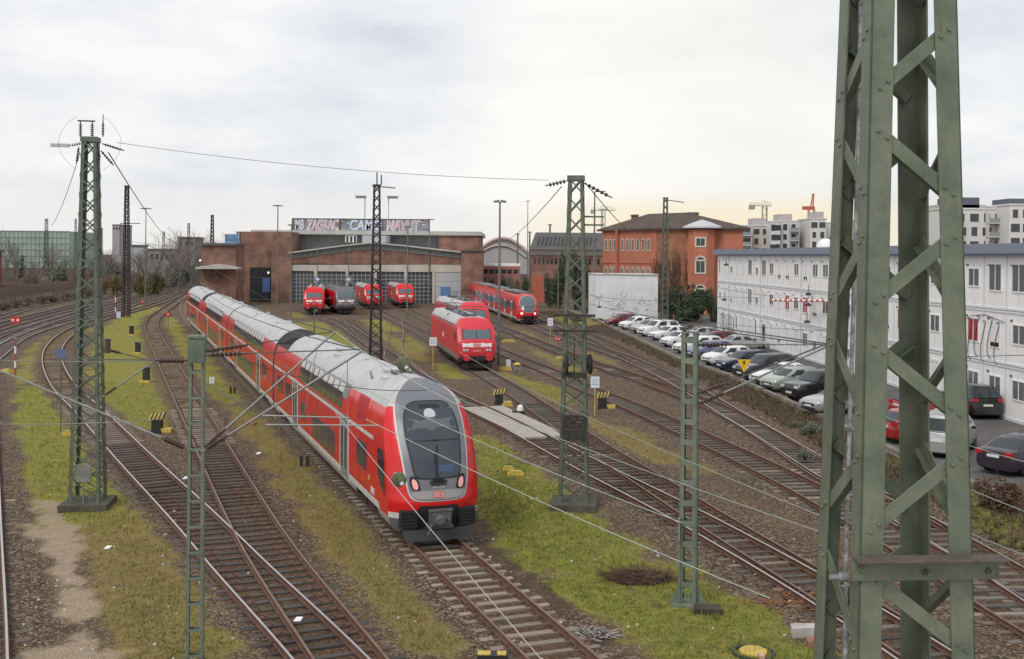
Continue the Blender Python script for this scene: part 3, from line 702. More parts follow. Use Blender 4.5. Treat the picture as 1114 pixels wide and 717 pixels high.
def bogie(parent, y, wb=2.4, wr=.46, w=1.0):
    mb = MB(); mb.box(-w-.08, w+.08, y-wb/2-.55, y+wb/2+.55, .32, .72)
    for yy in (y-wb/2, y+wb/2):
        for sg in (-1, 1):
            mb.lathe([(wr, -.07), (wr, .05), (wr+.03, .06), (wr+.03, .09)], (sg*.76, yy, wr), (-sg, 0, 0), 18)
            mb.box(sg*(w+.02)-.12, sg*(w+.02)+.12, yy-.2, yy+.2, .3, .62)
        mb.tube((-.75, yy, wr), (.75, yy, wr), .09, 8)
    for sg in (-1, 1): mb.path([(sg*(w+.1), y-wb/2, .66), (sg*(w+.1), y-.3, .46), (sg*(w+.1), y+.3, .46), (sg*(w+.1), y+wb/2, .66)], .07, 6)
    return mb.build('bogie', M_UNDER, parent)
DPROF = [(1.18, .36), (1.31, .52), (1.37, .75), (1.395, 1.0), (1.40, 1.3), (1.40, 2.3), (1.40, 2.80), (1.39, 3.05), (1.355, 3.35), (1.30, 3.6), (1.215, 3.85), (1.11, 4.05), (.97, 4.22), (.80, 4.36), (.60, 4.47), (.36, 4.56), (.18, 4.61), (.0, 4.63)]
HD = Hull(DPROF, [.3, .5, .75, .95, 1.2, 1.32, 1.5, 1.75, 2.0, 2.5, 3.0, 3.5, 4.0, 4.3, 4.5, 4.63], [.22, .14, .08, .05, .0, .02, .06, .10, .17, .37, .66, 1.02, 1.50, 1.90, 2.35, 2.9], .62, 1.40)
def coach(train, y0, y1, nose=False, well=None, kind='end'):
    """one double-deck coach between y0 (front) and y1 (rear); kind end/mid"""
    ln = y0 - y1; fr = nose
    body = MB(); HD.side(body, .75, 3.85, y0, y1, 0, front=fr)
    if fr: HD.cap(body, .92, 3.9, 0); HD.cap(body, 3.9, 4.63, 2)
    # plain end walls with the corridor bellows
    for (ye, on) in ((y0, not fr), (y1, True)):
        if on:
            zs = HD.levels(.4, 3.9, .2); ring = [(-HD.hw(z), ye, z) for z in zs] + [(HD.hw(z), ye, z) for z in zs[::-1]]
            body.add(ring, [tuple(range(len(ring)))], 1)
    cb = fixn(body.build("coach", [M_RED, M_DGREY, M_SILVER], train))
    sk = MB(); cuts = [(y0-2.2, y0-5.6), (y1+5.0, y1+1.6)]
    HD.side(sk, .36, .75, y0, cuts[0][0], 0, front=fr); HD.side(sk, .36, .75, cuts[0][1], cuts[1][0], 0, front=False); HD.side(sk, .36, .75, cuts[1][1], y1, 0, front=False)
    if fr: HD.cap(sk, .36, .75, 1)
    fixn(sk.build('skirt', [M_SKIRT, M_DGREY], cb))
    band = MB(); 
    if fr:
        b2 = MB(); HD.cap(b2, .75, .92, 0); fixn(b2.build('front_skirt_band', M_LGREY, cb))
    for sg in (-1, 1):
        HD.spatch(band, sg, y1+.02, y0-(1.9 if fr else .02), .70, .93, .006, 0, .01)
    band.build('lower_band', M_LGREY, cb)
    sm = MB()
    for sg in (-1, 1):
        for yy in np.arange(y1+1.45, y0-3.2, 2.9):
            HD.spatch(sm, sg, yy-.009, yy+.009, .95, 2.71, .004, 0, .004); HD.spatch(sm, sg, yy+1.2, yy+1.218, 2.86, 3.84, .004, 0, .004)
        HD.spatch(sm, sg, y1+.05, y0-3., 1.02, 1.035, .004, 0, .004)
    sm.build('panel_seam', mat('seam_dark', (.10, .012, .012), .6), cb, smooth=False)
    st = MB()
    for sg in (-1, 1): HD.spatch(st, sg, y1+.02, y0-(2.7 if fr else .02), 2.72, 2.84, .007, 0, .01)
    st.build('stripe', M_LGREY, cb)
    ra, rb = y0, y1
    if well: (ra, rb) = (y0, well[1]) if well[0] == 'rear' else (well[1], y1)
    rf = MB(); HD.top(rf, 3.85, ra, rb, 0, front=fr and ra == y0)
    def arch(yy, mi):
        zs = HD.levels(3.85, 4.63, .08); ring = [(-HD.hw(z), yy, z) for z in zs] + [(HD.hw(z), yy, z) for z in zs[::-1][1:]]; rf.add(ring, [tuple(range(len(ring)))], mi)
    arch(rb, 1)
    if not (fr and ra == y0): arch(ra, 1)
    for yy in np.arange(min(ra, rb)+3, max(ra, rb)-4, 3.3): rf.box(-1.0, 1.0, yy-.012, yy+.012, 4.21, 4.232, 1) if False else None
    rf = rf.build('roof', [M_SILVER, M_DGREY], cb); fixn(rf)
    for q, yy in enumerate(np.arange(min(ra, rb)+2.2, max(ra, rb)-4.2, 2.75)):      # welded roof seams
        zs = HD.levels(3.9, 4.6, .1); pp = [(-HD.hw(z)-.0, yy, z+.004) for z in zs] + [(0, yy, 4.635)] + [(HD.hw(z), yy, z+.004) for z in zs[::-1]]
        rd = MB(); rd.path(pp, .011, 4); rd.build('roof_seam', M_SILVER, cb)
    for yy in (lerp(ra, rb, .24), lerp(ra, rb, .62)):
        bx1 = MB(); bx1.box(-.42, .42, yy-.35, yy+.35, 4.56, 4.66); bx1.build('roof_box', M_LGREY, cb); bx1 = MB(); bx1.box(.5, .75, yy+.9, yy+1.3, 4.38, 4.52); bx1.build('roof_box', M_LGREY, cb)
    if well:
        wa, wb_ = (well[1]-.02, y1+.05) if well[0] == 'rear' else (y0-.05, well[1]+.02)
        wl = MB(); wl.box(-1.21, 1.21, wb_, wa, 3.70, 3.86); 
        for k in range(3):
            yy = lerp(wa, wb_, (k+.5)/3); wl.box(-.7+.2*k, -.1+.2*k, yy-.25, yy+.25, 3.86, 4.1+.07*k)
            wl.lathe([(.06, 0), (.11, .06), (.07, .1), (.11, .16), (.06, .22), (.05, .3)], (.55-.3*k, yy, 3.86), (0, 0, 1), 10)
        wl.path([(-.8, wa-.1, 4.0), (-.3, wa-.5, 4.22), (.4, wb_+.6, 4.2), (.8, wb_+.1, 4.0)], .03, 6)
        wl.build('roof_well', M_UNDER, cb)
    win = []; doors = []
    if kind == 'end':
        doors = [(y0-8.15, y0-6.8), (y0-19.9, y0-18.55)]
        win += [(a, a+.72, 1.55, 2.42) for a in (y0-5.25, y0-4.42)]
        win += [(y0-14.4 + 1.28*k, y0-14.4 + 1.28*k+1.2, 1.06, 1.98) for k in range(4)]
        win += [(y0-17.6 + 1.5*k, y0-17.6+1.5*k+1.3, 1.3, 2.1) for k in range(1)]
        win += [(y0-22.4 + .95*k, y0-22.4+.95*k+.85, 1.7, 2.45) for k in range(2)] + [(y0-25.3 + 1.1*k, y0-25.3+1.1*k+.95, 1.7, 2.45) for k in range(2)]
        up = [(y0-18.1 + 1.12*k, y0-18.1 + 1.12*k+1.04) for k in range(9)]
    else:
        doors = [(y0-7.2, y0-5.85), (y1+5.85, y1+7.2)]
        win += [(y0-4.6 + 1.0*k, y0-4.6+1.0*k+.9, 1.75, 2.5) for k in range(2)] + [(y1+2.6 + 1.0*k, y1+2.6+1.0*k+.9, 1.75, 2.5) for k in range(2)]
        n = int((ln-15.4)/1.38); win += [(y1+7.7+1.38*k, y1+7.7+1.38*k+1.28, 1.06, 1.98) for k in range(n)]
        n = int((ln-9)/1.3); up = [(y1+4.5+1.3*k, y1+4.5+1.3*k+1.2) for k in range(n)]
    for sg in (-1, 1):
        for a, b, z0, z1 in win:
            w = MB(); HD.spatch(w, sg, a, b, z0, z1, .010, 0, .09); fixn(w.build('window', M_WGLASS, cb))
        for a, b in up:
            w = MB(); HD.spatch(w, sg, a, b, 3.0, 3.92, .010, 0, .1); HD.spatch(w, sg, a+.07, b-.07, 3.56, 3.84, .016, 1, .05); fixn(w.build('window', [M_WGLASS, mat('window_top_pale', (.50, .49, .50), .25)], cb))  # paler grey pane over the upper part of each upper-deck window
        for a, b in doors:
            w = MB(); HD.spatch(w, sg, a-.14, b+.14, .58, 2.86, .012, 0, .05)
            for d0, d1 in ((a, (a+b)/2-.012), ((a+b)/2+.012, b)):
                HD.spatch(w, sg, d0+.03, d1-.03, .66, 2.76, .020, 2, .03)
                HD.spatch(w, sg, d0+.14, d1-.14, 1.0, 2.45, .028, 1, .1)
            fixn(w.build('door', [M_LGREY, M_WGLASS, mat('door_grey', (.20, .21, .22), .4)], cb))
    for yb in ((y0-3.9), (y1+3.3)): bogie(cb, yb)
    un = MB(); un.box(-1.12, 1.12, y1+5.6, y0-6.2, .30, .72); un.box(-.9, .9, y1, y0-(2 if fr else 0), .55, .8); un.build('underframe', M_UNDER, cb)
    return cb
def build_main_train():
    d0 = at(609.8, 717, .17); d1 = at(*tline(367), .17); fwd = (d0 - d1); fwd.z = 0; fwd.normalize()
    nose = at(*tline(591.5), .17) + V((.08, 0, 0))
    t = thing('double_decker_train', 'long red double-decker passenger train with grey cab mask and pale roof, nose towards the viewer', 'train', nose, heading(fwd)); t.scale = (1.045, 1., 1.04)
    c1 = coach(t, 0, -26.5, True, ('rear', -22.8), 'end')
    coach(t, -27.1, -53.3, False, None, 'mid'); coach(t, -53.9, -80.1, False, None, 'mid'); c4 = coach(t, -80.7, -106.8, False, ('front', -83.6), 'mid')
    for y in (-26.8, -53.6, -80.4):
        b = MB()
        for k in range(7):
            zs = 1.0 if k % 2 else 1.08; yy = lerp(y+.28, y-.28, k/6); b.box(-zs, zs, yy-.03, yy+.03, .95, 3.5 + .08*(k % 2))
        b.box(-.95, .95, y-.29, y+.29, .5, 3.45); b.build('gangway_bellows', M_BLACK, t)
    # ---- nose details
    def patch(name, pl, off, m, soft=True, rings=7, center=None):
        mb = MB(); HD.patch(mb, curve_pl(pl) if soft else pl, off, 0, rings, center); return fixn(mb.build(name, m, c1))
    mk = [(0, 4.615), (.34, 4.57), (.62, 4.42), (.86, 4.22), (1.0, 3.9), (1.04, 3.4), (1.02, 2.9), (.97, 2.3), (.91, 1.75), (.83, 1.42), (.64, 1.30), (0, 1.28)]
    big_ = [(x*1.03 + (.015 if x > .1 else 0), z - (.025 if z < 1.5 else 0)) for x, z in mk]
    patch('mask_border', mirror(big_), .012, M_LGREY, center=(0, 2.6), rings=12)
    patch('cab_mask', mirror(mk), .022, M_MASK, center=(0, 2.6), rings=12)
    patch('front_panel', mirror([(0, 1.585), (.86, 1.58), (.80, 1.44), (.66, 1.34), (0, 1.32)]), .030, mat('front_panel_grey', (.30, .30, .30), .4))
    ws = [(0, 3.99), (.52, 3.98), (.75, 3.78), (.82, 3.3), (.79, 2.8), (.69, 2.1), (.62, 1.94), (0, 1.93)]
    patch('windscreen_frame', mirror([(x*1.06, z + (.04 if z > 3.9 else -.04 if z < 2.2 else 0)) for x, z in ws]), .030, M_BLACK, center=(0, 2.9), rings=10)
    wsc = patch('windscreen', mirror(ws), .040, mat('windscreen_glass', (.045, .055, .07), .03), center=(0, 2.9), rings=10)
    for nm, pl, m in (('destination_panel', mirror([(0, 3.60), (.70, 3.58), (.76, 3.26), (0, 3.24)]), mat('display_glass', (.10, .115, .13), .12)), ('screen_bar', mirror([(0, 3.00), (.82, 3.0), (.82, 2.95), (0, 2.94)]), M_BLACK)):
        patch(nm, pl, .046, m, False, 4)
    # camera dome / top headlamp, wiper, blue desk patch of the cab
    patch('top_lamp', curve_pl([(-.20, 3.60), (-.16, 3.80), (0, 3.86), (.16, 3.80), (.20, 3.60)]), .05, mat('top_lamp_glass', (.45, .47, .5), .12), False, 4)
    wp = MB()
    pts = [(0, 1.90), (.02, 2.15), (.0, 2.5), (-.05, 2.85)]
    wp.path([(x, -HD.F(x, z)+.075, z) for x, z in pts], .02, 6); wp.path([(.04, -HD.F(0, 2.0)+.085, 1.98), (.03, -HD.F(0, 2.6)+.085, 2.6)], .035, 6); wp.box(-.16, .16, -HD.F(0, 1.88)+.03, -HD.F(0, 1.88)+.1, 1.84, 1.92)
    wp.build('wiper', M_BLACK, c1)
    cabin = MB(); HD.patch(cabin, [(-.5, 2.06), (-.52, 2.32), (.1, 2.32), (.1, 2.06)], .043, 0, 3); fixn(cabin.build('cab_desk', mat('cab_blue', (.05, .075, .16), .15), c1))
    grl = MB(); HD.patch(grl, mirror([(0, 1.86), (.28, 1.86), (.24, 1.72), (0, 1.71)]), .034, 0, 3); fixn(grl.build('grille', M_BLACK, c1))
    gl = MB()
    for k in range(4): gl.box(-.24, .24, -HD.F(0, 1.74+.03*k)+.036, -HD.F(0, 1.74+.03*k)+.046, 1.735+.03*k, 1.745+.03*k)
    gl.build('grille_slat', M_DGREY, c1)
    for sg in (-1, 1):
        pl = [(sg*x, z) for x, z in [(.56, 1.58), (.54, 1.64), (.61, 1.95), (.79, 2.02), (.87, 1.95), (.82, 1.60)]]
        h = MB(); HD.patch(h, curve_pl(pl), .036, 0, 3); hb = fixn(h.build('headlight', M_BLACK, c1))
        pl2 = [(sg*x, z) for x, z in [(.60, 1.61), (.645, 1.88), (.80, 1.95), (.775, 1.64)]]
        h = MB(); HD.patch(h, curve_pl(pl2), .046, 0, 3); fixn(h.build('lamp_lens', mat('pink_lens', (.75, .33, .32), .1, emit=((1, .5, .45), .12)), hb))
        # red cheeks, buffers
        b = MB(); y_ = -HD.F(sg*.9, .8)
        b.box(min(sg*.66, sg*1.13), max(sg*.66, sg*1.13), y_-.2, y_+.17, .50, 1.02)
        for k in range(5): b.box(min(sg*.64, sg*1.15), max(sg*.64, sg*1.15), y_+.10, y_+.20, .53+.1*k, .58+.1*k)
        b.build('buffer', M_BLACK, c1)
    op = MB(); HD.patch(op, [(-.64, .42), (-.64, 1.02), (-.56, 1.14), (.56, 1.14), (.64, 1.02), (.64, .42)], .02, 0, 4); fixn(op.build('coupler_recess', M_BLACK, c1))
    cp = MB(); cp.box(-.30, .30, -.2, .30, .62, .98); cp.box(-.36, .36, .12, .24, 1.0, 1.07); cp.lathe([(.17, 0), (.17, .12), (.10, .16), (.10, .2)], (.06, .30, .78), (0, 1, 0), 14); cp.lathe([(.07, 0), (.05, .1)], (-.2, .3, .8), (0, 1, 0), 10)
    cp.tube((.25, .25, .7), (.42, .32, .36), .03, 6); cp.box(-.38, .38, -.3, .22, .5, .6); cp.build('coupler', M_DGREY, c1)
    pw = MB(); 
    for sg in (-1, 1): pw.ext([(0, .13), (0, .46), (1.12, .46), (1.0, .13)] if sg > 0 else [(0, .13), (-1.0, .13), (-1.12, .46), (0, .46)], (0, .16, 0), (1, -.10*sg, 0), (0, 0, 1), (0, -.06, 0))
    fixn(pw.build('snow_plough', mat('plough_grey', (.055, .055, .06), .7, var=.2), c1, smooth=False))
    # DB badge and fleet number
    def front_text(body, size, z, m, off, name='lettering', x=0):
        dz = .05; n = V((0, dz*2, -( -HD.F(x, z+dz) + HD.F(x, z-dz)))); yv = V((0, -HD.F(x, z+dz)+HD.F(x, z-dz), 2*dz))
        return text(body, size, m, c1, basis((x, -HD.F(x, z)+off, z), (-1, 0, 0), yv), name, .002)
    bd = MB(); HD.patch(bd, [(-.17, 1.36), (-.17, 1.55), (.17, 1.55), (.17, 1.36)], .036, 0, 2); bdo = fixn(bd.build('badge', mat('badge_red', (.62, .04, .04), .4), c1, smooth=False))
    bd = MB(); HD.patch(bd, [(-.145, 1.385), (-.145, 1.525), (.145, 1.525), (.145, 1.385)], .042, 0, 2); fixn(bd.build('badge_field', mat('badge_pink', (.55, .40, .38), .4), bdo, smooth=False))
    front_text('DB', .15, 1.452, mat('badge_letters', (.62, .04, .04), .4), .048)
    front_text('446 005', .115, 1.655, mat('number_grey', (.45, .46, .46), .5), .038)
    # cab side windows, vents, emblem on both sides
    for sg in (-1, 1):
        w = MB(); pts = [(-1.35, 2.62), (-2.05, 2.62), (-2.0, 1.75), (-1.55, 1.42), (-1.15, 1.32)]
        zz = [1.32, 1.5, 1.75, 2.0, 2.3, 2.62]; lo = [-1.18, -1.62, -1.98, -2.02, -2.05, -2.08]; hi = [-1.02, -1.08, -1.12, -1.17, -1.25, -1.38]
        vs = []
        for z, a, b in zip(zz, lo, hi):
            for yy in (a, (a+b)/2, b):
                x = (HD.hw(z)+.012)*sg
                vs.append((x, yy, z))
        fs = [(i*3+k, i*3+k+1, i*3+k+4, i*3+k+3) for i in range(5) for k in range(2)]
        w.add(vs, [f if sg < 0 else f[::-1] for f in fs]); w.build('cab_side_window', M_GLASS, c1)
        vg = MB(); HD.spatch(vg, sg, -5.5, -4.0, 3.02, 3.86, .012, 0, .04)
        for k in range(8): HD.spatch(vg, sg, -5.4+.17*k, -5.32+.17*k, 3.1, 3.78, .022, 0, .01)
        fixn(vg.build('vent_grille', mat('vent_red', (.40, .02, .02), .5), c1))
        em = MB(); HD.spatch(em, sg, -8.2, -7.25, 3.42, 3.92, .014, 0, .06); fixn(em.build('roof_hatch', M_GALV, c1))
        ll = MB(); HD.spatch(ll, sg, -3.0, -2.5, 1.02, 1.22, .012, 0, .02); fixn(ll.build('data_panel', M_LGREY, c1))
        yl = MB(); HD.spatch(yl, sg, -3.4, -3.22, 1.36, 1.5, .012, 0, .03); fixn(yl.build('warning_label', M_YEL, c1))
    # grey shoulder beside the mask and roof hatch behind it
    hat = MB(); hat.box(-.25, .35, -4.9, -4.3, 4.58, 4.665); hat.box(-.15, .25, -4.8, -4.4, 4.665, 4.68); hat.build('roof_vent', M_DGREY, c1)
    ar = MB(); ar.path([(-.9, -3.3, 4.30), (-.95, -5.4, 4.32), (-.8, -6.5, 4.42), (.7, -6.5, 4.44), (.85, -5.5, 4.36)], .03, 6); ar.build('roof_handrail', M_DGREY, c1)
    return t
TRAIN = build_main_train()
# ---------------------------------------------------------------- locomotives
LPROF = [(1.25, .55), (1.45, .70), (1.475, 1.2), (1.475, 2.95), (1.46, 3.15), (1.40, 3.36), (1.28, 3.58), (1.12, 3.80), (1.0, 3.90), (.5, 3.95), (0, 3.96)]
HL = Hull(LPROF, [.5, .9, 1.3, 2.0, 2.25, 2.7, 3.15, 3.4, 3.7, 3.96], [.12, .05, .0, .04, .12, .40, .70, .9, 1.2, 1.62], .16, 1.475, 5)
def locomotive(name, label, front, fwd, col, stripes=M_WHITE, roof=M_SILVER, skirt=None, nose_col=None, number=None, ln=18.9, group=None, panto=True, bumper=None):
    t = thing(name, label, 'locomotive', front, heading(fwd), group)
    b = MB(); HL.side(b, 1.12, 3.4, 0, -ln+.4, 0); HL.cap(b, .95, 3.96, 1)
    zs = HL.levels(.6, 3.9, .2); ring = [(-HL.hw(z), -ln+.4, z) for z in zs] + [(HL.hw(z), -ln+.4, z) for z in zs[::-1]]; b.add(ring, [tuple(range(len(ring)))], 0)
    body = fixn(b.build('body', [col, nose_col or col], t))
    k = MB(); HL.side(k, .55, 1.12, 0, -ln+.4, 0); HL.cap(k, .55, .95, 1); fixn(k.build('lower_skirt', [skirt or mat('loco_skirt_grey', (.19, .175, .16), .7, var=.25, scale=2), bumper or M_UNDER], t))
    # red roof brow over the cab, pale roof behind
    HF = Hull(LPROF, HL.fz, HL.fy, HL.rnd, HL.hm, 4)
    r1 = MB(); HF.top(r1, 3.4, 0, -2.6, 0); fixn(r1.build('cab_roof', nose_col or col, t))
    r2 = MB(); HF.top(r2, 3.4, -2.6, -ln+.4, 0, front=False); rr = fixn(r2.build('roof', roof, t))
    q = MB()
    for yy, xx in ((-4.6, -.95), (-6.2, -.95), (-9, .95), (-12, -.95), (-13.4, -.95)): q.box(xx-.2, xx+.2, yy-.25, yy+.25, 3.72, 3.9)
    q.box(-.5, .5, -ln+3, -4.2, 3.9, 3.99)
    for yy in (-4.0, -4.9, -7.5, -12.5, -15.5): q.lathe([(.08, 0), (.13, .08), (.08, .14), (.13, .2), (.06, .3)], (.35, yy, 3.95), (0, 0, 1), 8)
    q.path([(.35, -4, 4.25), (.35, -15.5, 4.25)], .035, 6); q.build('roof_equipment', M_DGREY, rr)
    if panto:
        for y0, s in ((-3.6, -1), (-ln+3.4, 1)):
            p = MB()
            for sg in (-1, 1):
                p.tube((sg*.5, y0, 4.0), (sg*.35, y0+s*1.7, 4.32), .035, 6); p.tube((sg*.35, y0+s*1.7, 4.32), (sg*.3, y0+s*.1, 4.5), .03, 6)
            for yy in (0, .3): p.path([(-.9, y0+s*yy, 4.42), (-.6, y0+s*yy, 4.52), (.6, y0+s*yy, 4.52), (.9, y0+s*yy, 4.42)], .035, 6)
            p.box(-.55, .55, y0-.1, y0+.1, 3.96, 4.08); p.box(-.55, .55, y0+s*1.5-.1, y0+s*1.5+.1, 3.96, 4.06)
            p.build('pantograph', M_DGREY, t)
    def patch(nm, pl, off, m, rings=3, soft=False):
        x = MB(); HL.patch(x, curve_pl(pl) if soft else pl, off, 0, rings); return fixn(x.build(nm, m, t))
    patch('windscreen_frame', [(-1.16, 2.34), (-1.10, 3.14), (1.10, 3.14), (1.16, 2.34)], .015, M_BLACK, 5)
    for s in (-1, 1): patch('windscreen', [(s*.03, 2.40), (s*.03, 3.08), (s*1.04, 3.08), (s*1.09, 2.40)], .025, mat('loco_windscreen', (.10, .14, .16), .08), 4)
    if stripes:
        for s in (-1, 1): patch('front_stripe', [(s*.27, 1.76), (s*.27, 2.08), (s*1.16, 2.08), (s*1.16, 1.76)], .012, stripes)
    bx = patch('badge', [(-.22, 1.78), (-.22, 2.06), (.22, 2.06), (.22, 1.78)], .014, M_WHITE); 
    patch('badge_field', [(-.19, 1.81), (-.19, 2.03), (.19, 2.03), (.19, 1.81)], .019, mat('badge_red2', (.6, .03, .04), .4)).parent = bx
    text('DB', .2, M_WHITE, t, basis((0, -HL.F(0, 1.92)+.024, 1.92), (-1, 0, 0), (0, 0, 1)))
    if number: text(number, .16, M_WHITE, t, basis((0, -HL.F(0, 1.5)+.016, 1.48), (-1, 0, 0), (0, 0, 1)))
    for s in (-1, 1):
        hl = patch('headlight', [(s*.66, 1.40), (s*.66, 1.66), (s*1.16, 1.66), (s*1.16, 1.40)], .014, mat('lamp_surround', (.34, .12, .12), .4))
        for xx in (.78, 1.02):
            m_ = MB(); m_.lathe([(.1, 0), (.1, .03), (.06, .05)], (s*xx, -HL.F(xx, 1.53)+.012, 1.53), (0, 1, 0), 12); m_.build('lamp_lens', mat('lamp_glass', (.55, .5, .48), .1), hl)
        f = MB(); f.tube((s*.88, -.2, 1.0), (s*.88, .45, 1.0), .11, 12); f.lathe([(.25, .42), (.28, .46), (.26, .52)], (s*.88, 0, 1.0), (0, 1, 0), 16); f.box(s*.88-.2, s*.88+.2, -.15, .1, .8, 1.2); f.build('buffer', (bumper or M_LRED), t)
        w = MB(); HL.spatch(w, s, -2.3, -1.55, 2.15, 2.85, .012, 0, .08); fixn(w.build('cab_side_window', M_GLASS, t))
        d = MB(); HL.spatch(d, s, -3.35, -2.75, 1.2, 3.0, .008, 0, .04); fixn(d.build('cab_door', nose_col or col, t))
        e = MB(); HL.spatch(e, s, -9.7, -9.1, 1.9, 2.3, .01, 0, .02); fixn(e.build('side_badge', M_WHITE, t))
        g_ = MB()
        for kk in range(7): HL.spatch(g_, s, -ln+2.4+kk*2, -ln+3.7+kk*2, 3.22, 3.40, .012, 0, .02)
        fixn(g_.build('side_vent', M_DGREY, t))
    bb = MB(); bb.box(-1.3, 1.3, -.3, .06, .72, 1.08); bb.tube((0, .05, .95), (0, .4, .92), .06, 8); bb.box(-.1, .1, .3, .42, .7, 1.0); bb.path([(.35, .05, .9), (.4, .25, .5), (.5, .05, .55)], .03); bb.path([(-.35, .05, .9), (-.4, .25, .5), (-.5, .05, .55)], .03); bb.build('buffer_beam', M_UNDER, t)
    pl = MB(); pl.box(-1.15, 1.15, -.15, -.05, .14, .5); pl.build('rail_guard', M_UNDER, t)
    for yy in (-3.6, -ln+4): bogie(t, yy, 2.7, .6, 1.05)
    u = MB(); u.box(-1.2, 1.2, -ln+6.5, -6.2, .3, .8); u.build('underframe', M_UNDER, t)
    return t
def fdir(a, b):
    d = at(*a, .17) - at(*b, .17); d.z = 0; return d.normalized()
GL = 'locomotives of the depot'
f_ = fdir((518, 401), (484, 378))
locomotive('electric_locomotive', 'nearest red locomotive with pale roof, beside the square sign on a yellow post', at(519, 402.5, .17), f_, M_LRED, number='101 031-5', group=GL)
f_ = fdir((516, 370), (470, 350.5))
locomotive('electric_locomotive', 'red locomotive half hidden behind the nearer parked red locomotive', at(518, 370.5, .17), f_, M_LRED, number='101 104-0', group=GL)
locomotive('electric_locomotive', 'red locomotive at the far left depot gate with white front stripe', at(341.5, 341.5, .17), fdir((372, 353), (341, 342)) + V((-.1, -.5, 0)), M_RED, number='185 014', group=GL, skirt=M_DGREY)
M_GREYL = mat('grey_loco_paint', (.13, .13, .135), .4, var=.15)
locomotive('electric_locomotive', 'locomotive with dark grey front and red sides between red ones at the depot', at(376.5, 341.5, .17), fdir((387, 357), (376, 342.5)) + V((.1, -.1, 0)), M_RED, stripes=M_WHITE, nose_col=M_GREYL, number='193 802', group=GL, roof=M_DGREY, skirt=M_DGREY, bumper=M_UNDER)
locomotive('electric_locomotive', 'red locomotive at the depot half hidden by the dark lattice mast', at(406.5, 336, .17), fdir((440, 353), (406, 336.5)), M_RED, number='146 227', group=GL, skirt=M_DGREY)
locomotive('electric_locomotive', 'red locomotive at the right-hand depot gate in front of the grey glazed door', at(441, 334.5, .17), fdir((470, 350.5), (441, 336.5)), M_RED, number='146 101', group=GL, skirt=M_DGREY)
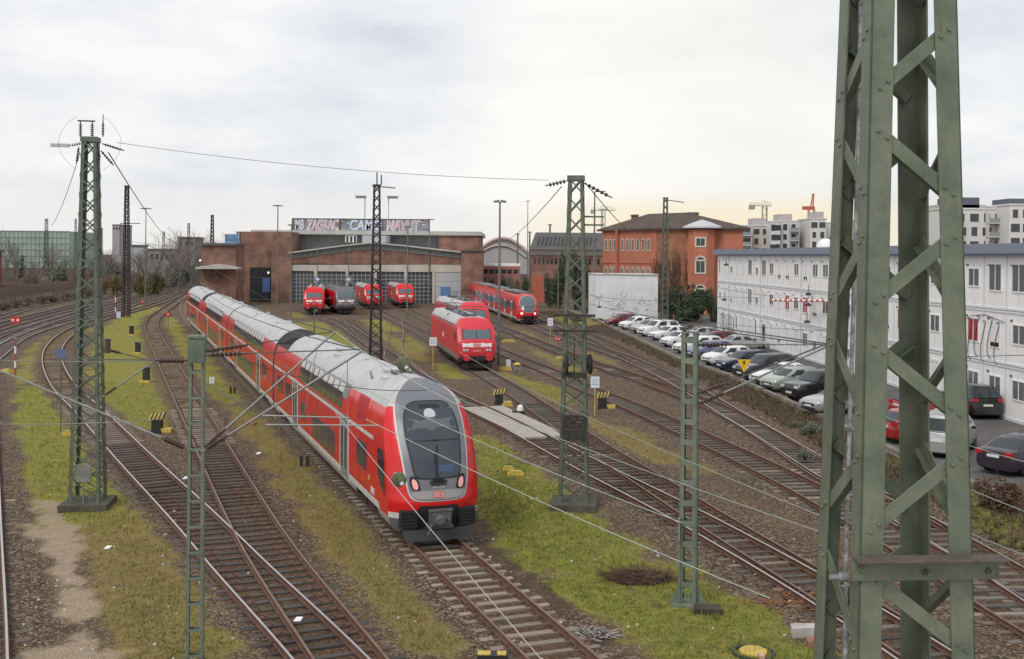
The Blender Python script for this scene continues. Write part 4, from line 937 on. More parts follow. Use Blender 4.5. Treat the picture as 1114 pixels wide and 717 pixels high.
# ---------------------------------------------------------------- red diesel railcar
RPROF = [(1.3, .35), (1.4, .6), (1.43, 1.0), (1.44, 2.4), (1.40, 2.9), (1.30, 3.3), (1.1, 3.6), (.8, 3.76), (.4, 3.84), (0, 3.86)]
HR = Hull(RPROF, [.3, .6, 1.0, 1.3, 1.8, 2.4, 3.0, 3.4, 3.7, 3.86], [.3, .12, .02, .0, .08, .42, 1.0, 1.55, 2.15, 2.7], .85, 1.44, 3)
def railcar():
    fwd = fdir((575, 352.5), (520, 330.5)); t = thing('diesel_railcar', 'red railcar with rounded nose and lit headlights standing right of the locomotives', 'railcar', at(575, 352.3, .17), heading(fwd))
    ln = 54
    y0 = 0
    for k, (a, b) in enumerate(((0, -18.2), (-18.8, -35.2), (-35.8, -53.4), (-54, -74))):
        m = MB(); HR.side(m, .6, 3.1, a, b, 0, front=k == 0)
        if k == 0: HR.cap(m, .6, 3.86, 0)
        for ye in ([b] if k == 0 else [a, b]):
            zs = HR.levels(.4, 3.8, .2); ring = [(-HR.hw(z), ye, z) for z in zs] + [(HR.hw(z), ye, z) for z in zs[::-1]]; m.add(ring, [tuple(range(len(ring)))], 0)
        car = fixn(m.build('car_body', M_RED, t))
        s = MB(); HR.side(s, .35, .6, a, b, 0, front=k == 0)
        if k == 0: HR.cap(s, .35, .6)
        fixn(s.build('skirt', M_SKIRT, car))
        r = MB(); HR.top(r, 3.1, a, b, 0, front=k == 0); rf = fixn(r.build('roof', M_RED, car))
        q = MB()
        for yy in np.arange(b+1.6, a-3.4, 2.3): q.box(-.95, .95, yy-.9, yy+.9, 3.74, 4.0, int(abs(yy)*7) % 2)
        q.build('roof_equipment', [M_GALV, M_DGREY], rf)
        for sg in (-1, 1):
            w = MB(); HR.spatch(w, sg, b+.6, a-(2.6 if k == 0 else .6), 1.75, 2.62, .01, 0, .12); fixn(w.build('window_band', M_WGLASS, car))
            for yd in ((a+b)/2 - 3.2, (a+b)/2 + 3.2):
                d = MB(); HR.spatch(d, sg, yd-.7, yd+.7, .5, 2.75, .016, 0, .05); HR.spatch(d, sg, yd-.5, yd-.05, 1.3, 2.5, .022, 1, .08); HR.spatch(d, sg, yd+.05, yd+.5, 1.3, 2.5, .022, 1, .08); fixn(d.build('door', [M_LGREY, M_GLASS], car))
            l = MB(); HR.spatch(l, sg, b+.1, a-(1.6 if k == 0 else .1), .62, .78, .008, 0, .01); l.build('lower_band', M_LGREY, car)
        bogie(car, a-(3.4 if k == 0 else 0.), 2.2, .42)
        u = MB(); u.box(-1.15, 1.15, b+.5, a-(5 if k == 0 else .5), .25, .62); u.build('underframe', M_UNDER, car)
    for y in (-18.5, -35.5, -53.7):
        b = MB(); b.box(-1.15, 1.15, y-.29, y+.29, .6, 3.5); b.build('gangway_bellows', M_BLACK, t)
    def patch(nm, pl, off, m, rings=6): x = MB(); HR.patch(x, curve_pl(pl), off, 0, rings); return fixn(x.build(nm, m, t))
    pl = mirror([(0, 3.62), (.55, 3.55), (.95, 3.1), (1.08, 2.55), (.9, 1.95), (.5, 1.55), (0, 1.45)])
    patch('windscreen_surround', [(x*1.06, z + (.04 if z > 2.5 else -.05)) for x, z in pl], .02, M_SKIRT, 8); patch('windscreen', pl, .034, mat('railcar_screen', (.10, .13, .15), .07), 8)
    for s in (-1, 1):
        h = patch('headlight', [(s*.72, 1.22), (s*.72, 1.46), (s*1.02, 1.46), (s*1.02, 1.22)], .03, M_LED, 3)
        patch('tail_light', [(s*.80, 1.06), (s*.80, 1.18), (s*1.02, 1.18), (s*1.02, 1.06)], .03, M_LEDR, 2)
        f = MB(); f.tube((s*.85, -.3, .85), (s*.85, .3, .85), .1, 10); f.box(s*.85-.26, s*.85+.26, .26, .34, .68, 1.02); f.build('buffer', M_BLACK, t)
    n = MB(); HR.patch(n, [(-.62, .5), (-.62, 1.1), (.62, 1.1), (.62, .5)], .025, 0, 3); n.box(-.25, .25, -.1, .4, .6, .95); fixn(n.build('coupler', M_BLACK, t))
    p = MB(); p.box(-1.1, 1.1, -.25, -.1, .12, .5); p.build('rail_guard', M_UNDER, t)
    return t
railcar()
# ---------------------------------------------------------------- catenary masts, lamps, wires
def xy(v, z=0): return V((v[0], v[1], z))
def leg_L(mb, p, q, a, b, w, th, mi=0):
    """L profile from p to q, flanges along the unit vectors a and b"""
    p, q = V(p), V(q); d = q - p
    for (f, g) in ((a, b), (b, a)):
        c = (p + q)/2 + f*(w/2) + g*(th/2); mb.obox(c, f*(w/2), d/2, g*(th/2), mi)
def insulator(mb, p, q, r=.075, n=5, mi=0, core=.022):
    p, q = V(p), V(q); L_ = (q-p).length; pr = [(core, 0)]
    for k in range(n):
        h = L_*(.12 + .76*k/n); s = L_*.76/n; pr += [(core, h), (r, h+s*.25), (r*.9, h+s*.5), (core, h+s*.7)]
    pr.append((core, L_)); mb.lathe(pr, p, q-p, 10, mi)
def lattice(name, label, base, h, w0, w1, yaw=0., panels=12, leg=.10, m=None, group='catenary masts', foot=True, single=False, fine=False, depth=1.0, br=.045):
    m = m or M_MAST; t = thing(name, label, 'mast', base, yaw, group)
    cs = [(-1, -1), (1, -1), (1, 1), (-1, 1)]
    def P(c, z): w = lerp(w0, w1, z/h)/2; return V((c[0]*w, c[1]*w*depth, z))
    for c in cs:
        mb = MB(); leg_L(mb, P(c, 0), P(c, h), V((-c[0], 0, 0)), V((0, -c[1], 0)), leg, leg*.14); mb.build('leg', m, t, smooth=False)
    zs = [h*(1 - (1 - k/panels)**1.0) for k in range(panels+1)]
    mb = MB()
    for f in range(4):
        a, b = cs[f], cs[(f+1) % 4]
        nrm = V((0, -1, 0)) if f == 0 else V((1, 0, 0)) if f == 1 else V((0, 1, 0)) if f == 2 else V((-1, 0, 0))
        for k in range(panels):
            z0, z1 = zs[k]+.02, zs[k+1]-.02
            prs = [(P(a, z0), P(b, z1))] if (k + f) % 2 else [(P(b, z0), P(a, z1))]
            if not single: prs = [(P(a, z0), P(b, z1)), (P(b, z0), P(a, z1))]
            for n_, (p, q) in enumerate(prs): mb.bar(p + nrm*(.006+.01*n_), q + nrm*(.006+.01*n_), br, .008, up=nrm)
    mb.build('bracing', m, t, smooth=False)
    cap = MB(); w = w1/2 + .04; cap.box(-w, w, -w*depth, w*depth, h-.16, h+.02); cap.build('head_frame', m, t)
    if foot:
        f = MB(); w = w0/2 + .28; f.box(-w, w, -w*depth, w*depth, -.4, .22); fo = f.build('concrete_foot', M_MOSSC, t)
    return t
def battened(name, label, base, h, w, yaw, m=None, steps=9, ch=.045, bh=.055, dp=.22, group='slim batten masts', foot=True, step=None):
    m = m or M_MASTL; t = thing(name, label, 'mast', base, yaw, group)
    for s in (-1, 1):
        mb = MB(); wb = w*1.16
        p, q = V((s*wb/2, 0, 0)), V((s*w/2, 0, h))
        mb.bar(p, q, .012, dp, up=(0, 1, 0)); 
        for yy in (-dp/2+.006, dp/2-.006): mb.bar(p + V((-s*.035, yy, 0)), q + V((-s*.035, yy, 0)), ch*1.5, .012, up=(0, 1, 0))
        mb.build('channel', m, t, smooth=False)
    n = steps
    for k in range(n):
        z = lerp(.55, h-.2, k/(n-1)); mb = MB(); ww = lerp(w*1.16, w, z/h)/2
        for yy in (-dp/2-.008, dp/2+.008): mb.box(-ww, ww, yy-.005, yy+.005, z-bh, z+bh)
        mb.build('batten_plate', m, t, smooth=False)
    b = MB(); b.box(-w/2-.02, w/2+.02, -.13, .13, h-.02, h+.03); b.build('cap_plate', m, t)
    if foot:
        b = MB()
        for s in (-1, 1): b.ext([(0, 0), (.3, 0), (0, .55)], (s*w*.6, 0, 0), (s, 0, 0), (0, 0, 1), (0, .02, 0)); b.bar((-.2*s, -.12, .05), (.2*s, -.12, .5), .05, .01, up=(0, 1, 0))
        b.box(-w, w, -.3, .3, -.2, .06); fixn(b.build('foot_plate', m, t))
    return t
def local(t, p): return t.matrix_basis.inverted() @ V(p)
def upd(): bpy.context.view_layer.update()
def boom(t, a, b, r=.03, ins=.55, m=None, name='cantilever_tube', ins_m=None):
    """tube fixed to mast t from world point a to b; the first metre carries an insulator"""
    a, b = local(t, a), local(t, b); d = (b-a).normalized(); L_ = (b-a).length
    i0 = a + d*min(.12, L_*.05); i1 = i0 + d*min(ins, L_*.4)
    mb = MB(); mb.path([i1 - d*.05, b], r, 8); mb.tube(a, i0, r*.8, 6); o = mb.build(name, m or M_GALV, t)
    ib = MB(); insulator(ib, i0, i1, .062, 7, 0, .026); ib.build('insulator', ins_m or M_INS, o)
    return o
WIRES = {}
def wire(label, p, q, sag=.0, r=.012, m=None, n=18, group='overhead wires'):
    p, q = V(p), V(q); pts = []
    for k in range(n+1):
        t_ = k/n; x = p.lerp(q, t_); x.z -= sag*4*t_*(1-t_); pts.append(x)
    mb = MB(); mb.path(pts, r, 5); return tag(mb.build('overhead_wire', m or M_WIRED), label, 'wire', group)
# --- tall green mast on the left
b1 = at(95.5, 551); M1 = lattice('catenary_mast', 'tall tapering green lattice mast on a mossy concrete block at left', xy(b1), 13.15, 1.08, .50, R(8), 19, .12, br=.05)
upd()
k = MB(); k.box(-.25, .25, -.62, -.54, 1.0, 1.6); k.build('switch_box', M_GALV, M1)
k = MB(); k.tube((0, -.6, 0), (0, -.6, 1.0), .03, 6); k.build('cable_pipe', M_GALV, M1)
k = MB()
for xx in (-.35, .05): insulator(k, (xx, 0, 13.15), (xx, 0, 13.72), .07, 6)
k.tube((-.45, 0, 13.75), (.15, 0, 13.75), .03, 6); k.build('insulator', M_INS, M1)
k = MB(); insulator(k, (.42, 0, 13.2), (.42, 0, 13.75), .055, 6); k.tube((.42, 0, 13.7), (.42, 0, 14.0), .015, 6); k.build('insulator', M_INS, M1)
k = MB(); insulator(k, (-.3, 0, 12.95), (-.72, 0, 12.86), .07, 4); k.box(-1.35, -.72, -.07, .07, 12.8, 12.92); k.build('left_arm', M_INSW, M1)
k = MB(); insulator(k, (.4, 0, 12.95), (1.15, 0, 12.72), .05, 7); k.build('right_arm', M_INS, M1)
k = MB(); insulator(k, (-.35, -.2, 12.8), (-.42, -.22, 12.2), .06, 6); k.build('insulator', M_INS, M1)
k = MB(); insulator(k, (.35, 0, 12.7), (.75, .2, 12.2), .05, 5); k.build('insulator', M_INS, M1)
k = MB()
for dz, sg in ((0, 1), (0, -1)):
    pts = [V((sg*(.45 + .62*math.sin(math.pi*u)**.8), -.1, 13.9 - 1.9*u)) for u in np.linspace(0, 1, 14)]; k.path(pts, .005, 5)
k.build('jumper_loop', M_WIRED, M1)
# --- green mast in the middle
b2 = at(624, 551); M2 = lattice('catenary_mast', 'green lattice mast with balance weights on the grass right of the train', xy(b2), 11.95, 1.10, .54, R(-6), 17, .125, br=.05); upd()
for q in range(7): k = MB(); k.box(-.40, .40, -.68, -.54, 2.5+.135*q, 2.59+.135*q); k.build('weight_slab', M_MASTD, M2)
for s in (-1, 1):
    k = MB(); wx = .56 if s > 0 else -.30; k.lathe([(.34, -.04), (.37, -.03), (.33, 0), (.37, .03), (.34, .04)], (wx, -.42, 5.2), (1, .25, 0), 22); k.lathe([(.11, -.08), (.11, .08)], (wx, -.42, 5.2), (1, .25, 0), 12); k.build('tension_wheel', M_MASTD, M2)
k = MB(); k.box(-.45, .45, -.5, -.2, 4.72, 4.9); k.tube((0, -.4, 4.7), (0, -.4, 6.2), .02, 6); k.tube((.3, -.4, 4.7), (.3, -.4, 6.2), .02, 6); k.build('weight_guide', M_MASTD, M2)
k = MB(); insulator(k, (-.3, 0, 11.8), (-1.1, -.2, 11.6), .085, 5); k.build('left_arm', M_INS, M2)
k = MB(); insulator(k, (.3, 0, 11.7), (1.3, .4, 11.2), .075, 5); k.build('right_arm', M_INS, M2)
for zz in (10.2, 10.5): k = MB(); k.bar((.2, 0, zz), (1.0, .2, zz), .06, .06); k.build('bracket', M_MAST, M2)
for zz in (6.35, 6.9): k = MB(); k.box(-.75, .75, -.6, -.52, zz, zz+.09); k.build('cross_bar', M_MASTD, M2)
# --- more distant masts
def at2(u, vb, vt, z=0): b = at(u, vb); return b, CH + ray(u, vt)[1]*b.y
b3, h3 = at2(408.5, 399, 201)
M3 = lattice('catenary_mast', 'dark lattice mast with two small lamp brackets in front of the depot', xy(b3), h3, 1.05, .52, R(3), 20, .13, M_MASTD, br=.06); upd()
k = MB(); k.tube((0, 0, h3), (0, 0, h3+1.0), .05, 6); k.tube((.35, 0, h3), (.35, 0, h3+.8), .05, 6); k.bar((-.4, 0, h3-.1), (1.5, 0, h3-.25), .06, .08); k.build('top_fitting', M_MASTD, M3)
for s in (-1, 1):
    k = MB(); k.path([(s*.3, 0, h3-3.2), (s*.95, 0, h3-3.2), (s*.95, 0, h3-1.1)], .035, 6); ko = k.build('lamp_bracket', M_GALV, M3)
    k = MB(); k.box(s*.95-.1 if s > 0 else s*.95-.75, s*.95+.75 if s > 0 else s*.95+.1, -.15, .15, h3-1.1, h3-.9); k.build('lamp_head', M_GALV, ko)
b4, h4 = at2(723, 356, 215); M4 = lattice('catenary_mast', 'green lattice mast beside the parked cars in front of the orange building', xy(b4), h4, .95, .55, 0, 20, .14, br=.07); upd()
k = MB(); k.bar((.1, 0, h4-.3), (2.4, 0, h4-.6), .09, .1); k.build('top_fitting', M_MASTD, M4)
b8, h8 = at2(137, 345, 202); M8 = lattice('catenary_mast', 'slender far lattice mast right of the tall green mast on the left', xy(b8), h8, 1.0, .5, 0, 22, .14, M_MASTD, br=.07, foot=False); upd()
k = MB(); k.bar((-.9, 0, h8-5.3), (1.9, 0, h8-5.3), .1, .1); k.bar((-.9, 0, h8-5.3), (-.9, 0, h8-10), .08, .08); k.build('cross_arm', M_MASTD, M8)
bx_, hx_ = at2(230.5, 322, 234); M10 = lattice('catenary_mast', 'far lattice mast rising behind the brick annex of the depot', xy(atd(230.5, 300, 260)), 9.07 + ray(230.5, 234)[1]*260, 1.1, .6, 0, 20, .16, M_MASTD, br=.09, foot=False)
bq, hq = at2(259, 331, 252); lattice('catenary_mast', 'short green lattice mast standing against the brick depot tower', xy(bq), hq, .8, .6, 0, 14, .12, M_MAST, br=.06, foot=False)
bq, hq = at2(50, 312, 238); lattice('catenary_mast', 'far mast in front of the green glass building at left', xy(bq), hq, 1.0, .6, 0, 10, .12, M_MASTD, br=.05, foot=False, single=True)
for u, vt, d, lab in ((82, 238, 420, 'distant mast at the edge of the green glass building'), (178, 252, 380, 'distant mast carrying the end of the far arched wire gantry'), (110, 248, 330, 'distant mast just right of the tall green mast, far over the brush'), (205, 243, 330, 'distant mast among the bare trees left of the depot')):
    lattice('catenary_mast', lab, xy(atd(u, 290, d)), CH + ray(u, vt)[1]*d, 1.1, .6, 0, 9, .13, M_MASTD, br=.05, foot=False, single=True)
# --- slim batten masts
b5 = at(748.5, 658); M5 = battened('batten_mast', 'slim green batten mast standing on the grass between train and near mast', xy(b5), 7.1, .37, R(-20), None, 13, .075, .075); upd()
k = MB(); k.box(-.22, -.17, -.3, -.15, 1.7, 2.3); k.tube((-.2, -.22, 0), (-.2, -.22, 1.7), .02, 6); k.build('junction_box', M_GALV, M5)
b6 = atd(212.5, 640, 22.6); M6 = battened('batten_mast', 'slim green batten mast at bottom left between the sandy path and the turnout', xy(b6), 7.30, .31, R(6), None, 13, .034, .028, dp=.13); upd()
k = MB(); k.box(-.17, .17, -.16, .16, 6.75, 7.25); k.build('head_box', M_MAST, M6)
# booms (photo pixels at a chosen distance)
D6 = 22.6
boom(M6, atd(219, 490, D6), atd(364.5, 361, D6+.6), .024)
boom(M6, atd(219, 492, D6-.3), atd(394.7, 381.5, D6-.4), .024)
boom(M6, atd(219, 383, D6), atd(361, 361, D6+.6), .012, .85, M_WIRED, 'tie_rod')
boom(M6, atd(219, 386, D6-.3), atd(396, 380, D6-.4), .012, .85, M_WIRED, 'tie_rod')
boom(M6, atd(207, 489, D6), atd(-60, 378, D6+5), .022, .8)
boom(M6, atd(207, 392, D6), atd(95, 391, D6+3), .014, 1.3, M_WIRED, 'tie_rod')
k = MB()
for a_, b_ in (((289, 462), (413.5, 463)), ((284, 452), (380, 454.5))):
    k.path([local(M6, atd(*a_, D6)), local(M6, atd(*b_, D6))], .017, 6)
for a_, b_ in (((290, 446), (289, 462)), ((345, 378), (330, 452)), ((378, 392), (378, 455))):
    k.path([local(M6, atd(*a_, D6)), local(M6, atd(*b_, D6))], .008, 5)
k.build('registration_tube', M_GALV, M6)
D1 = 36.5
boom(M1, atd(111, 432, D1), atd(166, 394, D1+1), .03, .5)
boom(M1, atd(111, 379, D1), atd(166, 393, D1+1), .014, .6, M_WIRED, 'tie_rod')
k = MB(); k.lathe([(.1, 0), (.1, .5)], local(M1, atd(117, 384, D1)), (0, 0, 1), 8); k.build('insulator', M_INS, M1)
D5 = b5.y
boom(M5, atd(755, 442, D5), atd(902, 376, D5+.5), .03, .8)
boom(M5, atd(755, 430, D5), atd(900, 374, D5+.2), .02, .75, M_WIRED)
boom(M5, atd(755, 375, D5), atd(900, 375, D5+.4), .012, .9, M_WIRED, 'tie_rod')
k = MB(); insulator(k, local(M5, atd(741, 362, D5)), local(M5, atd(755, 352, D5)), .09, 5); k.build('insulator', M_INS, M5)
# --- lamp poles
def lamp_pole(label, base, h, head=1.2, r=.09, arms=2, m=None):
    t = thing('lamp_post', label, 'lamp post', base, 0, 'yard lamp posts')
    a = MB(); a.tube((0, 0, 0), (0, 0, h), r*1.3, 10, 0, r*.7); a.build('pole', m or M_GALV, t)
    for s in ((-1, 1) if arms == 2 else (1,)):
        b = MB(); b.ext([(0, 0), (head, -.02), (head, .12), (0, .2)], (s*.05, -.22, h-.05), (s, 0, 0), (0, 0, 1), (0, .44, 0)); fixn(b.build('lamp_head', m or M_GALV, t))
    return t
def lp(u, vb, vt, lab, head=1., r=.09, arms=2, m=None):
    b, h = at2(u, vb, vt); return lamp_pole(lab, xy(b), h, head, r, arms, m)
M_POLE = mat('pole_green_grey', (.13, .15, .13), .6, var=.2)
lp(301.5, 335, 224, 'tall grey lamp post with a flat head left of the locomotive gates', .8, .12, 2, M_POLE)
lp(542.5, 396.5, 219.5, 'grey lamp post with flat head standing beside the nearest red locomotive', .48, .10, 2, M_POLE)
lp(646, 343, 208.5, 'green lamp post with one wide flat head right of the mast with weights', 1.6, .15, 1, M_POLE)
lp(316.5, 343, 245, 'thin lamp post at the depot foot, close left of the leftmost depot locomotive', .5, .1, 2, M_POLE)
lp(443, 347.5, 247, 'lamp post in front of the right-hand depot locomotive', .5, .11, 2, M_POLE)
lp(466.5, 330, 239, 'lamp post with a flat head near the grey glazed door of the depot', .9, .11, 2, M_POLE)
lp(341.8, 372, 338, 'short post by the turnouts between train roof and depot', .25, .09, 1, M_POLE)
lp(158, 330, 227, 'thin lamp post left of the depot on the far tracks', .9, .10, 2, M_POLE)
lp(573.5, 318, 219, 'thin lamp post between depot and slate-roofed building', .45, .11, 2, M_POLE)
lp(607, 340, 262, 'thin green post in front of the dark bushes by the slate-roofed building', .4, .09, 2, M_POLE)
lp(655, 325, 228, 'pole with a short cross head over the white wall', .8, .1, 2, M_POLE)
# distant thin poles
for u, vt, d, lab in ((465, 262, 430, 'far chimney-like pole right of the depot gable'), (563, 254, 330, 'left of two far poles beside the steel arch'), (576, 252, 335, 'right of two far poles beside the steel arch'), (598, 244, 300, 'pole standing behind the slate roof')):
    t = thing('far_pole', lab, 'pole', xy(atd(u, 290, d)), 0, 'distant poles'); a = MB(); a.tube((0, 0, 0), (0, 0, CH + ray(u, vt)[1]*d), .35, 8, 0, .25); a.build('pole', M_POLE, t); a = MB(); a.box(-.6, .6, -.3, .3, CH + ray(u, vt)[1]*d-.3, CH + ray(u, vt)[1]*d); a.build('pole_top', M_POLE, t)
# --- near mast
NH0 = 10.03
def near_mast():
    D = 7.2; X = 2.58; t = thing('catenary_mast', 'huge riveted green lattice mast close to the viewer at right', 'mast', (X, D, 0), R(4), 'catenary masts')
    H_ = 13.4
    S = lambda z: .68 + .0485*(8.5-z)
    cs = [(-1, 1), (-1, -1), (1, -1), (1, 1)]     # A, B, D, C
    def P(c, z, i=0): w = S(z)/2 - i; return V((c[0]*w, c[1]*w, z))
    fl = .155
    lo = 0.
    for c in cs:
        mb = MB(); leg_L(mb, P(c, lo), P(c, H_), V((-c[0], 0, 0)), V((0, -c[1], 0)), fl, .016)
        o = mb.build('leg', M_MASTN, t, smooth=False)
        bv = o.modifiers.new('soft_edges', 'BEVEL'); bv.width = .004; bv.segments = 2
    zs = [NH0]; st = .68
    while zs[-1] > .4: zs.append(zs[-1]-st); st *= 1.03
    up_ = NH0; st = .665; ups = []
    while up_ + st < H_ - .1: up_ += st; st *= .975; ups.append(up_)
    nodes = [(z, k % 2) for k, z in enumerate(zs)] + [(z, (k+1) % 2) for k, z in enumerate(ups)]
    nodes.sort()
    bolts = {i: MB() for i in range(4)}
    nb = 0
    for f in range(4):
        a, b = cs[f], cs[(f+1) % 4]; nrm = V(((a[0]+b[0])/2, (a[1]+b[1])/2, 0)); nrm.normalize()
        al = (P(b, 5) - P(a, 5)); al.z = 0; al.normalize()
        for (z0, p0), (z1, p1) in zip(nodes[:-1], nodes[1:]):
            za, zb = (z0, z1) if p0 == 0 else (z1, z0)       # even nodes sit on a, odd ones on b
            s = 1 if zb > za else -1
            pa = P(a, za + s*.155) + al*.085; pb = P(b, zb - s*.155) - al*.085
            mb = MB(); d = (pb-pa).normalized(); perp = d.cross(nrm).normalized()
            if perp.z > 0: perp = -perp
            off = -nrm*.014
            mb.obox((pa+pb)/2 - nrm*.024, perp*.046, (pb-pa)/2, nrm*.006); mb.obox((pa+pb)/2 - nrm*.052 + perp*.041, perp*.005, (pb-pa)/2*.96, nrm*.023)
            o = mb.build('brace', M_MASTN, t, smooth=False); bv = o.modifiers.new('soft_edges', 'BEVEL'); bv.width = .002; bv.segments = 1
            for p, leg, sg in ((pa, f, 1), (pb, (f+1) % 4, -1)):
                for q in (-.028, .045):
                    c = p + d*(q*sg); bolts[leg].lathe([(.0135, -.003), (.0135, .007), (.010, .013), (.004, .0145)], c - nrm*.0, nrm, 9)
    for i in range(4): bolts[i].build('bolt', M_MASTN, t)
    # angle bracket across the front face
    z = 7.09; pB, pD = P(cs[1], z), P(cs[2], z); nr = V((0, -1, 0))
    mb = MB(); a = pB + V((-.06, -.020, 0)); b = pD + V((.16, -.020, 0))
    mb.obox((a+b)/2, (b-a)/2, nr*.009, V((0, 0, .072)), 0); mb.obox((a+b)/2 + V((0, -.065, .079)), (b-a)/2, nr*.072, V((0, 0, .008)), 1)
    o = mb.build('cross_angle', [M_MASTN, mat('rusty_flange', (.085, .066, .052), .85, var=.35, scale=12)], t, smooth=False); bv = o.modifiers.new('soft_edges', 'BEVEL'); bv.width = .003; bv.segments = 1
    mb = MB()
    for q in (.06, .5, .93):
        c = a.lerp(b, q) + V((0, -.012, -.01 + .02*math.sin(q*20))); mb.lathe([(.022, 0), (.022, .016), (.012, .018), (.012, .04)], c, nr, 8)
        mb.build('bracket_bolt', M_MASTN, t); mb = MB()
    mb = MB(); c = P(cs[1], 7.0) + V((-.03, .12, 0)); mb.lathe([(.03, 0), (.03, .05), (.02, .06), (.02, .12)], c, (-1, 0, 0), 10); mb.build('clamp', M_GALV, t)
    # cable pipe with flaky paint behind the left face
    mb = MB(); mb.path([(-S(7)/2*.55, S(7)/2*.75, 0), (-S(7)/2*.55, S(7)/2*.75, 7), (-S(10)/2*.5, S(10)/2*.8, 10.0), (-S(10)/2*.5, S(13)/2*.8, 13)], .017, 8)
    mb.build('cable_pipe', mat('flaky_pipe', (.10, .12, .11), .6, var=.6, scale=14, col2=(.30, .31, .32)), t)
    return t
near_mast()
# --- wires
wire('long feeder wire spanning from the tall left mast to the mast with weights', atd(127, 155, 37), atd(597, 196, 38), .24, .010, M_GALV)
wire('thin wire falling from the tall left mast away towards the far tracks', atd(118, 166, 37), atd(196, 262, 230), 1.5, .022)
wire('thin wire dropping left from the tall left mast', atd(87, 166, 37), atd(56, 246, 60), .3, .012)
wire('wire from the head of the weighted mast falling right to the car park', atd(637, 199, 38), atd(722, 262, 128), 1.2, .02)
wire('wire from the weighted mast falling left towards the depot', atd(611, 203, 38), atd(540, 262, 150), .8, .018)
wire('feeder wire running on past the weighted mast to the right edge', atd(1114, 368-0, 30), atd(905, 430, 48), .2, .010) if False else None
MW = M_WIRE
wire('wire slanting over the lower train windscreen towards the viewer at right', atd(430, 404, 28), atd(890, 578, 13.5), .10, .008, MW)
wire('wire passing above the train headlights down to the stump by the near mast', atd(398, 456, 28), atd(838, 651, 22.5), .12, .011, MW)
wire('pale wire over the right-hand tracks passing the weighted mast at mid height', atd(500, 383, 50), atd(892, 561, 17), .2, .009, MW)
wire('wire ending at the slim batten mast on the grass right of the train', atd(398, 424, 30), atd(743, 569, 26.6), .12, .011, MW)
wire('bright wire passing through the lower green ball in front of the train cab', atd(365, 449, D6), atd(704, 850, 9.), .06, .007, mat('worn_wire', (.42, .40, .36), .35, metal=.5))
wire('wire passing through the upper green ball above the train roof', atd(364.5, 361, D6+.6), atd(560, 470, 13), .1, .009, mat('worn_wire', (.42, .40, .36)))
wire('wire running from the boom tip over the train roof towards the far tracks', atd(364.5, 361, D6+.6), atd(205, 296, 90), .5, .016)
wire('wire running from the second boom tip over the train to its rear coach', atd(394.7, 381.5, D6-.4), atd(217, 312, 88), .5, .016)
wire('contact wire above the curved track on the left', atd(290, 455, D6), atd(120, 352, 70), .1, .013)
wire('contact wire above the train roof, near the pantograph well', atd(380, 456, D6), atd(222, 322, 95), .1, .013)
wire('horizontal grey wire crossing the left mast at mid height', atd(-20, 391, 30), atd(202, 392, D6+1), .05, .012, M_GALV)
wire('lower grey wire at left running behind the slim batten mast', atd(-20, 461, 26), atd(165, 457, 27), .05, .010, M_GALV)
wire('wire between slim batten mast and train roof, sagging in front of the doors', atd(257, 388, D6), atd(470, 424, 24), .25, .009)
wire('wire from the right-hand boom over the parked cars', atd(902, 376, D5+.5), atd(640, 318, 140), .8, .02)
wire('upper wire over the parked cars towards the white wall', atd(900, 374, D5+.2), atd(575, 306, 170), .8, .02)
wire('wire in front of the container building at right edge', atd(1130, 386, 22), atd(1050, 388, 26), .0, .008)
wire('fence-like wire above the brown bush at right', atd(1150, 570, 12), atd(940, 478, 17), .05, .006, MW)
wire('second wire above the brown bush at right', atd(1150, 618, 12), atd(900, 510, 20), .05, .006, MW)
wire('wire just below the purple car at right', atd(1150, 512, 13), atd(960, 452, 17), .04, .006, MW)
# cross spans over the yard
SP = [((215, 322, 120), (409, 322, 86), 'cross-span wire from the brick annex to the dark lattice mast'), ((409, 324, 86), (624, 332, 60), 'cross-span wire from the dark mast to the mast with weights'),
      ((624, 318, 100), (723, 326, 128), 'cross-span wire between the weighted mast and the mast by the cars'), ((630, 292, 110), (723, 300, 128), 'upper cross-span wire left of the mast by the cars'),
      ((723, 300, 128), (905, 330, 90), 'upper cross-span wire in front of the container building'), ((723, 318, 128), (905, 322, 92), 'middle cross-span wire in front of the container building'), ((723, 342, 128), (905, 360, 80), 'lower cross-span wire above the bicycles'),
      ((250, 300, 150), (505, 306, 150), 'cross-span wire along the locomotive gates'), ((230, 330, 130), (505, 331, 130), 'lower cross-span wire in front of the depot locomotives'), ((0, 288, 160), (138, 284, 148), 'far cross-span wire between the left masts'), ((138, 262, 148), (222, 268, 180), 'far cross-span wire to the depot annex'), ((540, 298, 150), (625, 310, 110), 'cross-span wire above the red railcar'), ((545, 268, 140), (650, 262, 150), 'thin span wire in front of the slate roof'),
      ((400, 290, 170), (560, 330, 120), 'slanting wire over the right depot gate'), ((560, 310, 160), (760, 420, 60), 'slanting wire above the rusty merging track'), ((480, 320, 150), (700, 420, 55), 'slanting wire above the second locomotive track'), ((210, 278, 170), (330, 345, 120), 'slanting wire in front of the brick annex')]
for a, b, lab in SP: wire(lab, atd(*a), atd(*b), .35, .02, M_WIRED)
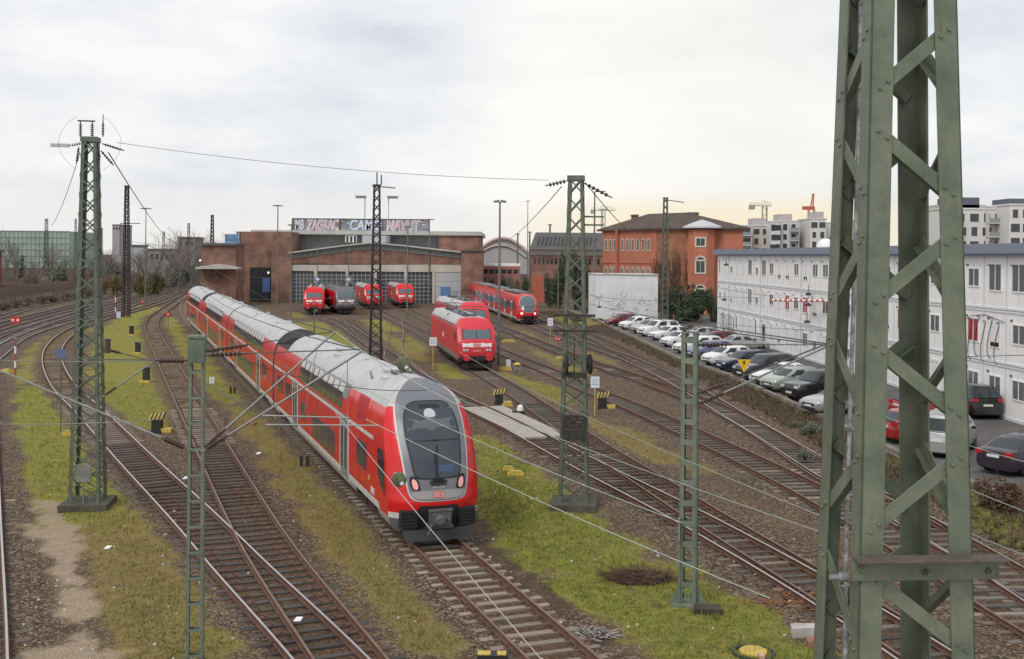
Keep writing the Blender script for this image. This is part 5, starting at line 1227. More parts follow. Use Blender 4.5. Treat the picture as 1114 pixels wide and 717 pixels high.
# round ribbed insulator balls in the wires
for (u, v, d, lab) in ((439, 396, 18.9, 'upper green ribbed insulator ball above the train roof'), (434, 521.5, 18.8, 'lower green ribbed insulator ball beside the train cab')):
    t = thing('wire_ball', lab, 'insulator', atd(u, v, d), 0, 'green insulator balls'); k = MB(); ax = V((.5, -.75, -.45)).normalized()
    pr = [(.02, -.12)]
    for q in range(7):
        z = -.105 + .03*q; rr = .125*math.sqrt(max(.05, 1-(z/.16)**2)); pr += [(.05, z), (rr, z+.006), (rr*.97, z+.014), (.05, z+.02)]
    pr.append((.02, .12)); k.lathe(pr, (0, 0, 0), ax, 18); k.build('ribbed_body', mat('ball_green', (.17, .20, .11), .75, var=.5, scale=16), t)
    k = MB(); k.lathe([(.03, .10), (.045, .13), (.03, .17)], (0, 0, 0), ax, 10); k.lathe([(.03, -.17), (.045, -.13), (.03, -.10)], (0, 0, 0), ax, 10); k.build('end_clamp', M_INSW, t)
# striped height bar and lamps hanging from the spans
t = thing('striped_bar', 'red and white striped bar hanging on a span wire before the container building', 'bar', atd(838, 326.6, 92)); e2 = t.location; q2 = atd(901, 327.5, 84) - e2
k = MB(); n = 22
for i in range(n): k.tube(q2*(i/n), q2*((i+1)/n), .10, 8, i % 2, cap=(i in (0, n-1)))
k.build('bar', [mat('bar_red', (.5, .06, .04), .5), M_WHITE], t)
k = MB(); k.tube((0, 0, 0), (0, 0, .5), .03, 6); k.tube(q2, q2 + V((0, 0, .5)), .03, 6); k.build('hanger', M_WIRED, t)
def hang_lamp(u, v, d, lab):
    t = thing('hanging_lamp', lab, 'hanging lamp', atd(u, v, d), 0, 'lamps hung on span wires'); k = MB(); k.lathe([(.08, -.12), (.24, -.09), (.28, 0), (.18, .1), (.05, .16)], (0, 0, 0), (0, 0, 1), 14); k.build('shade', mat('lamp_shade_green', (.045, .06, .055), .4), t)
    k = MB(); k.tube((0, 0, .18), (0, 0, .75), .03, 6); k.build('hanger', M_WIRED, t)
for u, v, d, lab in ((652, 334, 130, 'oval lamp hanging before the white graffiti wall'), (879.5, 320, 88, 'upper oval lamp hanging above the striped bar'), (879, 331.5, 88, 'oval lamp hanging just below the striped bar'), (878, 350, 86, 'lowest oval lamp hanging before the container building'), (788, 326, 110, 'oval lamp hanging at the left corner of the container building'), (632, 317.5, 125, 'oval lamp hanging between the lamp post and the white wall'), (790, 288, 112, 'oval lamp hanging near the top left of the container building')): hang_lamp(u, v, d, lab)
# ---------------------------------------------------------------- buildings
def place(name, label, cat, o, rz=0., group=None): return thing(name, label, cat, o, rz, group)
def M_BRICK(): return brick_mat('depot_brick', (.25, .115, .08), (.175, .08, .058), (.19, .145, .12), 2.2)
def window(parent, x, z, w, h, m=None, fm=None, y=0., bars=1, ft=.06, name='window', arch=False, out=.05):
    """window in a facade looking along -Y of the parent's frame"""
    f = MB(); 
    for a, b, c, d in ((x-w/2-ft, x-w/2, z-h/2-ft, z+h/2+ft), (x+w/2, x+w/2+ft, z-h/2-ft, z+h/2+ft), (x-w/2, x+w/2, z-h/2-ft, z-h/2), (x-w/2, x+w/2, z+h/2, z+h/2+ft)): f.box(a, b, y-out, y+.02, c, d)
    for k in range(1, bars+1): xx = x-w/2 + w*k/(bars+1); f.box(xx-.025, xx+.025, y-out*.8, y, z-h/2, z+h/2)
    if arch:
        pl = [(x + (w/2+ft)*math.cos(a), z+h/2 + (w/2+ft)*math.sin(a)) for a in np.linspace(0, math.pi, 10)]; pi = [(x + (w/2)*math.cos(a), z+h/2 + w/2*math.sin(a)) for a in np.linspace(math.pi, 0, 10)]
        for k in range(9): f.ext([pl[k], pl[k+1], pi[8-k], pi[9-k]], (0, y-out, 0), (1, 0, 0), (0, 0, 1), (0, out+.02, 0))
    o = f.build(name, fm or M_WHITE, parent, smooth=False)
    g = MB(); g.box(x-w/2, x+w/2, y-out*.4, y+.015, z-h/2, z+h/2)
    if arch: g.ext([(x + w/2*math.cos(a), z+h/2 + w/2*math.sin(a)) for a in np.linspace(0, math.pi, 10)], (0, y-out*.4, 0), (1, 0, 0), (0, 0, 1), (0, out*.4, 0))
    fixn(g.build('pane', m or M_WGLASS, o, smooth=False)); return o
# ---- locomotive depot
DD = 200.; PX = DD/CF       # metres per pixel at the facade
def dx(u): return (u - 557)*PX
def dz(v, u=400): return CH + ray(u, v)[1]*DD
dep = thing('locomotive_depot', 'long brick locomotive depot with low gable, glazed gates and graffiti board on its roof', 'depot', (0, DD, 0))
def bx(name, m, u0, u1, v0, v1, y0, y1, parent=dep, ground=False):
    mb = MB(); z0 = -.3 if ground else dz(v1, (u0+u1)/2); mb.box(dx(u0), dx(u1), y0, y1, z0, dz(v0, (u0+u1)/2)); return mb.build(name, m, parent, smooth=False)
MBRK = M_BRICK(); M_ROOFC = mat('depot_roof_edge', (.42, .41, .39), .7, var=.15, scale=.5); M_LINT = mat('depot_lintel', (.46, .43, .38), .8, var=.2, scale=.4)
M_GREYG = mat('grimy_glazing', (.20, .215, .21), .5, var=.3, scale=.35, stretch=(1, 1, .4)); M_GATE = mat('gate_glass', (.06, .072, .082), .25, var=.4, scale=.4); M_BAR = mat('glazing_bar', (.32, .33, .34), .6); M_BAR2 = mat('panel_bar', (.25, .26, .26), .6)
tower = bx('brick_tower', MBRK, 260, 316, 252, 330, .2, 22, ground=True); 
# dark shed opening with blue container inside
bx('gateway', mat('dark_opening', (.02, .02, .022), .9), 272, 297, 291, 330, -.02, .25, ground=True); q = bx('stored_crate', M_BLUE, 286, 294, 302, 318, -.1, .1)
gl = MB(); gl.lathe([(.15, -.15), (.2, 0), (.15, .15)], (dx(292.8), -.5, dz(297.5)), (0, 1, 0), 12); gl.build('gate_lamp', M_LED, dep)
bx('brick_tower', MBRK, 296, 317, 271, 332, -.6, .3, ground=True)
up = bx('upper_hall', M_GREYG, 296, 474, 254.4, 275, 10, 40); 
ub = MB()
for k in range(40): x = lerp(dx(296), dx(474), k/39); ub.box(x-.05, x+.05, 9.85, 10, dz(275), dz(255))
ub.box(dx(296), dx(474), 9.86, 10, dz(265)-.06, dz(265)+.06); ub.build('glazing_bars', M_BAR2, up, smooth=False)
bx('upper_hall', MBRK, 474, 519, 254.4, 330, 8, 40, ground=True)
rf = bx('roof', M_ROOFC, 262, 522, 250, 254.5, 7.6, 42)
# white lintel band, gates
bx('lintel', M_LINT, 316, 503, 287.5, 295.5, -.1, 2)
brb = MB(); 
def gab(u): return interp(u, [314, 340, 370, 400, 408, 440, 470, 502], [274.5, 271, 267, 263.8, 263.6, 266.5, 270, 273.5])
us = np.linspace(315, 502, 40); M_RF2 = mat('gable_roof', (.30, .30, .29), .7, var=.2, scale=.6)
def strip(name, m, off0, off1, y0, y1, par=dep):
    mb = MB(); vs = []
    for u in us:
        a, b = dz(gab(u)+off0, u), (dz(gab(u)+off1, u) if off1 is not None else dz(288, u))
        vs += [(dx(u), y0, b), (dx(u), y0, a), (dx(u), y1, a), (dx(u), y1, b)]
    fs = []
    for i in range(len(us)-1):
        for k in range(4): fs.append((4*i+k, 4*i+(k+1) % 4, 4*i+4+(k+1) % 4, 4*i+4+k))
    fs += [(0, 1, 2, 3), tuple(4*(len(us)-1)+k for k in (3, 2, 1, 0))]
    mb.add(vs, fs); return fixn(mb.build(name, m, par, smooth=False))
strip('gable_roof', M_ROOFC, 0, 1.6, -1.0, 14); gz_ = strip('gable_window_band', M_GREYG, 1.6, 7.6, -.2, 8); strip('gable_wall', MBRK, 7.7, None, -.1, 9)
mb = MB()
for u in np.linspace(318, 500, 27): mb.box(dx(u)-.09, dx(u)+.09, -.32, -.2, dz(gab(u)+7.5, u), dz(gab(u)+1.7, u))
mb.build('glazing_bars', M_BAR2, gz_, smooth=False)
bx('roof_lantern', mat('pale_lantern', (.40, .43, .46), .6, var=.1), 393, 419, 256, 264, 1, 9)
g = MB()
for k in range(3): x0 = dx(376 + 4.2*k); g.box(x0-.08, x0+.08, -.2, 0, dz(264), dz(256.5)); g.box(x0+.55, x0+.63, -.2, 0, dz(264), dz(256.5)) ; g.box(x0, x0+.6, -.2, 0, dz(256.9), dz(256.5))
g.build('rooftop_ladder', M_WHITE, dep, smooth=False)
edges = [317, 343.5, 378, 408.5, 441.5, 472]
for i in range(5):
    a, b = edges[i], edges[i+1]
    gt = bx('glazed_gate', M_GATE, a+1.5, b-1.5, 295.5, 331, .3, .5, ground=True)
    mb = MB(); x0, x1 = dx(a+1.5), dx(b-1.5); z0, z1 = 0, dz(295.5)
    for k in range(7): x = lerp(x0, x1, k/6); mb.box(x-.05, x+.05, .2, .3, z0, z1)
    for k in range(1, 8): z = lerp(z0, z1, k/8); mb.box(x0, x1, .22, .3, z-.05, z+.05)
    mb.build('gate_bars', M_BAR, gt, smooth=False)
    bx('gate_pillar', M_LINT, b-1.5, b+1.5, 295, 331, -.2, .8, ground=True)
wl = bx('white_gate', mat('pale_door', (.42, .44, .46), .6, var=.12, scale=.4), 473.5, 501.5, 295.5, 331, 0, .6, ground=True)
bx('blue_door', mat('door_blue', (.09, .20, .42), .5), 479.5, 490, 312, 328, -.1, 0, ground=False)
mb = MB()
for k in range(1, 8): x = lerp(dx(474), dx(501), k/8); mb.box(x-.03, x+.03, -.04, 0, dz(329), dz(296))
mb.build('door_ribs', M_BAR, wl, smooth=False)
bx('brick_wing', MBRK, 502, 525.5, 273, 330, -1.5, 6, ground=True); bx('wing_roof', M_DGREY, 501, 526.5, 271.8, 273.4, -1.8, 6.3)
# graffiti board on the roof
bd = bx('roof_board', mat('board_dark', (.20, .195, .20), .7, var=.4, scale=.5, col2=(.30, .30, .31)), 308.5, 463, 237, 251, 8, 8.6)
mb = MB()
for u in (308.5, 362, 410, 463): mb.box(dx(u)-.12, dx(u)+.12, 7.8, 8, dz(252), dz(236.5))
mb.box(dx(308.5), dx(463), 7.85, 8, dz(237.3), dz(236.4)); mb.build('board_frame', M_DGREY, bd, smooth=False)
def graf(s, u0, u1, m, size, off): 
    return text(s, size, m, bd, basis((dx((u0+u1)/2), 7.9, dz(244.2)), (1, 0, 0), (0, 0, 1)), 'graffiti', .02, off, .12)
gpk = mat('graffiti_pink', (.58, .40, .46), .7, var=.2, scale=1.5); gwh = mat('graffiti_white', (.62, .66, .70), .7, var=.12, scale=1.5); gbl = mat('graffiti_blue', (.18, .30, .50), .7)
for (s, u0, u1, m, back, n) in (('ZAGRAC', 326, 359, gpk, gwh, 6), ('CAMO', 373, 409, gwh, gbl, 4), ('NAVUT', 416, 450, gpk, gwh, 5), ('MB', 311, 321, gwh, gbl, 2)):
    w = dx(u1)-dx(u0)
    for mm_, yy, sx in ((back, 7.95, 1.12), (m, 7.9, 1.)):
        o = graf(s, u0, u1, mm_, 2.9*sx, .16 if mm_ is back else .07)
        xs_ = [v_.co.x for v_ in o.data.vertices]; dmx = max(xs_) - min(xs_)
        if dmx > 0: o.scale = (w/dmx*sx, .92, 1)
        o.location.y = yy
mb = MB()
for k in range(26):
    x = random.uniform(dx(310), dx(461)); z = random.uniform(dz(250), dz(239)); mb.path([(x, 7.93, z), (x+random.uniform(-1, 1), 7.93, z+random.uniform(-.7, .7)), (x+random.uniform(-1.2, 1.2), 7.93, z+random.uniform(-.6, .6))], .07, 5, k % 3)
mb.build('graffiti', [gpk, gwh, gbl], bd)
# brick annex with flat dark roof and a canopy
ann = thing('brick_annex', 'low brick annex with a dark flat roof and pale canopy left of the depot', 'annex', (0, 186, 0)); PXa = 186/CF
def ax_(u): return (u-557)*PXa
def az(v, u=240): return CH + ray(u, v)[1]*186
mb = MB(); mb.box(ax_(219), ax_(256.5), 0, 6, -.3, az(267)); mb.build('wall', MBRK, ann, smooth=False)
mb = MB(); mb.box(ax_(217), ax_(258), -.5, 6.3, az(267), az(264.4)); mb.build('roof', M_DGREY, ann, smooth=False)
mb = MB(); mb.ext([(ax_(217.5), az(292.5)), (ax_(263), az(292.5)), (ax_(263), az(291)), (ax_(240), az(287.2)), (ax_(217.5), az(290.6))], (0, -2.6, 0), (1, 0, 0), (0, 0, 1), (0, 2.65, 0)); fixn(mb.build('canopy', M_ROOFC, ann, smooth=False))
mb = MB(); mb.box(ax_(241), ax_(255), 2, 3, az(264), az(254.5)); fo = mb.build('roof_board', mat('mural', (.35, .32, .08), .7, var=.8, scale=.8, col2=(.10, .22, .45)), ann, smooth=False)
mb = MB(); mb.lathe([(.14, -.1), (.18, 0), (.1, .15)], (ax_(218.5), -.4, az(283.5)), (0, 1, 0), 10); mb.build('wall_lamp', M_LED, ann)
# ---- white graffiti wall building
wb = thing('white_shed', 'plain white flat-roofed building with faint graffiti behind the row of white cars', 'building', at(648, 349, .3)); 
a_ = at(648, 349, .3); b_ = atd(715.5, 350, a_.y + .6); b_.z = .3; dv = b_-a_; Lw = dv.length; wb.rotation_euler = (0, 0, math.atan2(dv.y, dv.x)); hw_ = CH + ray(680, 299)[1]*a_.y - .3
mb = MB(); mb.box(0, Lw, 0, 7, -.6, hw_); mb.build('wall', mat('white_render', (.66, .68, .70), .8, var=.12, scale=.5), wb, smooth=False)
mb = MB(); mb.box(-.1, Lw+.1, -.1, 7.1, hw_, hw_+.12); mb.build('roof_edge', M_LGREY, wb, smooth=False)
mb = MB()
for k in range(22):
    x = random.uniform(.4, Lw-.4); z = random.uniform(.6, hw_*.55); p = [(x, -.02, z)]
    for _ in range(4): p.append((p[-1][0]+random.uniform(-.5, .5), -.02, p[-1][2]+random.uniform(-.5, .5)))
    mb.path(p, .035, 5)
mb.build('graffiti', mat('faint_graffiti', (.42, .47, .53), .8), wb)
# ---- orange station building
ob = thing('orange_building', 'orange building with hipped brown roof, white-framed windows and a bay', 'building', (0, 0, 0))
PA, PB_, PC = atd(655.5, 300, 178), atd(711, 300, 164), atd(808, 300, 160)
EZ = 13.6
M_OR = mat('orange_render', (.41, .145, .085), .8, var=.2, scale=.35, bump=.05); M_ORD = mat('orange_stained', (.20, .10, .065), .9, var=.3, scale=.5, col2=(.30, .13, .075)); M_TILE = mat('roof_tile_brown', (.085, .060, .05), .85, var=.3, scale=.5)
def facade(p, q, name, m):
    d = V((q.x-p.x, q.y-p.y, 0)); return d.length, math.atan2(d.y, d.x)
PD_ = PC + (PA - PB_); 
foot = [V((p.x, p.y, 0)) for p in (PA, PB_, PC, PD_)]
mb = MB(); mb.ext([(p.x, p.y) for p in foot], (0, 0, -.3), (1, 0, 0), (0, 1, 0), (0, 0, EZ+.3)); fixn(mb.build('wall', M_OR, ob, smooth=False))
cen = sum((p for p in foot), V((0, 0, 0)))/4; ev = [cen + (p-cen)*1.10 + V((0, 0, EZ-.1)) for p in foot]
RZ_ = CH + ray(748, 233)[1]*170
r0 = cen + (foot[0]-foot[2])*.10 + V((0, 0, RZ_)); r1 = cen - (foot[0]-foot[2])*.12 + V((0, 0, RZ_+.3)); 
ra_ = (foot[0]+foot[1])/2*.5 + cen*.5; ra_.z = RZ_; rb_ = (foot[2]+foot[3])/2*.4 + cen*.6; rb_.z = RZ_ + .2
lo = [p - V((0, 0, .28)) for p in ev]
mb = MB(); mb.add(ev + [ra_, rb_] + lo, [(0, 1, 4), (1, 2, 5, 4), (2, 3, 5), (3, 0, 4, 5), (0, 6, 7, 1), (1, 7, 8, 2), (2, 8, 9, 3), (3, 9, 6, 0), (9, 8, 7, 6)]); roof = fixn(mb.build('roof', M_TILE, ob, smooth=False))
for u, vt, d in ((690.5, 233.5, 176), (754, 231, 168)):
    p = atd(u, vt, d); mb = MB(); s = .55 if u < 700 else .8; mb.box(p.x-s, p.x+s, d-.4, d+.4, RZ_-3.5, p.z); mb.box(p.x-s-.1, p.x+s+.1, d-.5, d+.5, p.z-.25, p.z-.05); mb.build('chimney', MBRK if u < 700 else M_DGREY, roof, smooth=False)
def sub(p, q):
    d = V((q.x-p.x, q.y-p.y, 0)); e = bpy.data.objects.new('facade', None); COL.objects.link(e); e.parent = ob; e.location = (p.x, p.y, 0); e.rotation_euler = (0, 0, math.atan2(d.y, d.x)); return e, d.length
f1, l1 = sub(foot[0], foot[1]); f2, l2 = sub(foot[1], foot[2])
mb = MB(); mb.box(l1*.33-.25, l1*.33+.25, -.5, .1, 0, EZ-.2); mb.build('pilaster', M_OR, f1, smooth=False)
mb = MB(); mb.box(-.05, l1, -.12, .02, 8.0, 8.2); mb.build('string_course', M_OR, f1, smooth=False)
M_IV = mat('ivory_frame', (.54, .49, .42), .6)
for k, tq in enumerate([.075, .165, .255, .41, .51, .61, .71, .81, .91]):
    x = l1*tq; window(f1, x, 10.9, .62, 1.7, M_WGLASS, M_IV, 0, 1, .13, out=.08); window(f1, x, 5.9, .66, 2.2, M_WGLASS, M_IV, 0, 1, .13, arch=True, out=.08)
mb = MB(); mb.box(.4, l2*.36, -.05, .02, 0, EZ-.6); mb.build('stained_wall', M_ORD, f2, smooth=False)
# bay
bc = l2*.55; bw = l2*.16
mb = MB(); pl = [(bc-bw, .1), (bc-bw*.9, -1.2), (bc-bw*.45, -2.0), (bc+bw*.45, -2.0), (bc+bw*.9, -1.2), (bc+bw, .1)]
mb.ext(pl, (0, 0, -.2), (1, 0, 0), (0, 1, 0), (0, 0, EZ-.2)); fixn(mb.build('bay', M_OR, f2, smooth=False))
mb = MB(); top = (bc, -.4, EZ+1.15); n = len(pl); vs = [(bc + (x-bc)*1.4, y*1.25 - .1, EZ-.2) for x, y in pl] + [(bc + (x-bc)*1.4, y*1.25-.1, EZ+.05) for x, y in pl] + [(bc + (x-bc)*.62, y*.62-.1, EZ+.72) for x, y in pl] + [top]
fs = [(k, (k+1) % n, n+(k+1) % n, n+k) for k in range(n)] + [(n+k, n+(k+1) % n, 2*n+(k+1) % n, 2*n+k) for k in range(n)] + [(2*n+k, 2*n+(k+1) % n, 3*n) for k in range(n)] + [tuple(range(n-1, -1, -1))]
mb.add(vs, fs); fixn(mb.build('bay_roof', mat('pale_zinc', (.46, .48, .50), .5), f2))
for z, h, ar in ((11.3, 1.1, False), (7.6, 1.7, True), (3.0, 2.4, True)): window(f2, bc, z, 1.25, h, M_WGLASS, M_IV, -2.0, 1, .22, arch=ar, out=.09)
for x, z in ((bc+bw*1.5, 6.3), (bc+bw*1.7, 5.2), (bc-bw*1.35, 5.4)): window(f2, x, z, .35, .9, M_GLASS, M_IV, 0, 0, .05)
cv = MB(); rr = random.Random(5)
for k in range(70):      # bare climber on the stained wall
    x = rr.uniform(.6, l2*.36); p = [V((x, -.1, 0))]; 
    for _ in range(8): p.append(p[-1] + V((rr.uniform(-.5, .5), rr.uniform(-.05, .02), rr.uniform(.6, 1.5))))
    p = [q for q in p if q.z < EZ-.8]; 
    if len(p) > 2: cv.path(p, .035, 4)
cv.build('bare_climber', mat('twig_brown', (.10, .065, .045), .9), f2)
# flatten the facade holders: parts hang directly under the building
bpy.context.view_layer.update()
for e in (f1, f2):
    for ch in list(e.children):
        mw = ch.matrix_world.copy(); ch.parent = ob; ch.matrix_local = ob.matrix_world.inverted() @ mw
    bpy.data.objects.remove(e)
# ---- slate roofed building
sb = thing('slate_roof_building', 'brick building with a steep slate roof full of narrow skylights, behind the railcar', 'building', (0, 208, 0)); ps = 208/CF
sx_ = lambda u: (u-557)*ps; sz_ = lambda v, u=610: CH + ray(u, v)[1]*208
mb = MB(); mb.box(sx_(578), sx_(658), 0, 16, -.3, sz_(278)); mb.build('wall', MBRK, sb, smooth=False)
mb = MB(); mb.box(sx_(577), sx_(659), -.15, 16.1, sz_(278), sz_(271.5)); mb.build('cornice', mat('brown_band', (.16, .14, .12), .8, var=.2), sb, smooth=False)
z0, z1 = sz_(271.8), sz_(252.5); mb = MB(); vs = [(sx_(577), -.3, z0), (sx_(662), -.3, z0), (sx_(662), 16.3, z0), (sx_(577), 16.3, z0), (sx_(583.5), 4.2, z1), (sx_(660), 4.2, z1), (sx_(660), 11, z1), (sx_(583.5), 11, z1)]
mb.add(vs, [(0, 1, 5, 4), (1, 2, 6, 5), (2, 3, 7, 6), (3, 0, 4, 7), (4, 5, 6, 7), (3, 2, 1, 0)]); sr = fixn(mb.build('roof', mat('slate', (.085, .08, .08), .6, var=.25, scale=.8), sb, smooth=False))
for k in range(15):
    u = 585 + 4.4*k; 
    if k in (9,): continue
    p = V((sx_(u), -.3 + 4.5*.25, lerp(z0, z1, .25))); q = V((sx_(u+2.4), -.3+4.5*.72, lerp(z0, z1, .72))); mb = MB(); mb.bar(p + V((0, -.05, .08)), q + V((0, -.05, .08)), .26, .08, up=(0, -.75, .66)); mb.build('skylight', M_GLASS, sr)
for k in range(16):
    u = 582 + 4.6*k; window(sb, sx_(u), sz_(284), .42, 1.2, M_GLASS, M_DGREY, 0, 0, .05)
mb = MB(); mb.box(sx_(578), sx_(592), -3, -.05, -.3, sz_(300)); mb.build('porch', mat('orange_brick', (.36, .11, .06), .85, var=.2), sb, smooth=False)
# ---- far red coach standing behind the depot
rc = thing('passenger_coach', 'pale red passenger coach standing far behind between depot and slate-roofed building', 'coach', (0, 230, 0)); pr = 230/CF; z0 = CH + ray(545, 300)[1]*230; z1 = CH + ray(545, 289.5)[1]*230
mb = MB(); mb.box(-6.6, 1.8, 0, 2.8, 1.0, z1); mb.build('body', mat('faded_red', (.42, .17, .16), .6, var=.2), rc); mb = MB(); mb.ext([(0, 0), (2.8, 0), (2.3, .45), (1.4, .6), (.5, .45)], (-6.6, 0, z1), (0, 1, 0), (0, 0, 1), (8.4, 0, 0)); fixn(mb.build('roof', M_LGREY, rc))
for k in range(6): mb = MB(); mb.box(-6.2 + 1.3*k, -5.2 + 1.3*k, -.03, 0, z1-1.6, z1-.7); mb.build('window', M_GLASS, rc, smooth=False)
mb = MB(); mb.box(-6.4, 1.6, .3, 2.5, .3, 1.0); mb.build('underframe', M_UNDER, rc)
# ---- container office block
dv = FB - FA; cang = math.atan2(dv.y, dv.x); cb = thing('container_office_block', 'three-storey block of white office containers with a blue-grey roof edge beside the car park', 'office block', FA, cang)
# local: x runs along the facade towards the viewer, -y points to the car park?
CW, CHT = 2.47, 2.92; NCON = 44; LB = NCON*CW
M_CONT = grime(mat('container_white', (.80, .80, .79), .5, var=.06, scale=.5, bump=.03), (.44, .41, .36), (1.6, 1.6, .22), .52, .75, .55, 1.6); M_JOINT = mat('container_joint', (.58, .59, .61), .5, var=.1); M_SHUT = mat('roller_shutter', (.70, .71, .72), .5, stretch=(1, 1, 8), var=.08, scale=4)
sgn = -1 if (Matrix.Rotation(cang, 4, 'Z') @ V((0, -1, 0))).x < 0 else 1
ZT = [0.0, CHT, 2*CHT, 3*CHT]
mb = MB(); mb.box(0, LB, 0, 12, -.5, 3*CHT); mb.build('wall', M_CONT, cb, smooth=False)
mb = MB()
for k in range(NCON+1): mb.box(k*CW-.05, k*CW+.05, -.025, 0, 0, 3*CHT)
for k in range(NCON):
    for f in range(3): mb.box(k*CW+CW/2-.012, k*CW+CW/2+.012, -.012, 0, f*CHT+.2, (f+1)*CHT-.3)
mb.build('corner_posts', M_JOINT, cb, smooth=False)
mb = MB()
for f in range(1, 3): mb.box(-.05, LB, -.05, 0, f*CHT-.14, f*CHT+.13)
mb.box(-.05, LB, -.05, 0, 0., .18); mb.build('floor_beams', mat('beam_white', (.66, .67, .69), .5, var=.08), cb, smooth=False)
mb = MB()
for f in range(1, 3): mb.box(-.05, LB, -.055, -.05, f*CHT-.02, f*CHT+.01)
mb.build('beam_gaps', M_DGREY, cb, smooth=False)
mb = MB(); mb.box(-.4, LB, -.35, 12.3, 3*CHT, 3*CHT+.12); mb.box(-.4, LB, -.45, 12.3, 3*CHT+.12, 3*CHT+.66); rfo = mb.build('roof', mat('roof_blue_grey', (.19, .215, .285), .5, var=.1), cb, smooth=False)
mb = MB()
for k in range(7):
    a = math.pi/2*k/6; mb_r = 1.9*math.cos(a); 
prf = [(1.9*math.cos(math.pi/2*k/8), .85*math.sin(math.pi/2*k/8)) for k in range(9)]
def locx(u, v=300): # distance along the facade of pixel column u
    rx, _ = ray(u, v); p, d = FA, dv.normalized(); s = (rx*p.y - p.x)/(d.x - rx*d.y); return s
for u, sc in ((1081, .42), (866, .42)): m2 = MB(); m2.lathe([(r_*sc, h) for r_, h in prf], (locx(u), 2.6, 3*CHT+.66), (0, 0, 1), 24); m2.build('dome_light', mat('acrylic_dome', (.72, .73, .74), .35), rfo)
M_CWG = mat('container_glass', (.13, .145, .155), .1)
def cwin(i, f, kind):
    x = i*CW; z = f*CHT
    if kind == 'm': window(cb, x+1.3, z+1.7, 1.2, .95, M_CWG, M_WHITE, 0, 1, .07)
    elif kind == 's': window(cb, x+1.3, z+1.4, .9, .65, M_CWG, M_WHITE, 0, 1, .07)
    elif kind == 't': window(cb, x+1.25, z+1.75, 1.3, 1.4, M_CWG, M_WHITE, 0, 1, .07)
    elif kind == 'n': window(cb, x+1.0, z+1.7, .5, 1.35, M_CWG, M_WHITE, 0, 0, .06)
    elif kind == 'r': window(cb, x+1.25, z+1.65, 1.2, 1.25, mat('red_blind', (.38, .04, .05), .4), M_WHITE, 0, 1, .07)
    elif kind == 'l':
        s = MB(); s.box(x+.7, x+1.8, -.03, 0, z+1.22, z+2.3); so_ = s.build('shutter', M_SHUT, cb, smooth=False); window(cb, x+1.25, z+1.0, 1.0, .26, M_GLASS, M_WHITE, 0, 1, .05)
    elif kind == 'h':
        s = MB(); s.box(x+.7, x+1.8, -.035, 0, z+.95, z+2.25); s.box(x+.65, x+1.85, -.06, -.0, z+2.25, z+2.42); s.build('shutter', M_SHUT, cb, smooth=False)
    elif kind == 'd': 
        s = MB(); s.box(x+.8, x+1.75, -.05, 0, .05, 2.15); dd = s.build('door', mat('container_door_blue', (.20, .27, .36), .45), cb, smooth=False); s = MB(); s.box(x+.95, x+1.6, -.06, -.05, 1.1, 1.95); s.build('pane', M_GLASS, dd, smooth=False)
    v_ = MB(); v_.box(x+.42, x+.62, -.05, 0, z+2.36, z+2.46); 
    return v_
vents = MB()
PAT = {2: 'nhshhtstmllmlmmtsmlmtlmlmhtmlsmtlmmlthmlmtsm', 1: 'shlhhtshmhrmrlmrmlmlrhmlrlmlhmrlmhrlmlhmlrml', 0: 'hhhnhhndhlhhmshmslhmsmhlmsmlshmlsmhlmshmlsmh'}
iA = int(locx(1066)/CW); iB = iA + 1
for f in (2, 1, 0):
    for i in range(NCON):
        k_ = PAT[f][i % len(PAT[f])]
        if i == iA: k_ = {2: 'm', 1: 'r', 0: 'm'}[f]
        if i == iB: k_ = {2: 't', 1: 'l', 0: 'm'}[f]
        if i > 26 and i not in (iA, iB): 
            if (i + f) % 2: k_ = 'h'
        v_ = cwin(i, f, k_); vents.v, n0 = vents.v, len(vents.v); vents.add(v_.v, v_.f, v_.m)
vents.build('vents', M_DGREY, cb, smooth=False)
for k in range(2, NCON, 5):
    mb = MB(); mb.tube((k*CW+.14, -.07, .1), (k*CW+.14, -.07, 3*CHT-.05), .045, 8); mb.build('downpipe', M_JOINT, cb)
# graffiti scrawl on the ground floor and cable loops
mb = MB(); x0 = 1.9
for q in range(9):
    c = V((x0 + q*.62, -.02, 1.45 + .2*math.sin(q*2.3))); mb.path([c + V((.34*math.cos(a), 0, .85*math.sin(a) + .1*math.sin(3*a))) for a in np.linspace(.3*q, .3*q+5.2, 16)], .035, 5)
mb.build('graffiti', mat('scrawl_black', (.06, .065, .07), .7), cb)
mb = MB(); xl = locx(1068)
for q in range(5):
    xx = xl - 1.2 + q*.75; zt = 5.1 + .25*(q % 2); mb.path([V((xx + .28*math.sin(a*1.3), -.06, zt - 1.9*a/5 + .45*math.sin(a*1.1))) for a in np.linspace(0, 5.2, 16)], .022, 5)
mb.path([(xl-2.2, -.06, 5.0), (xl-1, -.06, 5.35), (xl+.5, -.06, 5.5), (xl+2.6, -.06, 5.2)], .02, 5); mb.build('cable_loops', M_WIRED, cb)
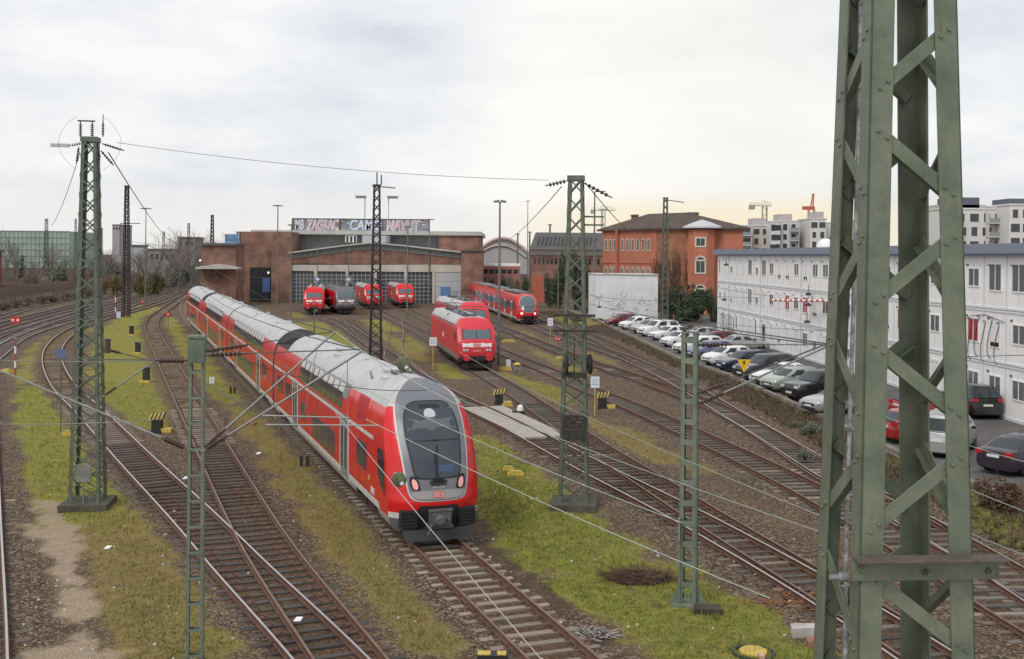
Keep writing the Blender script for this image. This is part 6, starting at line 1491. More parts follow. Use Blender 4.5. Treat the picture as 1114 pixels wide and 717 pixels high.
# ---- apartment blocks on the skyline
M_APW = mat('apartment_white', (.62, .61, .60), .8, var=.06, scale=.1); M_APG = mat('apartment_grey', (.40, .38, .38), .8, var=.08, scale=.1); M_APB = mat('apartment_beige', (.50, .44, .40), .8, var=.06, scale=.1)
def flats(label, u0, u1, v_top, d, floors, m, depth=14, pent=None, step=3.0, seed=0, wide=2.6):
    rr = random.Random(seed); X0, X1 = ray(u0, 250)[0]*d, ray(u1, 250)[0]*d; Zt = CH + ray((u0+u1)/2, v_top)[1]*d
    t = thing('apartment_block', label, 'apartment block', ((X0+X1)/2, d, 0), 0, 'apartment blocks on the skyline'); w = (X1-X0)/2
    mb = MB(); mb.box(-w, w, 0, depth, -.5, Zt); mb.build('wall', m, t, smooth=False)
    mb = MB(); mb.box(-w-.15, w+.15, -.15, depth+.15, Zt, Zt+.35); mb.build('parapet', M_APW, t, smooth=False)
    n = max(2, int(2*w/wide))
    for f in range(floors):
        z = Zt - 1.75 - f*step
        for k in range(n):
            x = -w + (k+.5)*2*w/n; r = rr.random()
            mb = MB(); ww = .55 if r < .5 else .95
            mb.box(x-ww-.08, x+ww+.08, -.04, .02, z-1.0, z+.95); o = mb.build('window', M_DGREY if r < .3 else M_APW, t, smooth=False); g = MB(); g.box(x-ww, x+ww, -.06, -.03, z-.9, z+.85); g.build('pane', M_WGLASS, o, smooth=False)
    return t, w, Zt
def balc(t, x0, x1, Zt, floors, step=3.):
    for f in range(floors):
        z = Zt - 2.95 - f*step; mb = MB(); mb.box(x0, x1, -1.7, -.05, z-.12, z+.08)
        for xx in (x0, x1-.1): mb.box(xx, xx+.1, -1.7, -.05, z+.08, z+2.75)
        mb.build('balcony', M_APW, t, smooth=False); g = MB(); g.box(x0+.12, x1-.12, -1.7, -1.64, z+.08, z+1.05); g.build('balcony_rail', mat('rail_glass', (.25, .28, .30), .2), t, smooth=False)
def penth(t, x0, x1, Zt, h, m=None): mb = MB(); mb.box(x0, x1, 3, 11, Zt, Zt+h); mb.build('penthouse', m or M_DGREY, t, smooth=False)
DS = 330
t, w, z = flats('far white flats peeping out right behind the orange building', 806, 816.5, 246, DS, 3, M_APW, seed=1); balc(t, -w, w, z, 3)
t, w, z = flats('beige flats with a grey top floor, left of the skyline cranes', 818, 838, 246, DS+4, 3, M_APB, seed=2); penth(t, -w*.6, w*.7, z, 2.6, M_APG)
t, w, z = flats('plain white flats between the beige flats and the balconied block', 838.5, 849, 241.5, DS-2, 4, M_APW, seed=3)
t, w, z = flats('white balconied flats with grey penthouse beneath the red crane', 849.5, 868, 241, DS, 4, M_APW, seed=4); balc(t, -w*.1, w, z, 3); penth(t, -w*.9, w*.6, z, 2.4, M_APG)
t, w, z = flats('grey recessed flats left of the red crane', 868.5, 881, 241, DS+8, 4, M_APG, seed=5); balc(t, -w, w*.7, z, 3)
t, w, z = flats('white flats standing just left of the near mast', 881.5, 899, 238.5, DS-6, 4, M_APW, seed=6); penth(t, w*.05, w, z, 2.4, M_APG)
t, w, z = flats('white flats seen through the near mast', 899.5, 925, 243, DS-2, 4, M_APW, seed=7)
t, w, z = flats('pale flats seen between the legs of the near mast', 926, 962, 240, DS+6, 4, M_APB, seed=8)
t, w, z = flats('low white flats behind the right part of the near mast', 1003, 1024, 234, 250, 4, M_APW, seed=9, step=2.9)
t, w, z = flats('white flats with dark rooftop box, right of the near mast', 1026, 1094, 228, 232, 4, M_APW, seed=10, wide=2.3); penth(t, -w*.55, w*.35, z, 2.8, mat('rooftop_dark', (.09, .10, .13), .6)); penth(t, -w*.95, w*.55, z, 1.2, M_APG); balc(t, w*.35, w*.98, z, 4); balc(t, -w, -w*.5, z, 4)
t, w, z = flats('white flats with a dark roof box at the right edge', 1098, 1150, 223.5, 226, 5, M_APW, seed=11, wide=2.4); penth(t, -w*.75, w, z, 1.6, mat('rooftop_dark', (.09, .10, .13), .6))
# cranes
def crane(label, u, vt, d, jl, jr, m, luff=False):
    b = atd(u, 270, d); h = CH + ray(u, vt)[1]*d; t = thing('tower_crane', label, 'crane', (b.x, d, 0), 0, 'cranes on the skyline'); w = .9
    mb = MB()
    for a, c in ((-1, -1), (1, -1), (1, 1), (-1, 1)): mb.bar((a*w, c*w, 0), (a*w, c*w, h), .28, .28)
    n = int(h/2.4)
    for k in range(n):
        z = k*2.4; s = 1 if k % 2 else -1; mb.bar((-s*w, -w, z), (s*w, -w, z+2.4), .2, .2); mb.bar((w, -s*w, z), (w, s*w, z+2.4), .2, .2)
    mb.build('tower', m, t, smooth=False); mb = MB()
    if luff:
        for s in (-.5, .5): mb.bar((s, 0, h), (s*.3 + jr, 0, h+jl), .3, .3)
        for k in range(8): mb.bar(((-.5 if k % 2 else .5)*.8 + jr*k/8, 0, h+jl*k/8), ((.5 if k % 2 else -.5)*.8 + jr*(k+1)/8, 0, h+jl*(k+1)/8), .2, .2)
        mb.bar((-3, 0, h+.5), (1, 0, h+.5), 1.0, 1.2)
    else:
        for zz, s in ((0, -.5), (0, .5)): mb.bar((-jl, s, h), (jr, s, h), .3, .3)
        mb.bar((-jl*.2, 0, h+2.2), (jr*.6, 0, h+1.6), .22, .22); 
        for k in range(14): x = lerp(-jl, jr, k/14); mb.bar((x, 0, h), (x+(jl+jr)/28, 0, h+1.5), .18, .18)
        mb.box(-jl-.2, -jl+2.2, -.8, .8, h-1.6, h+.3)
    mb.build('jib', m, t, smooth=False)
crane('pale yellow tower crane above the beige flats', 831.5, 224, 460, 6.5, 3., mat('crane_yellow', (.34, .32, .25), .6))
crane('red luffing crane among the flats', 882.5, 228, 360, 5.4, .6, mat('crane_red', (.42, .10, .06), .6), True)
crane('faint tower crane far behind the lamp post', 656, 229, 520, 6, 6, mat('crane_grey', (.35, .34, .33), .6))
# ---- left background
gb_ = thing('green_glass_building', 'wide green glass office building behind the trees at far left', 'building', (0, 430, 0)); pg = 430/CF
gx = lambda u: (u-557)*pg; gzz = lambda v, u=40: CH + ray(u, v)[1]*430
mb = MB(); mb.box(gx(-60), gx(75.5), 0, 30, 0, gzz(251.5)); mb.build('facade', mat('green_glass', (.30, .38, .34), .7, var=.2, scale=.08), gb_, smooth=False)  # facade and mullion colours paled, standing in for distance haze
mb = MB()
for k in range(30): x = lerp(gx(-60), gx(75.5), k/29); mb.box(x-.12, x+.12, -.2, 0, 0, gzz(251.5))
for k in range(6): z = lerp(5, gzz(251.5), k/5); mb.box(gx(-60), gx(75.5), -.22, 0, z-.15, z+.15)
mb.build('mullions', mat('green_mullion', (.22, .29, .26), .6), gb_, smooth=False)
def block(name, label, u0, u1, vt, d, m, dep=12, vb=None, roof=None, wins=0):
    t = thing(name, label, 'building', (0, d, 0), 0, 'far buildings on the left'); p = d/CF; X0, X1 = (u0-557)*p, (u1-557)*p; zt = CH + ray(u0, vt)[1]*d
    mb = MB(); mb.box(X0, X1, 0, dep, -.3, zt); mb.build('wall', m, t, smooth=False); mb = MB(); mb.box(X0-.3, X1+.3, -.3, dep+.3, zt, zt+.5); mb.build('roof', roof or M_DGREY, t, smooth=False)
    for k in range(wins):
        x = lerp(X0, X1, (k+.5)/wins); mb = MB(); mb.box(x-.5, x+.5, -.06, 0, zt-3, zt-1.3); mb.build('window', M_GLASS, t, smooth=False)
    return t
block('far_tower', 'grey and pink tower block far beyond the trees left of centre', 122, 131.5, 245, 700, mat('far_tower_grey', (.34, .31, .33), .9), 20, wins=3)
if False: block('far_house', 'brown low building behind the bare trees left of the thin lattice mast', 52, 84, 273, 300, mat('far_brick', (.20, .12, .09), .9, var=.2), wins=5)
block('far_house', 'white-walled far house right of the slender lattice mast', 143, 157, 268, 330, mat('far_white', (.38, .39, .40), .9, var=.15), 3)
block('far_house', 'long grey far building under the bare trees', 157, 190, 272, 360, mat('far_grey', (.24, .23, .22), .9, var=.2), wins=6)
block('far_house', 'dark far block left of the depot behind the tree tops', 194, 212, 259, 420, mat('far_dark', (.20, .19, .185), .9), wins=3)
block('far_house', 'reddish brick building at the far left edge above the platform edge', -60, -27, 274, 190, mat('far_red', (.22, .08, .06), .9, var=.2), 10, wins=2)
# steel hall arch far behind
ha = thing('station_hall', 'far arched station hall with pinkish steel arches behind the depot', 'station hall', (0, 520, 0)); ph = 520/CF
hx = lambda u: (u-557)*ph; hz = lambda v: CH + ray(545, v)[1]*520
mb = MB(); arc = [(lerp(hx(518), hx(575), k/16), lerp(hz(280), hz(259), math.sin(math.pi*(k+1.5)/19))) for k in range(17)]
mb.ext([(hx(518), 0)] + arc + [(hx(575), 0)], (0, 1, 0), (1, 0, 0), (0, 0, 1), (0, 60, 0)); fixn(mb.build('hall_front', mat('hall_glass', (.36, .355, .36), .6, var=.2, scale=.1), ha, smooth=False))
mb = MB(); mb.path([(x, .5, z) for x, z in arc], .9, 6); mb.path([(x*.985 - 1.1, .5, z*.8) for x, z in arc], .5, 6); mb.build('steel_arch', mat('arch_pink', (.50, .38, .37), .7), ha)
# long pale footbridge / platform edge at the left
w_ = thing('platform_edge', 'pale concrete platform edge running across the far left bank', 'platform', (0, 0, 0)); a_, b_ = at(-40, 316, 1.8), at(73, 300.5, 1.8); dvv = (b_-a_); 
mb = MB(); mb.bar(a_ + V((0, 0, -.25)), b_ + V((0, 0, -.25)), 1.2, .6); mb.build('slab', M_LGREY, w_, smooth=False)
mb = MB()
for k in range(9): p = a_.lerp(b_, k/8); mb.box(p.x-.3, p.x+.3, p.y-.3, p.y+.3, -.3, 1.5)
mb.build('supports', M_CONC, w_, smooth=False)
# ---------------------------------------------------------------- parked cars
M_TYRE = mat('tyre', (.02, .02, .02), .85); M_RIM = mat('alloy_rim', (.32, .33, .34), .35, metal=.7); M_CGL = mat('car_glass', (.03, .037, .042), .05); M_PLATE = mat('number_plate', (.62, .62, .60), .5); M_TAIL = mat('tail_lens', (.42, .02, .02), .15); M_HEADL = mat('clear_lens', (.55, .57, .60), .08); M_GRIL = mat('car_grille', (.025, .025, .028), .4)
CAR = {  # length, width, outline of the lower body (y, z), glasshouse (windscreen foot, roof front, roof rear, rear foot), roof height
 'sedan': (4.6, 1.78, [(2.3, .62), (2.22, .76), (1.9, .86), (1.0, .98), (.9, .99), (-1.55, 1.02), (-2.15, 1.02), (-2.28, .92), (-2.3, .6)], (1.02, .22, -.95, -1.75), 1.44),
 'hatch': (4.1, 1.74, [(2.05, .62), (1.96, .78), (1.7, .90), (1.0, 1.02), (.9, 1.03), (-1.6, 1.06), (-1.95, 1.05), (-2.03, .9), (-2.05, .6)], (1.12, .30, -1.35, -1.98), 1.50),
 'wagon': (4.65, 1.80, [(2.32, .62), (2.22, .78), (1.9, .88), (1.05, 1.0), (.9, 1.01), (-1.9, 1.05), (-2.22, 1.04), (-2.3, .9), (-2.32, .6)], (1.08, .25, -1.75, -2.25), 1.50),
 'suv': (4.65, 1.90, [(2.32, .72), (2.25, .95), (1.95, 1.05), (1.1, 1.14), (1.0, 1.15), (-1.9, 1.2), (-2.2, 1.18), (-2.3, 1.0), (-2.32, .7)], (1.15, .42, -1.7, -2.24), 1.74),
 'van': (4.45, 1.83, [(2.22, .68), (2.12, .95), (1.8, 1.08), (1.35, 1.16), (1.2, 1.18), (-1.9, 1.2), (-2.14, 1.2), (-2.2, 1.0), (-2.22, .68)], (1.5, .62, -2.0, -2.18), 1.83)}
CAR_M = {}
def car_meshes(kind):
    if kind in CAR_M: return CAR_M[kind]
    Ln, Wd, out, gh, RH = CAR[kind]; hw = Wd/2; D = {}
    def st(y):
        z = interp(-y, [-p[0] for p in out], [p[1] for p in out]); e = max(0, abs(y)-(Ln/2-.75))/.75; w = hw*(1 - .17*e**2.2); return w, z
    ys = [Ln/2, Ln/2-.04, Ln/2-.12, Ln/2-.3] + list(np.linspace(Ln/2-.6, -Ln/2+.6, 13)) + [-Ln/2+.3, -Ln/2+.12, -Ln/2+.04, -Ln/2]
    b = MB(); vs = []; n = 12
    for y in ys:
        w, z = st(y); zb = .22 + (.06 if abs(y) > Ln/2-.1 else 0); half = [(w*.86, zb), (w*.97, zb+.1), (w, .46), (w*1.0, .66), (w*.965, z-.10), (w*.90, z-.02), (w*.55, z+.015)]
        ring = half + [(-x, q) for x, q in half[::-1]]; n = len(ring); vs += [(x, y, q) for x, q in ring]
    fs = [(i*n+k, i*n+(k+1) % n, (i+1)*n+(k+1) % n, (i+1)*n+k) for i in range(len(ys)-1) for k in range(n)] + [tuple(range(n)), tuple((len(ys)-1)*n+k for k in range(n-1, -1, -1))]
    b.add(vs, fs)
    # glasshouse
    zc = RH; rings = []
    zb = st(0)[1]
    for t, wsc in ((0, .93), (.45, .86), (.85, .745), (1., .66)):
        zf = lerp(zb-.03, zc-.02, t); y0 = lerp(gh[0], gh[1], t**.9); y1 = lerp(gh[3], gh[2], t**1.1); rings.append((y0, y1, wsc*hw, zf))
    def gring(y0, y1, w, z, k=0):
        bow = .10
        return [(-w*.93, y0-.05, z), (-w*.5, y0+bow*.7-.05, z), (0, y0+bow-.05, z), (w*.5, y0+bow*.7-.05, z), (w*.93, y0-.05, z), (w, y0-.12, z), (w, (y0+y1)/2, z), (w, y1+.1, z), (w*.9, y1+.02, z), (0, y1-.04, z), (-w*.9, y1+.02, z), (-w, y1+.1, z), (-w, (y0+y1)/2, z), (-w, y0-.12, z)]
    gv = [p for r in rings for p in gring(*r)]; m = 14; gf = [(i*m+k, i*m+(k+1) % m, (i+1)*m+(k+1) % m, (i+1)*m+k) for i in range(3) for k in range(m)]
    tp = [(x*.6, lerp((rings[-1][0]+rings[-1][1])/2, y, .8), zc+.02) for x, y, z in gring(*rings[-1])]; gv += tp; gf += [(3*m+k, 3*m+(k+1) % m, 4*m+(k+1) % m, 4*m+k) for k in range(m)] + [tuple(4*m+k for k in range(m))]
    b.add(gv, gf)
    # wheel arches (dark) are set in the body sides
    wb = Ln*.295
    for s in (-1, 1):
        for y in (wb, -wb): b.lathe([(.37, 0), (.37, .012)], (s*(hw*.985), y, .33), (s, 0, 0), 18, 1)
    o = fixn(b.build('body', [M_WHITE, M_BLACK], None, sharp=30)); D['body'] = o.data; bpy.data.objects.remove(o)
    def quadpatch(nm, corners, m, nn=5):
        mb = MB(); a, b_, c, d = [V(p) for p in corners]; nrm = (b_-a).cross(d-a).normalized()
        vs = []; 
        for i in range(nn):
            for j in range(nn): vs.append(a.lerp(b_, i/(nn-1)).lerp(d.lerp(c, i/(nn-1)), j/(nn-1)))
        mb.add(vs, [(i*nn+j, (i+1)*nn+j, (i+1)*nn+j+1, i*nn+j+1) for i in range(nn-1) for j in range(nn-1)]); o = mb.build(nm, m); me_ = o.data; bpy.data.objects.remove(o); return me_
    def ws(front):
        mb = MB(); vs = []
        for i in range(3):
            y0, y1, w, z = rings[i if i < 2 else 2]; t = [.04, .5, .97][i]
            ra, rb = rings[0], rings[2]
            y = interp(t, [0, .53, 1], [rings[k][0] if front else rings[k][1] for k in (0, 1, 2)]); w = interp(t, [0, .53, 1], [rings[k][2] for k in (0, 1, 2)]); z = interp(t, [0, .53, 1], [rings[k][3] for k in (0, 1, 2)])
            s = 1 if front else -1
            bow = .10 if front else .06
            for q in (-.86, -.45, 0, .45, .86): vs.append((w*q, y + s*(bow*(1-(abs(q)/.93)**1.6)) - (.05 if front else -.02) + s*.018, z + .012))
        mb.add(vs, [(i*5+k, i*5+k+1, (i+1)*5+k+1, (i+1)*5+k) for i in range(2) for k in range(4)]); o = mb.build('windscreen' if front else 'rear_window', M_CGL); me_ = o.data; bpy.data.objects.remove(o); return me_
    D['windscreen'] = ws(True); D['rear_window'] = ws(False)
    for s, nm in ((1, 'R'), (-1, 'L')):
        mb = MB(); vs = []
        for t in (.10, .53, .93):
            y0 = interp(t, [0, .53, 1], [rings[k][0] for k in (0, 1, 2)]); y1 = interp(t, [0, .53, 1], [rings[k][1] for k in (0, 1, 2)]); w = interp(t, [0, .53, 1], [rings[k][2] for k in (0, 1, 2)]); z = interp(t, [0, .53, 1], [rings[k][3] for k in (0, 1, 2)])
            for q in np.linspace(.09, .93, 6): vs.append((s*(w+.010), lerp(y0-.1, y1+.08, q), z))
        mb.add(vs, [(i*6+k, i*6+k+1, (i+1)*6+k+1, (i+1)*6+k) for i in range(2) for k in range(5) if k != 2]); o = mb.build('side_window', M_CGL); D['side_window'+nm] = o.data; bpy.data.objects.remove(o)
        w, z = st(Ln/2-.15)
        mb = MB(); mb.add([(s*w*.55, Ln/2+.012, z-.20), (s*w*.93, Ln/2-.10, z-.17), (s*w*.97, Ln/2-.28, z-.06), (s*w*.6, Ln/2-.02, z-.05)], [(0, 1, 2, 3)]); mb.box(min(s*w*.55, s*w*.9), max(s*w*.55, s*w*.9), Ln/2-.14, Ln/2+.012, z-.2, z-.07); o = mb.build('headlight', M_HEADL); D['headlight'+nm] = o.data; bpy.data.objects.remove(o)
        w, z = st(-Ln/2+.15); hi = z+.35 if kind in ('van', 'suv') else z-.02
        mb = MB(); mb.box(min(s*w*.62, s*w*.99), max(s*w*.62, s*w*.99), -Ln/2-.012, -Ln/2+.2, z-.22, z-.05); o = mb.build('tail_light', M_TAIL); D['tail_light'+nm] = o.data; bpy.data.objects.remove(o)
        mb = MB(); mb.box(s*hw*.98, s*(hw+.14), .62, .74, 1.0, 1.12) if s > 0 else mb.box(-(hw+.14), -hw*.98, .62, .74, 1.0, 1.12); o = mb.build('door_mirror', M_GRIL); D['door_mirror'+nm] = o.data; bpy.data.objects.remove(o)
    w, z = st(Ln/2)
    mb = MB(); mb.box(-.48, .48, Ln/2-.05, Ln/2+.014, z-.12, z-.0); mb.box(-.6, .6, Ln/2-.05, Ln/2+.010, .28, .40); o = mb.build('grille', M_GRIL); D['grille'] = o.data; bpy.data.objects.remove(o)
    mb = MB(); mb.box(-.26, .26, Ln/2-.02, Ln/2+.024, .44, .55); mb.box(-.26, .26, -Ln/2-.024, -Ln/2+.02, .72, .83); o = mb.build('number_plate', M_PLATE); D['number_plate'] = o.data; bpy.data.objects.remove(o)
    mb = MB(); mb.lathe([(.25, -.1), (.31, -.09), (.325, -.04), (.325, .05), (.30, .09), (.21, .095)], (0, 0, 0), (1, 0, 0), 20); o = mb.build('tyre', M_TYRE); D['wheel'] = o.data; bpy.data.objects.remove(o)
    mb = MB(); mb.lathe([(.215, -.1), (.215, .085), (.19, .09), (.06, .075), (.05, .10), (.0, .10)], (0, 0, 0), (1, 0, 0), 20)
    o = mb.build('rim', M_RIM); D['rim'] = o.data; bpy.data.objects.remove(o)
    CAR_M[kind] = D; return D
PAINTS = {}
def paint(nm, col, metal=.0, r=.22):
    m = mat('car_paint_'+nm, col, r, metal); m.node_tree.nodes['Principled BSDF'].inputs['Coat Weight'].default_value = .6; m.node_tree.nodes['Principled BSDF'].inputs['Coat Roughness'].default_value = .06; return m
def car(kind, label, loc, rz, pm, cat='car'):
    D = car_meshes(kind); Ln, Wd = CAR[kind][:2]; t = thing('parked_car' if kind != 'van' else 'parked_van', label, cat, loc, rz, 'vehicles in the car park')
    def put(nm, me_, par=t, loc=(0, 0, 0), rot=0):
        o = bpy.data.objects.new(nm, me_); COL.objects.link(o); o.parent = par; o.location = loc; o.rotation_euler = (0, 0, rot); return o
    b = put('body', D['body']); b.material_slots[0].link = 'OBJECT'; b.material_slots[0].material = pm
    for k in ('windscreen', 'rear_window', 'grille', 'number_plate'): put(k, D[k])
    for k in ('side_window', 'headlight', 'tail_light', 'door_mirror'):
        for s in 'LR': put(k, D[k+s])
    for s in (-1, 1):
        for y in (Ln*.295, -Ln*.295):
            w = put('wheel', D['wheel'], t, (s*(Wd/2-.10), y, .325), 0 if s > 0 else math.pi); put('rim', D['rim'], w)
    return t
P_W = paint('white', (.72, .73, .74)); P_S = paint('silver', (.42, .43, .44), .5, .3); P_G = paint('green_silver', (.36, .40, .37), .4, .3); P_DG = paint('dark_grey', (.06, .063, .068), .5, .28); P_BK = paint('black', (.014, .014, .016)); P_BL = paint('dark_blue', (.02, .026, .06), .3); P_R = paint('red', (.30, .018, .018)); P_PU = paint('dark_purple', (.045, .035, .05), .3); P_VB = paint('violet_blue', (.17, .17, .30), .2); P_DR = paint('dark_red', (.16, .015, .02))
def head_at(u, v, dirx=-1, diry=-.55): return at(u, v, PARK_Z)
def park(kind, label, u, v, paint_, diry=-.45, dirx=-1., tail=False, cat='car'):
    """(u, v): photo pixel of the middle of the front (or rear) bumper at ground level"""
    p = at(u, v, PARK_Z); d = V((dirx, diry, 0)).normalized(); L_ = CAR[kind][0]; c = p - d*(L_/2) if not tail else p + d*(L_/2)
    return car(kind, label, (c.x, c.y, PARK_Z), heading(d), paint_, cat)
park('hatch', 'small dark red car parked farthest away, at the corner of the white wall', 661, 354.5, P_DR)
park('hatch', 'white car parked farthest back in the row by the white wall', 676, 358.5, P_W)
park('wagon', 'silver estate car beside the farthest white car', 688, 362.5, P_S)
park('suv', 'white off-road car third from the white wall', 697, 366, P_W)
park('sedan', 'white saloon just left of the lattice mast by the cars', 709, 370, P_W)
park('hatch', 'white hatchback just right of the lattice mast by the cars', 722, 377.5, P_W)
park('wagon', 'white estate car left of the slim batten mast', 736, 384.5, P_W)
park('hatch', 'violet-blue car half hidden by the slim batten mast', 750, 390.5, P_VB)
park('hatch', 'white hatchback right of the slim batten mast', 768, 397.5, P_W)
park('wagon', 'dark blue estate car with a bright headlamp', 782, 404, P_BL)
park('suv', 'dark grey estate car behind the yellow warning triangle', 804, 413, P_DG)
park('sedan', 'white saloon in front of the dark grey estate car', 822, 419, P_W)
park('hatch', 'pale green-silver hatchback beside the black off-road car', 834, 426, P_G)
park('suv', 'black off-road car with chrome front left of the near mast', 858, 435.5, P_BK)
park('sedan', 'silver-black saloon with bright front just left of the near mast', 879, 450.5, P_S)
park('hatch', 'dark red car standing in the second row behind the row of white cars', 768, 377.5, P_DR, diry=.2, dirx=1, tail=True)
park('sedan', 'red-tailed silver car beside the dark red car in the second row', 783, 381.5, P_S, diry=.2, dirx=1, tail=True)
park('hatch', 'light car behind the slim batten mast in the second row', 751, 372, P_S, diry=.2, dirx=1, tail=True)
park('hatch', 'red car seen through the legs of the near mast', 962, 481, P_R, diry=.25, dirx=1, tail=True)
park('hatch', 'second red car standing behind the other red car beyond the near mast', 975, 456, P_R, diry=.25, dirx=1, tail=True)
park('van', 'silver high-roofed van half hidden by the near mast', 1019, 499, P_S, diry=1., dirx=.66, tail=True, cat='van')
park('sedan', 'dark purple car with round tail right of the near mast', 1080, 517, P_PU, diry=.6, dirx=1, tail=True)
park('suv', 'black car with glowing red tail lights parked against the container building', 1075, 457, P_BK, diry=1., dirx=-.05, tail=True)
# bicycles at the container building
def bike(label, loc, rz, fm):
    t = thing('bicycle', label, 'bicycle', loc, rz, 'bicycles at the container building')
    for y in (.52, -.52):
        k = MB(); k.path([(0, y + .33*math.cos(a), .35 + .33*math.sin(a)) for a in np.linspace(0, 2*math.pi, 15)], .022, 5)
        for a in np.linspace(0, math.pi, 5)[:-1]: k.tube((0, y-.32*math.cos(a), .35-.32*math.sin(a)), (0, y+.32*math.cos(a), .35+.32*math.sin(a)), .006, 4)
        k.build('wheel', M_TYRE, t)
    k = MB()
    for a, b in (((0, -.52, .35), (0, -.05, .32)), ((0, -.05, .32), (0, -.2, .85)), ((0, -.52, .35), (0, -.18, .75)), ((0, -.18, .78), (0, .36, .82)), ((0, -.05, .32), (0, .38, .72)), ((0, .52, .35), (0, .34, .98))): k.tube(a, b, .022, 6)
    k.build('frame', fm, t); k = MB(); k.path([(-.28, .24, 1.02), (-.1, .34, 1.0), (.1, .34, 1.0), (.28, .24, 1.02)], .016, 6); k.build('handlebar', M_DGREY, t); k = MB(); k.box(-.07, .07, -.34, -.1, .9, .95); k.build('saddle', M_BLACK, t)
dn = dv.normalized(); out_ = V((dn.y, -dn.x, 0)); out_ = out_ if out_.x < 0 else -out_
for k, (u, lab, m) in enumerate(((801, 'leftmost bicycle leaning at the container building', M_DGREY), (808, 'dark bicycle beside the leftmost one', M_BLACK), (815, 'grey bicycle in the middle of the bicycle rack', M_GALV), (823, 'bicycle just left of the blue door', M_DGREY), (830, 'white bicycle right of the rack middle', M_WHITE), (837, 'rightmost bicycle by the blue door', M_GALV))):
    p = FA + dn*locx(u) + out_*1.1; bike(lab, (p.x, p.y, PARK_Z), cang + (.35 if k % 2 else -.3), m)
# ---------------------------------------------------------------- small yard equipment
M_SIGNW = mat('sign_white', (.66, .69, .74), .5); M_SIGNB = mat('sign_blue_print', (.30, .36, .50), .5)
def post_sign(label, u, vb, vt, w, hpx, post_m, plate_m=M_SIGNW, z0=0., face=None, printed=True):
    b, h = at2(u, vb, vt, z0); t = thing('track_sign', label, 'sign', (b.x, b.y, b.z), 0, 'square signs on yellow posts'); s = b.y/CF; H_ = hpx*s
    k = MB(); k.tube((0, 0, 0), (0, 0, h-H_*.3), .035, 8); k.build('post', post_m, t)
    k = MB(); k.box(-w*s/2, w*s/2, -.055, -.04, h-H_, h); pl = k.build('plate', plate_m, t, smooth=False)
    if printed:
        k = MB()
        for q in range(3): k.box(-w*s*.36, w*s*(.36-.1*(q % 2)), -.058, -.055, h-H_*(.3+.2*q)-H_*.04, h-H_*(.3+.2*q)+H_*.04)
        k.build('print', M_SIGNB, pl, smooth=False)
post_sign('square white sign on a yellow post before the front red locomotive', 471, 403, 367, 8, 9, M_YEL)
post_sign('square white sign on a tall yellow post right of the mast with weights', 647, 453, 409.5, 9.5, 12.5, M_YEL)
post_sign('white square sign on a thin yellow post right of the railcar', 598.5, 372, 346, 6, 8.5, M_YEL)
post_sign('white board on a short post beside the front locomotive', 553, 402, 391, 5, 8.5, M_GALV, printed=False)
post_sign('blue-grey box sign on a tall thin post at the curved track', 66, 470, 380, 13, 10, M_MAST, mat('sign_blue_grey', (.10, .13, .22), .5), printed=False)
post_sign('pale blue board on a dark post at the far end of the green strip', 129, 352, 339, 4.5, 7, M_DGREY, mat('sign_pale_blue', (.45, .52, .66), .5), printed=False)
# yellow warning triangle
b, h = at2(809, 432, 391, .3); t = thing('warning_sign', 'yellow triangular warning sign with a black lightning bolt above the bank', 'sign', (b.x, b.y, b.z)); s = b.y/CF
k = MB(); k.tube((0, 0, 0), (0, 0, h-.1), .03, 8); k.build('post', M_GALV, t)
k = MB(); a = 7.6*s; k.ext([(-a, h), (a, h), (a*.12, h-1.72*a), (-a*.12, h-1.72*a)], (0, -.06, 0), (1, 0, 0), (0, 0, 1), (0, .02, 0)); fixn(k.build('plate', mat('warning_yellow', (.75, .48, .02), .5), t, smooth=False))
k = MB(); c = h-.55*a; q = a*.36; k.ext([(-.2*q, c+1.1*q), (.55*q, c+1.1*q), (.15*q, c+.25*q), (.6*q, c+.25*q), (-.35*q, c-1.4*q), (-.05*q, c-.15*q), (-.55*q, c-.15*q)], (0, -.064, 0), (1, 0, 0), (0, 0, 1), (0, .004, 0)); fixn(k.build('bolt_symbol', M_BLACK, t, smooth=False))
# point indicators with striped boards
M_STRB = mat('stripe_black', (.02, .02, .02), .6)
def indicator(label, u, vb, side=1, foot=True):
    b = at(u, vb); t = thing('point_indicator', label, 'point indicator', (b.x, b.y, 0), 0, 'point indicators with striped boards')
    k = MB(); k.box(-.24, .24, -.2, .2, 0, .62); k.box(-.28, .28, -.24, .24, 0, .1); k.build('lamp_box', M_STRB, t)
    ang = R(28); ca, sa = math.cos(ang), math.sin(ang)
    for q in range(4):
        k = MB(); o = V((-.40, -.26, .62)); x0 = .2*q
        k.ext([(x0, 0), (x0+.1, 0), (x0+.22, .32), (x0+.12, .32)], o, (1, 0, .12), (0, .3, .95), (0, .03, -.01), 0); k.ext([(x0+.1, 0), (x0+.2, 0), (x0+.32, .32), (x0+.22, .32)], o, (1, 0, .12), (0, .3, .95), (0, .03, -.01), 1)
        fixn(k.build('striped_board', [mat('stripe_yellow', (.42, .31, .06), .6, var=.3), M_STRB], t, smooth=False))
    if foot: k = MB(); k.box(side*.45-.2 if side > 0 else -.75, .75 if side > 0 else side*.45+.2, -.2, .2, 0, .2); k.build('yellow_counterweight', M_YEL, t)
indicator('black point indicator with striped board between the two curved left tracks', 171, 470)
indicator('black point indicator with striped board by the pale crossing boards', 543, 440)
indicator('black point indicator with striped board beside the tall square sign', 655.5, 444)
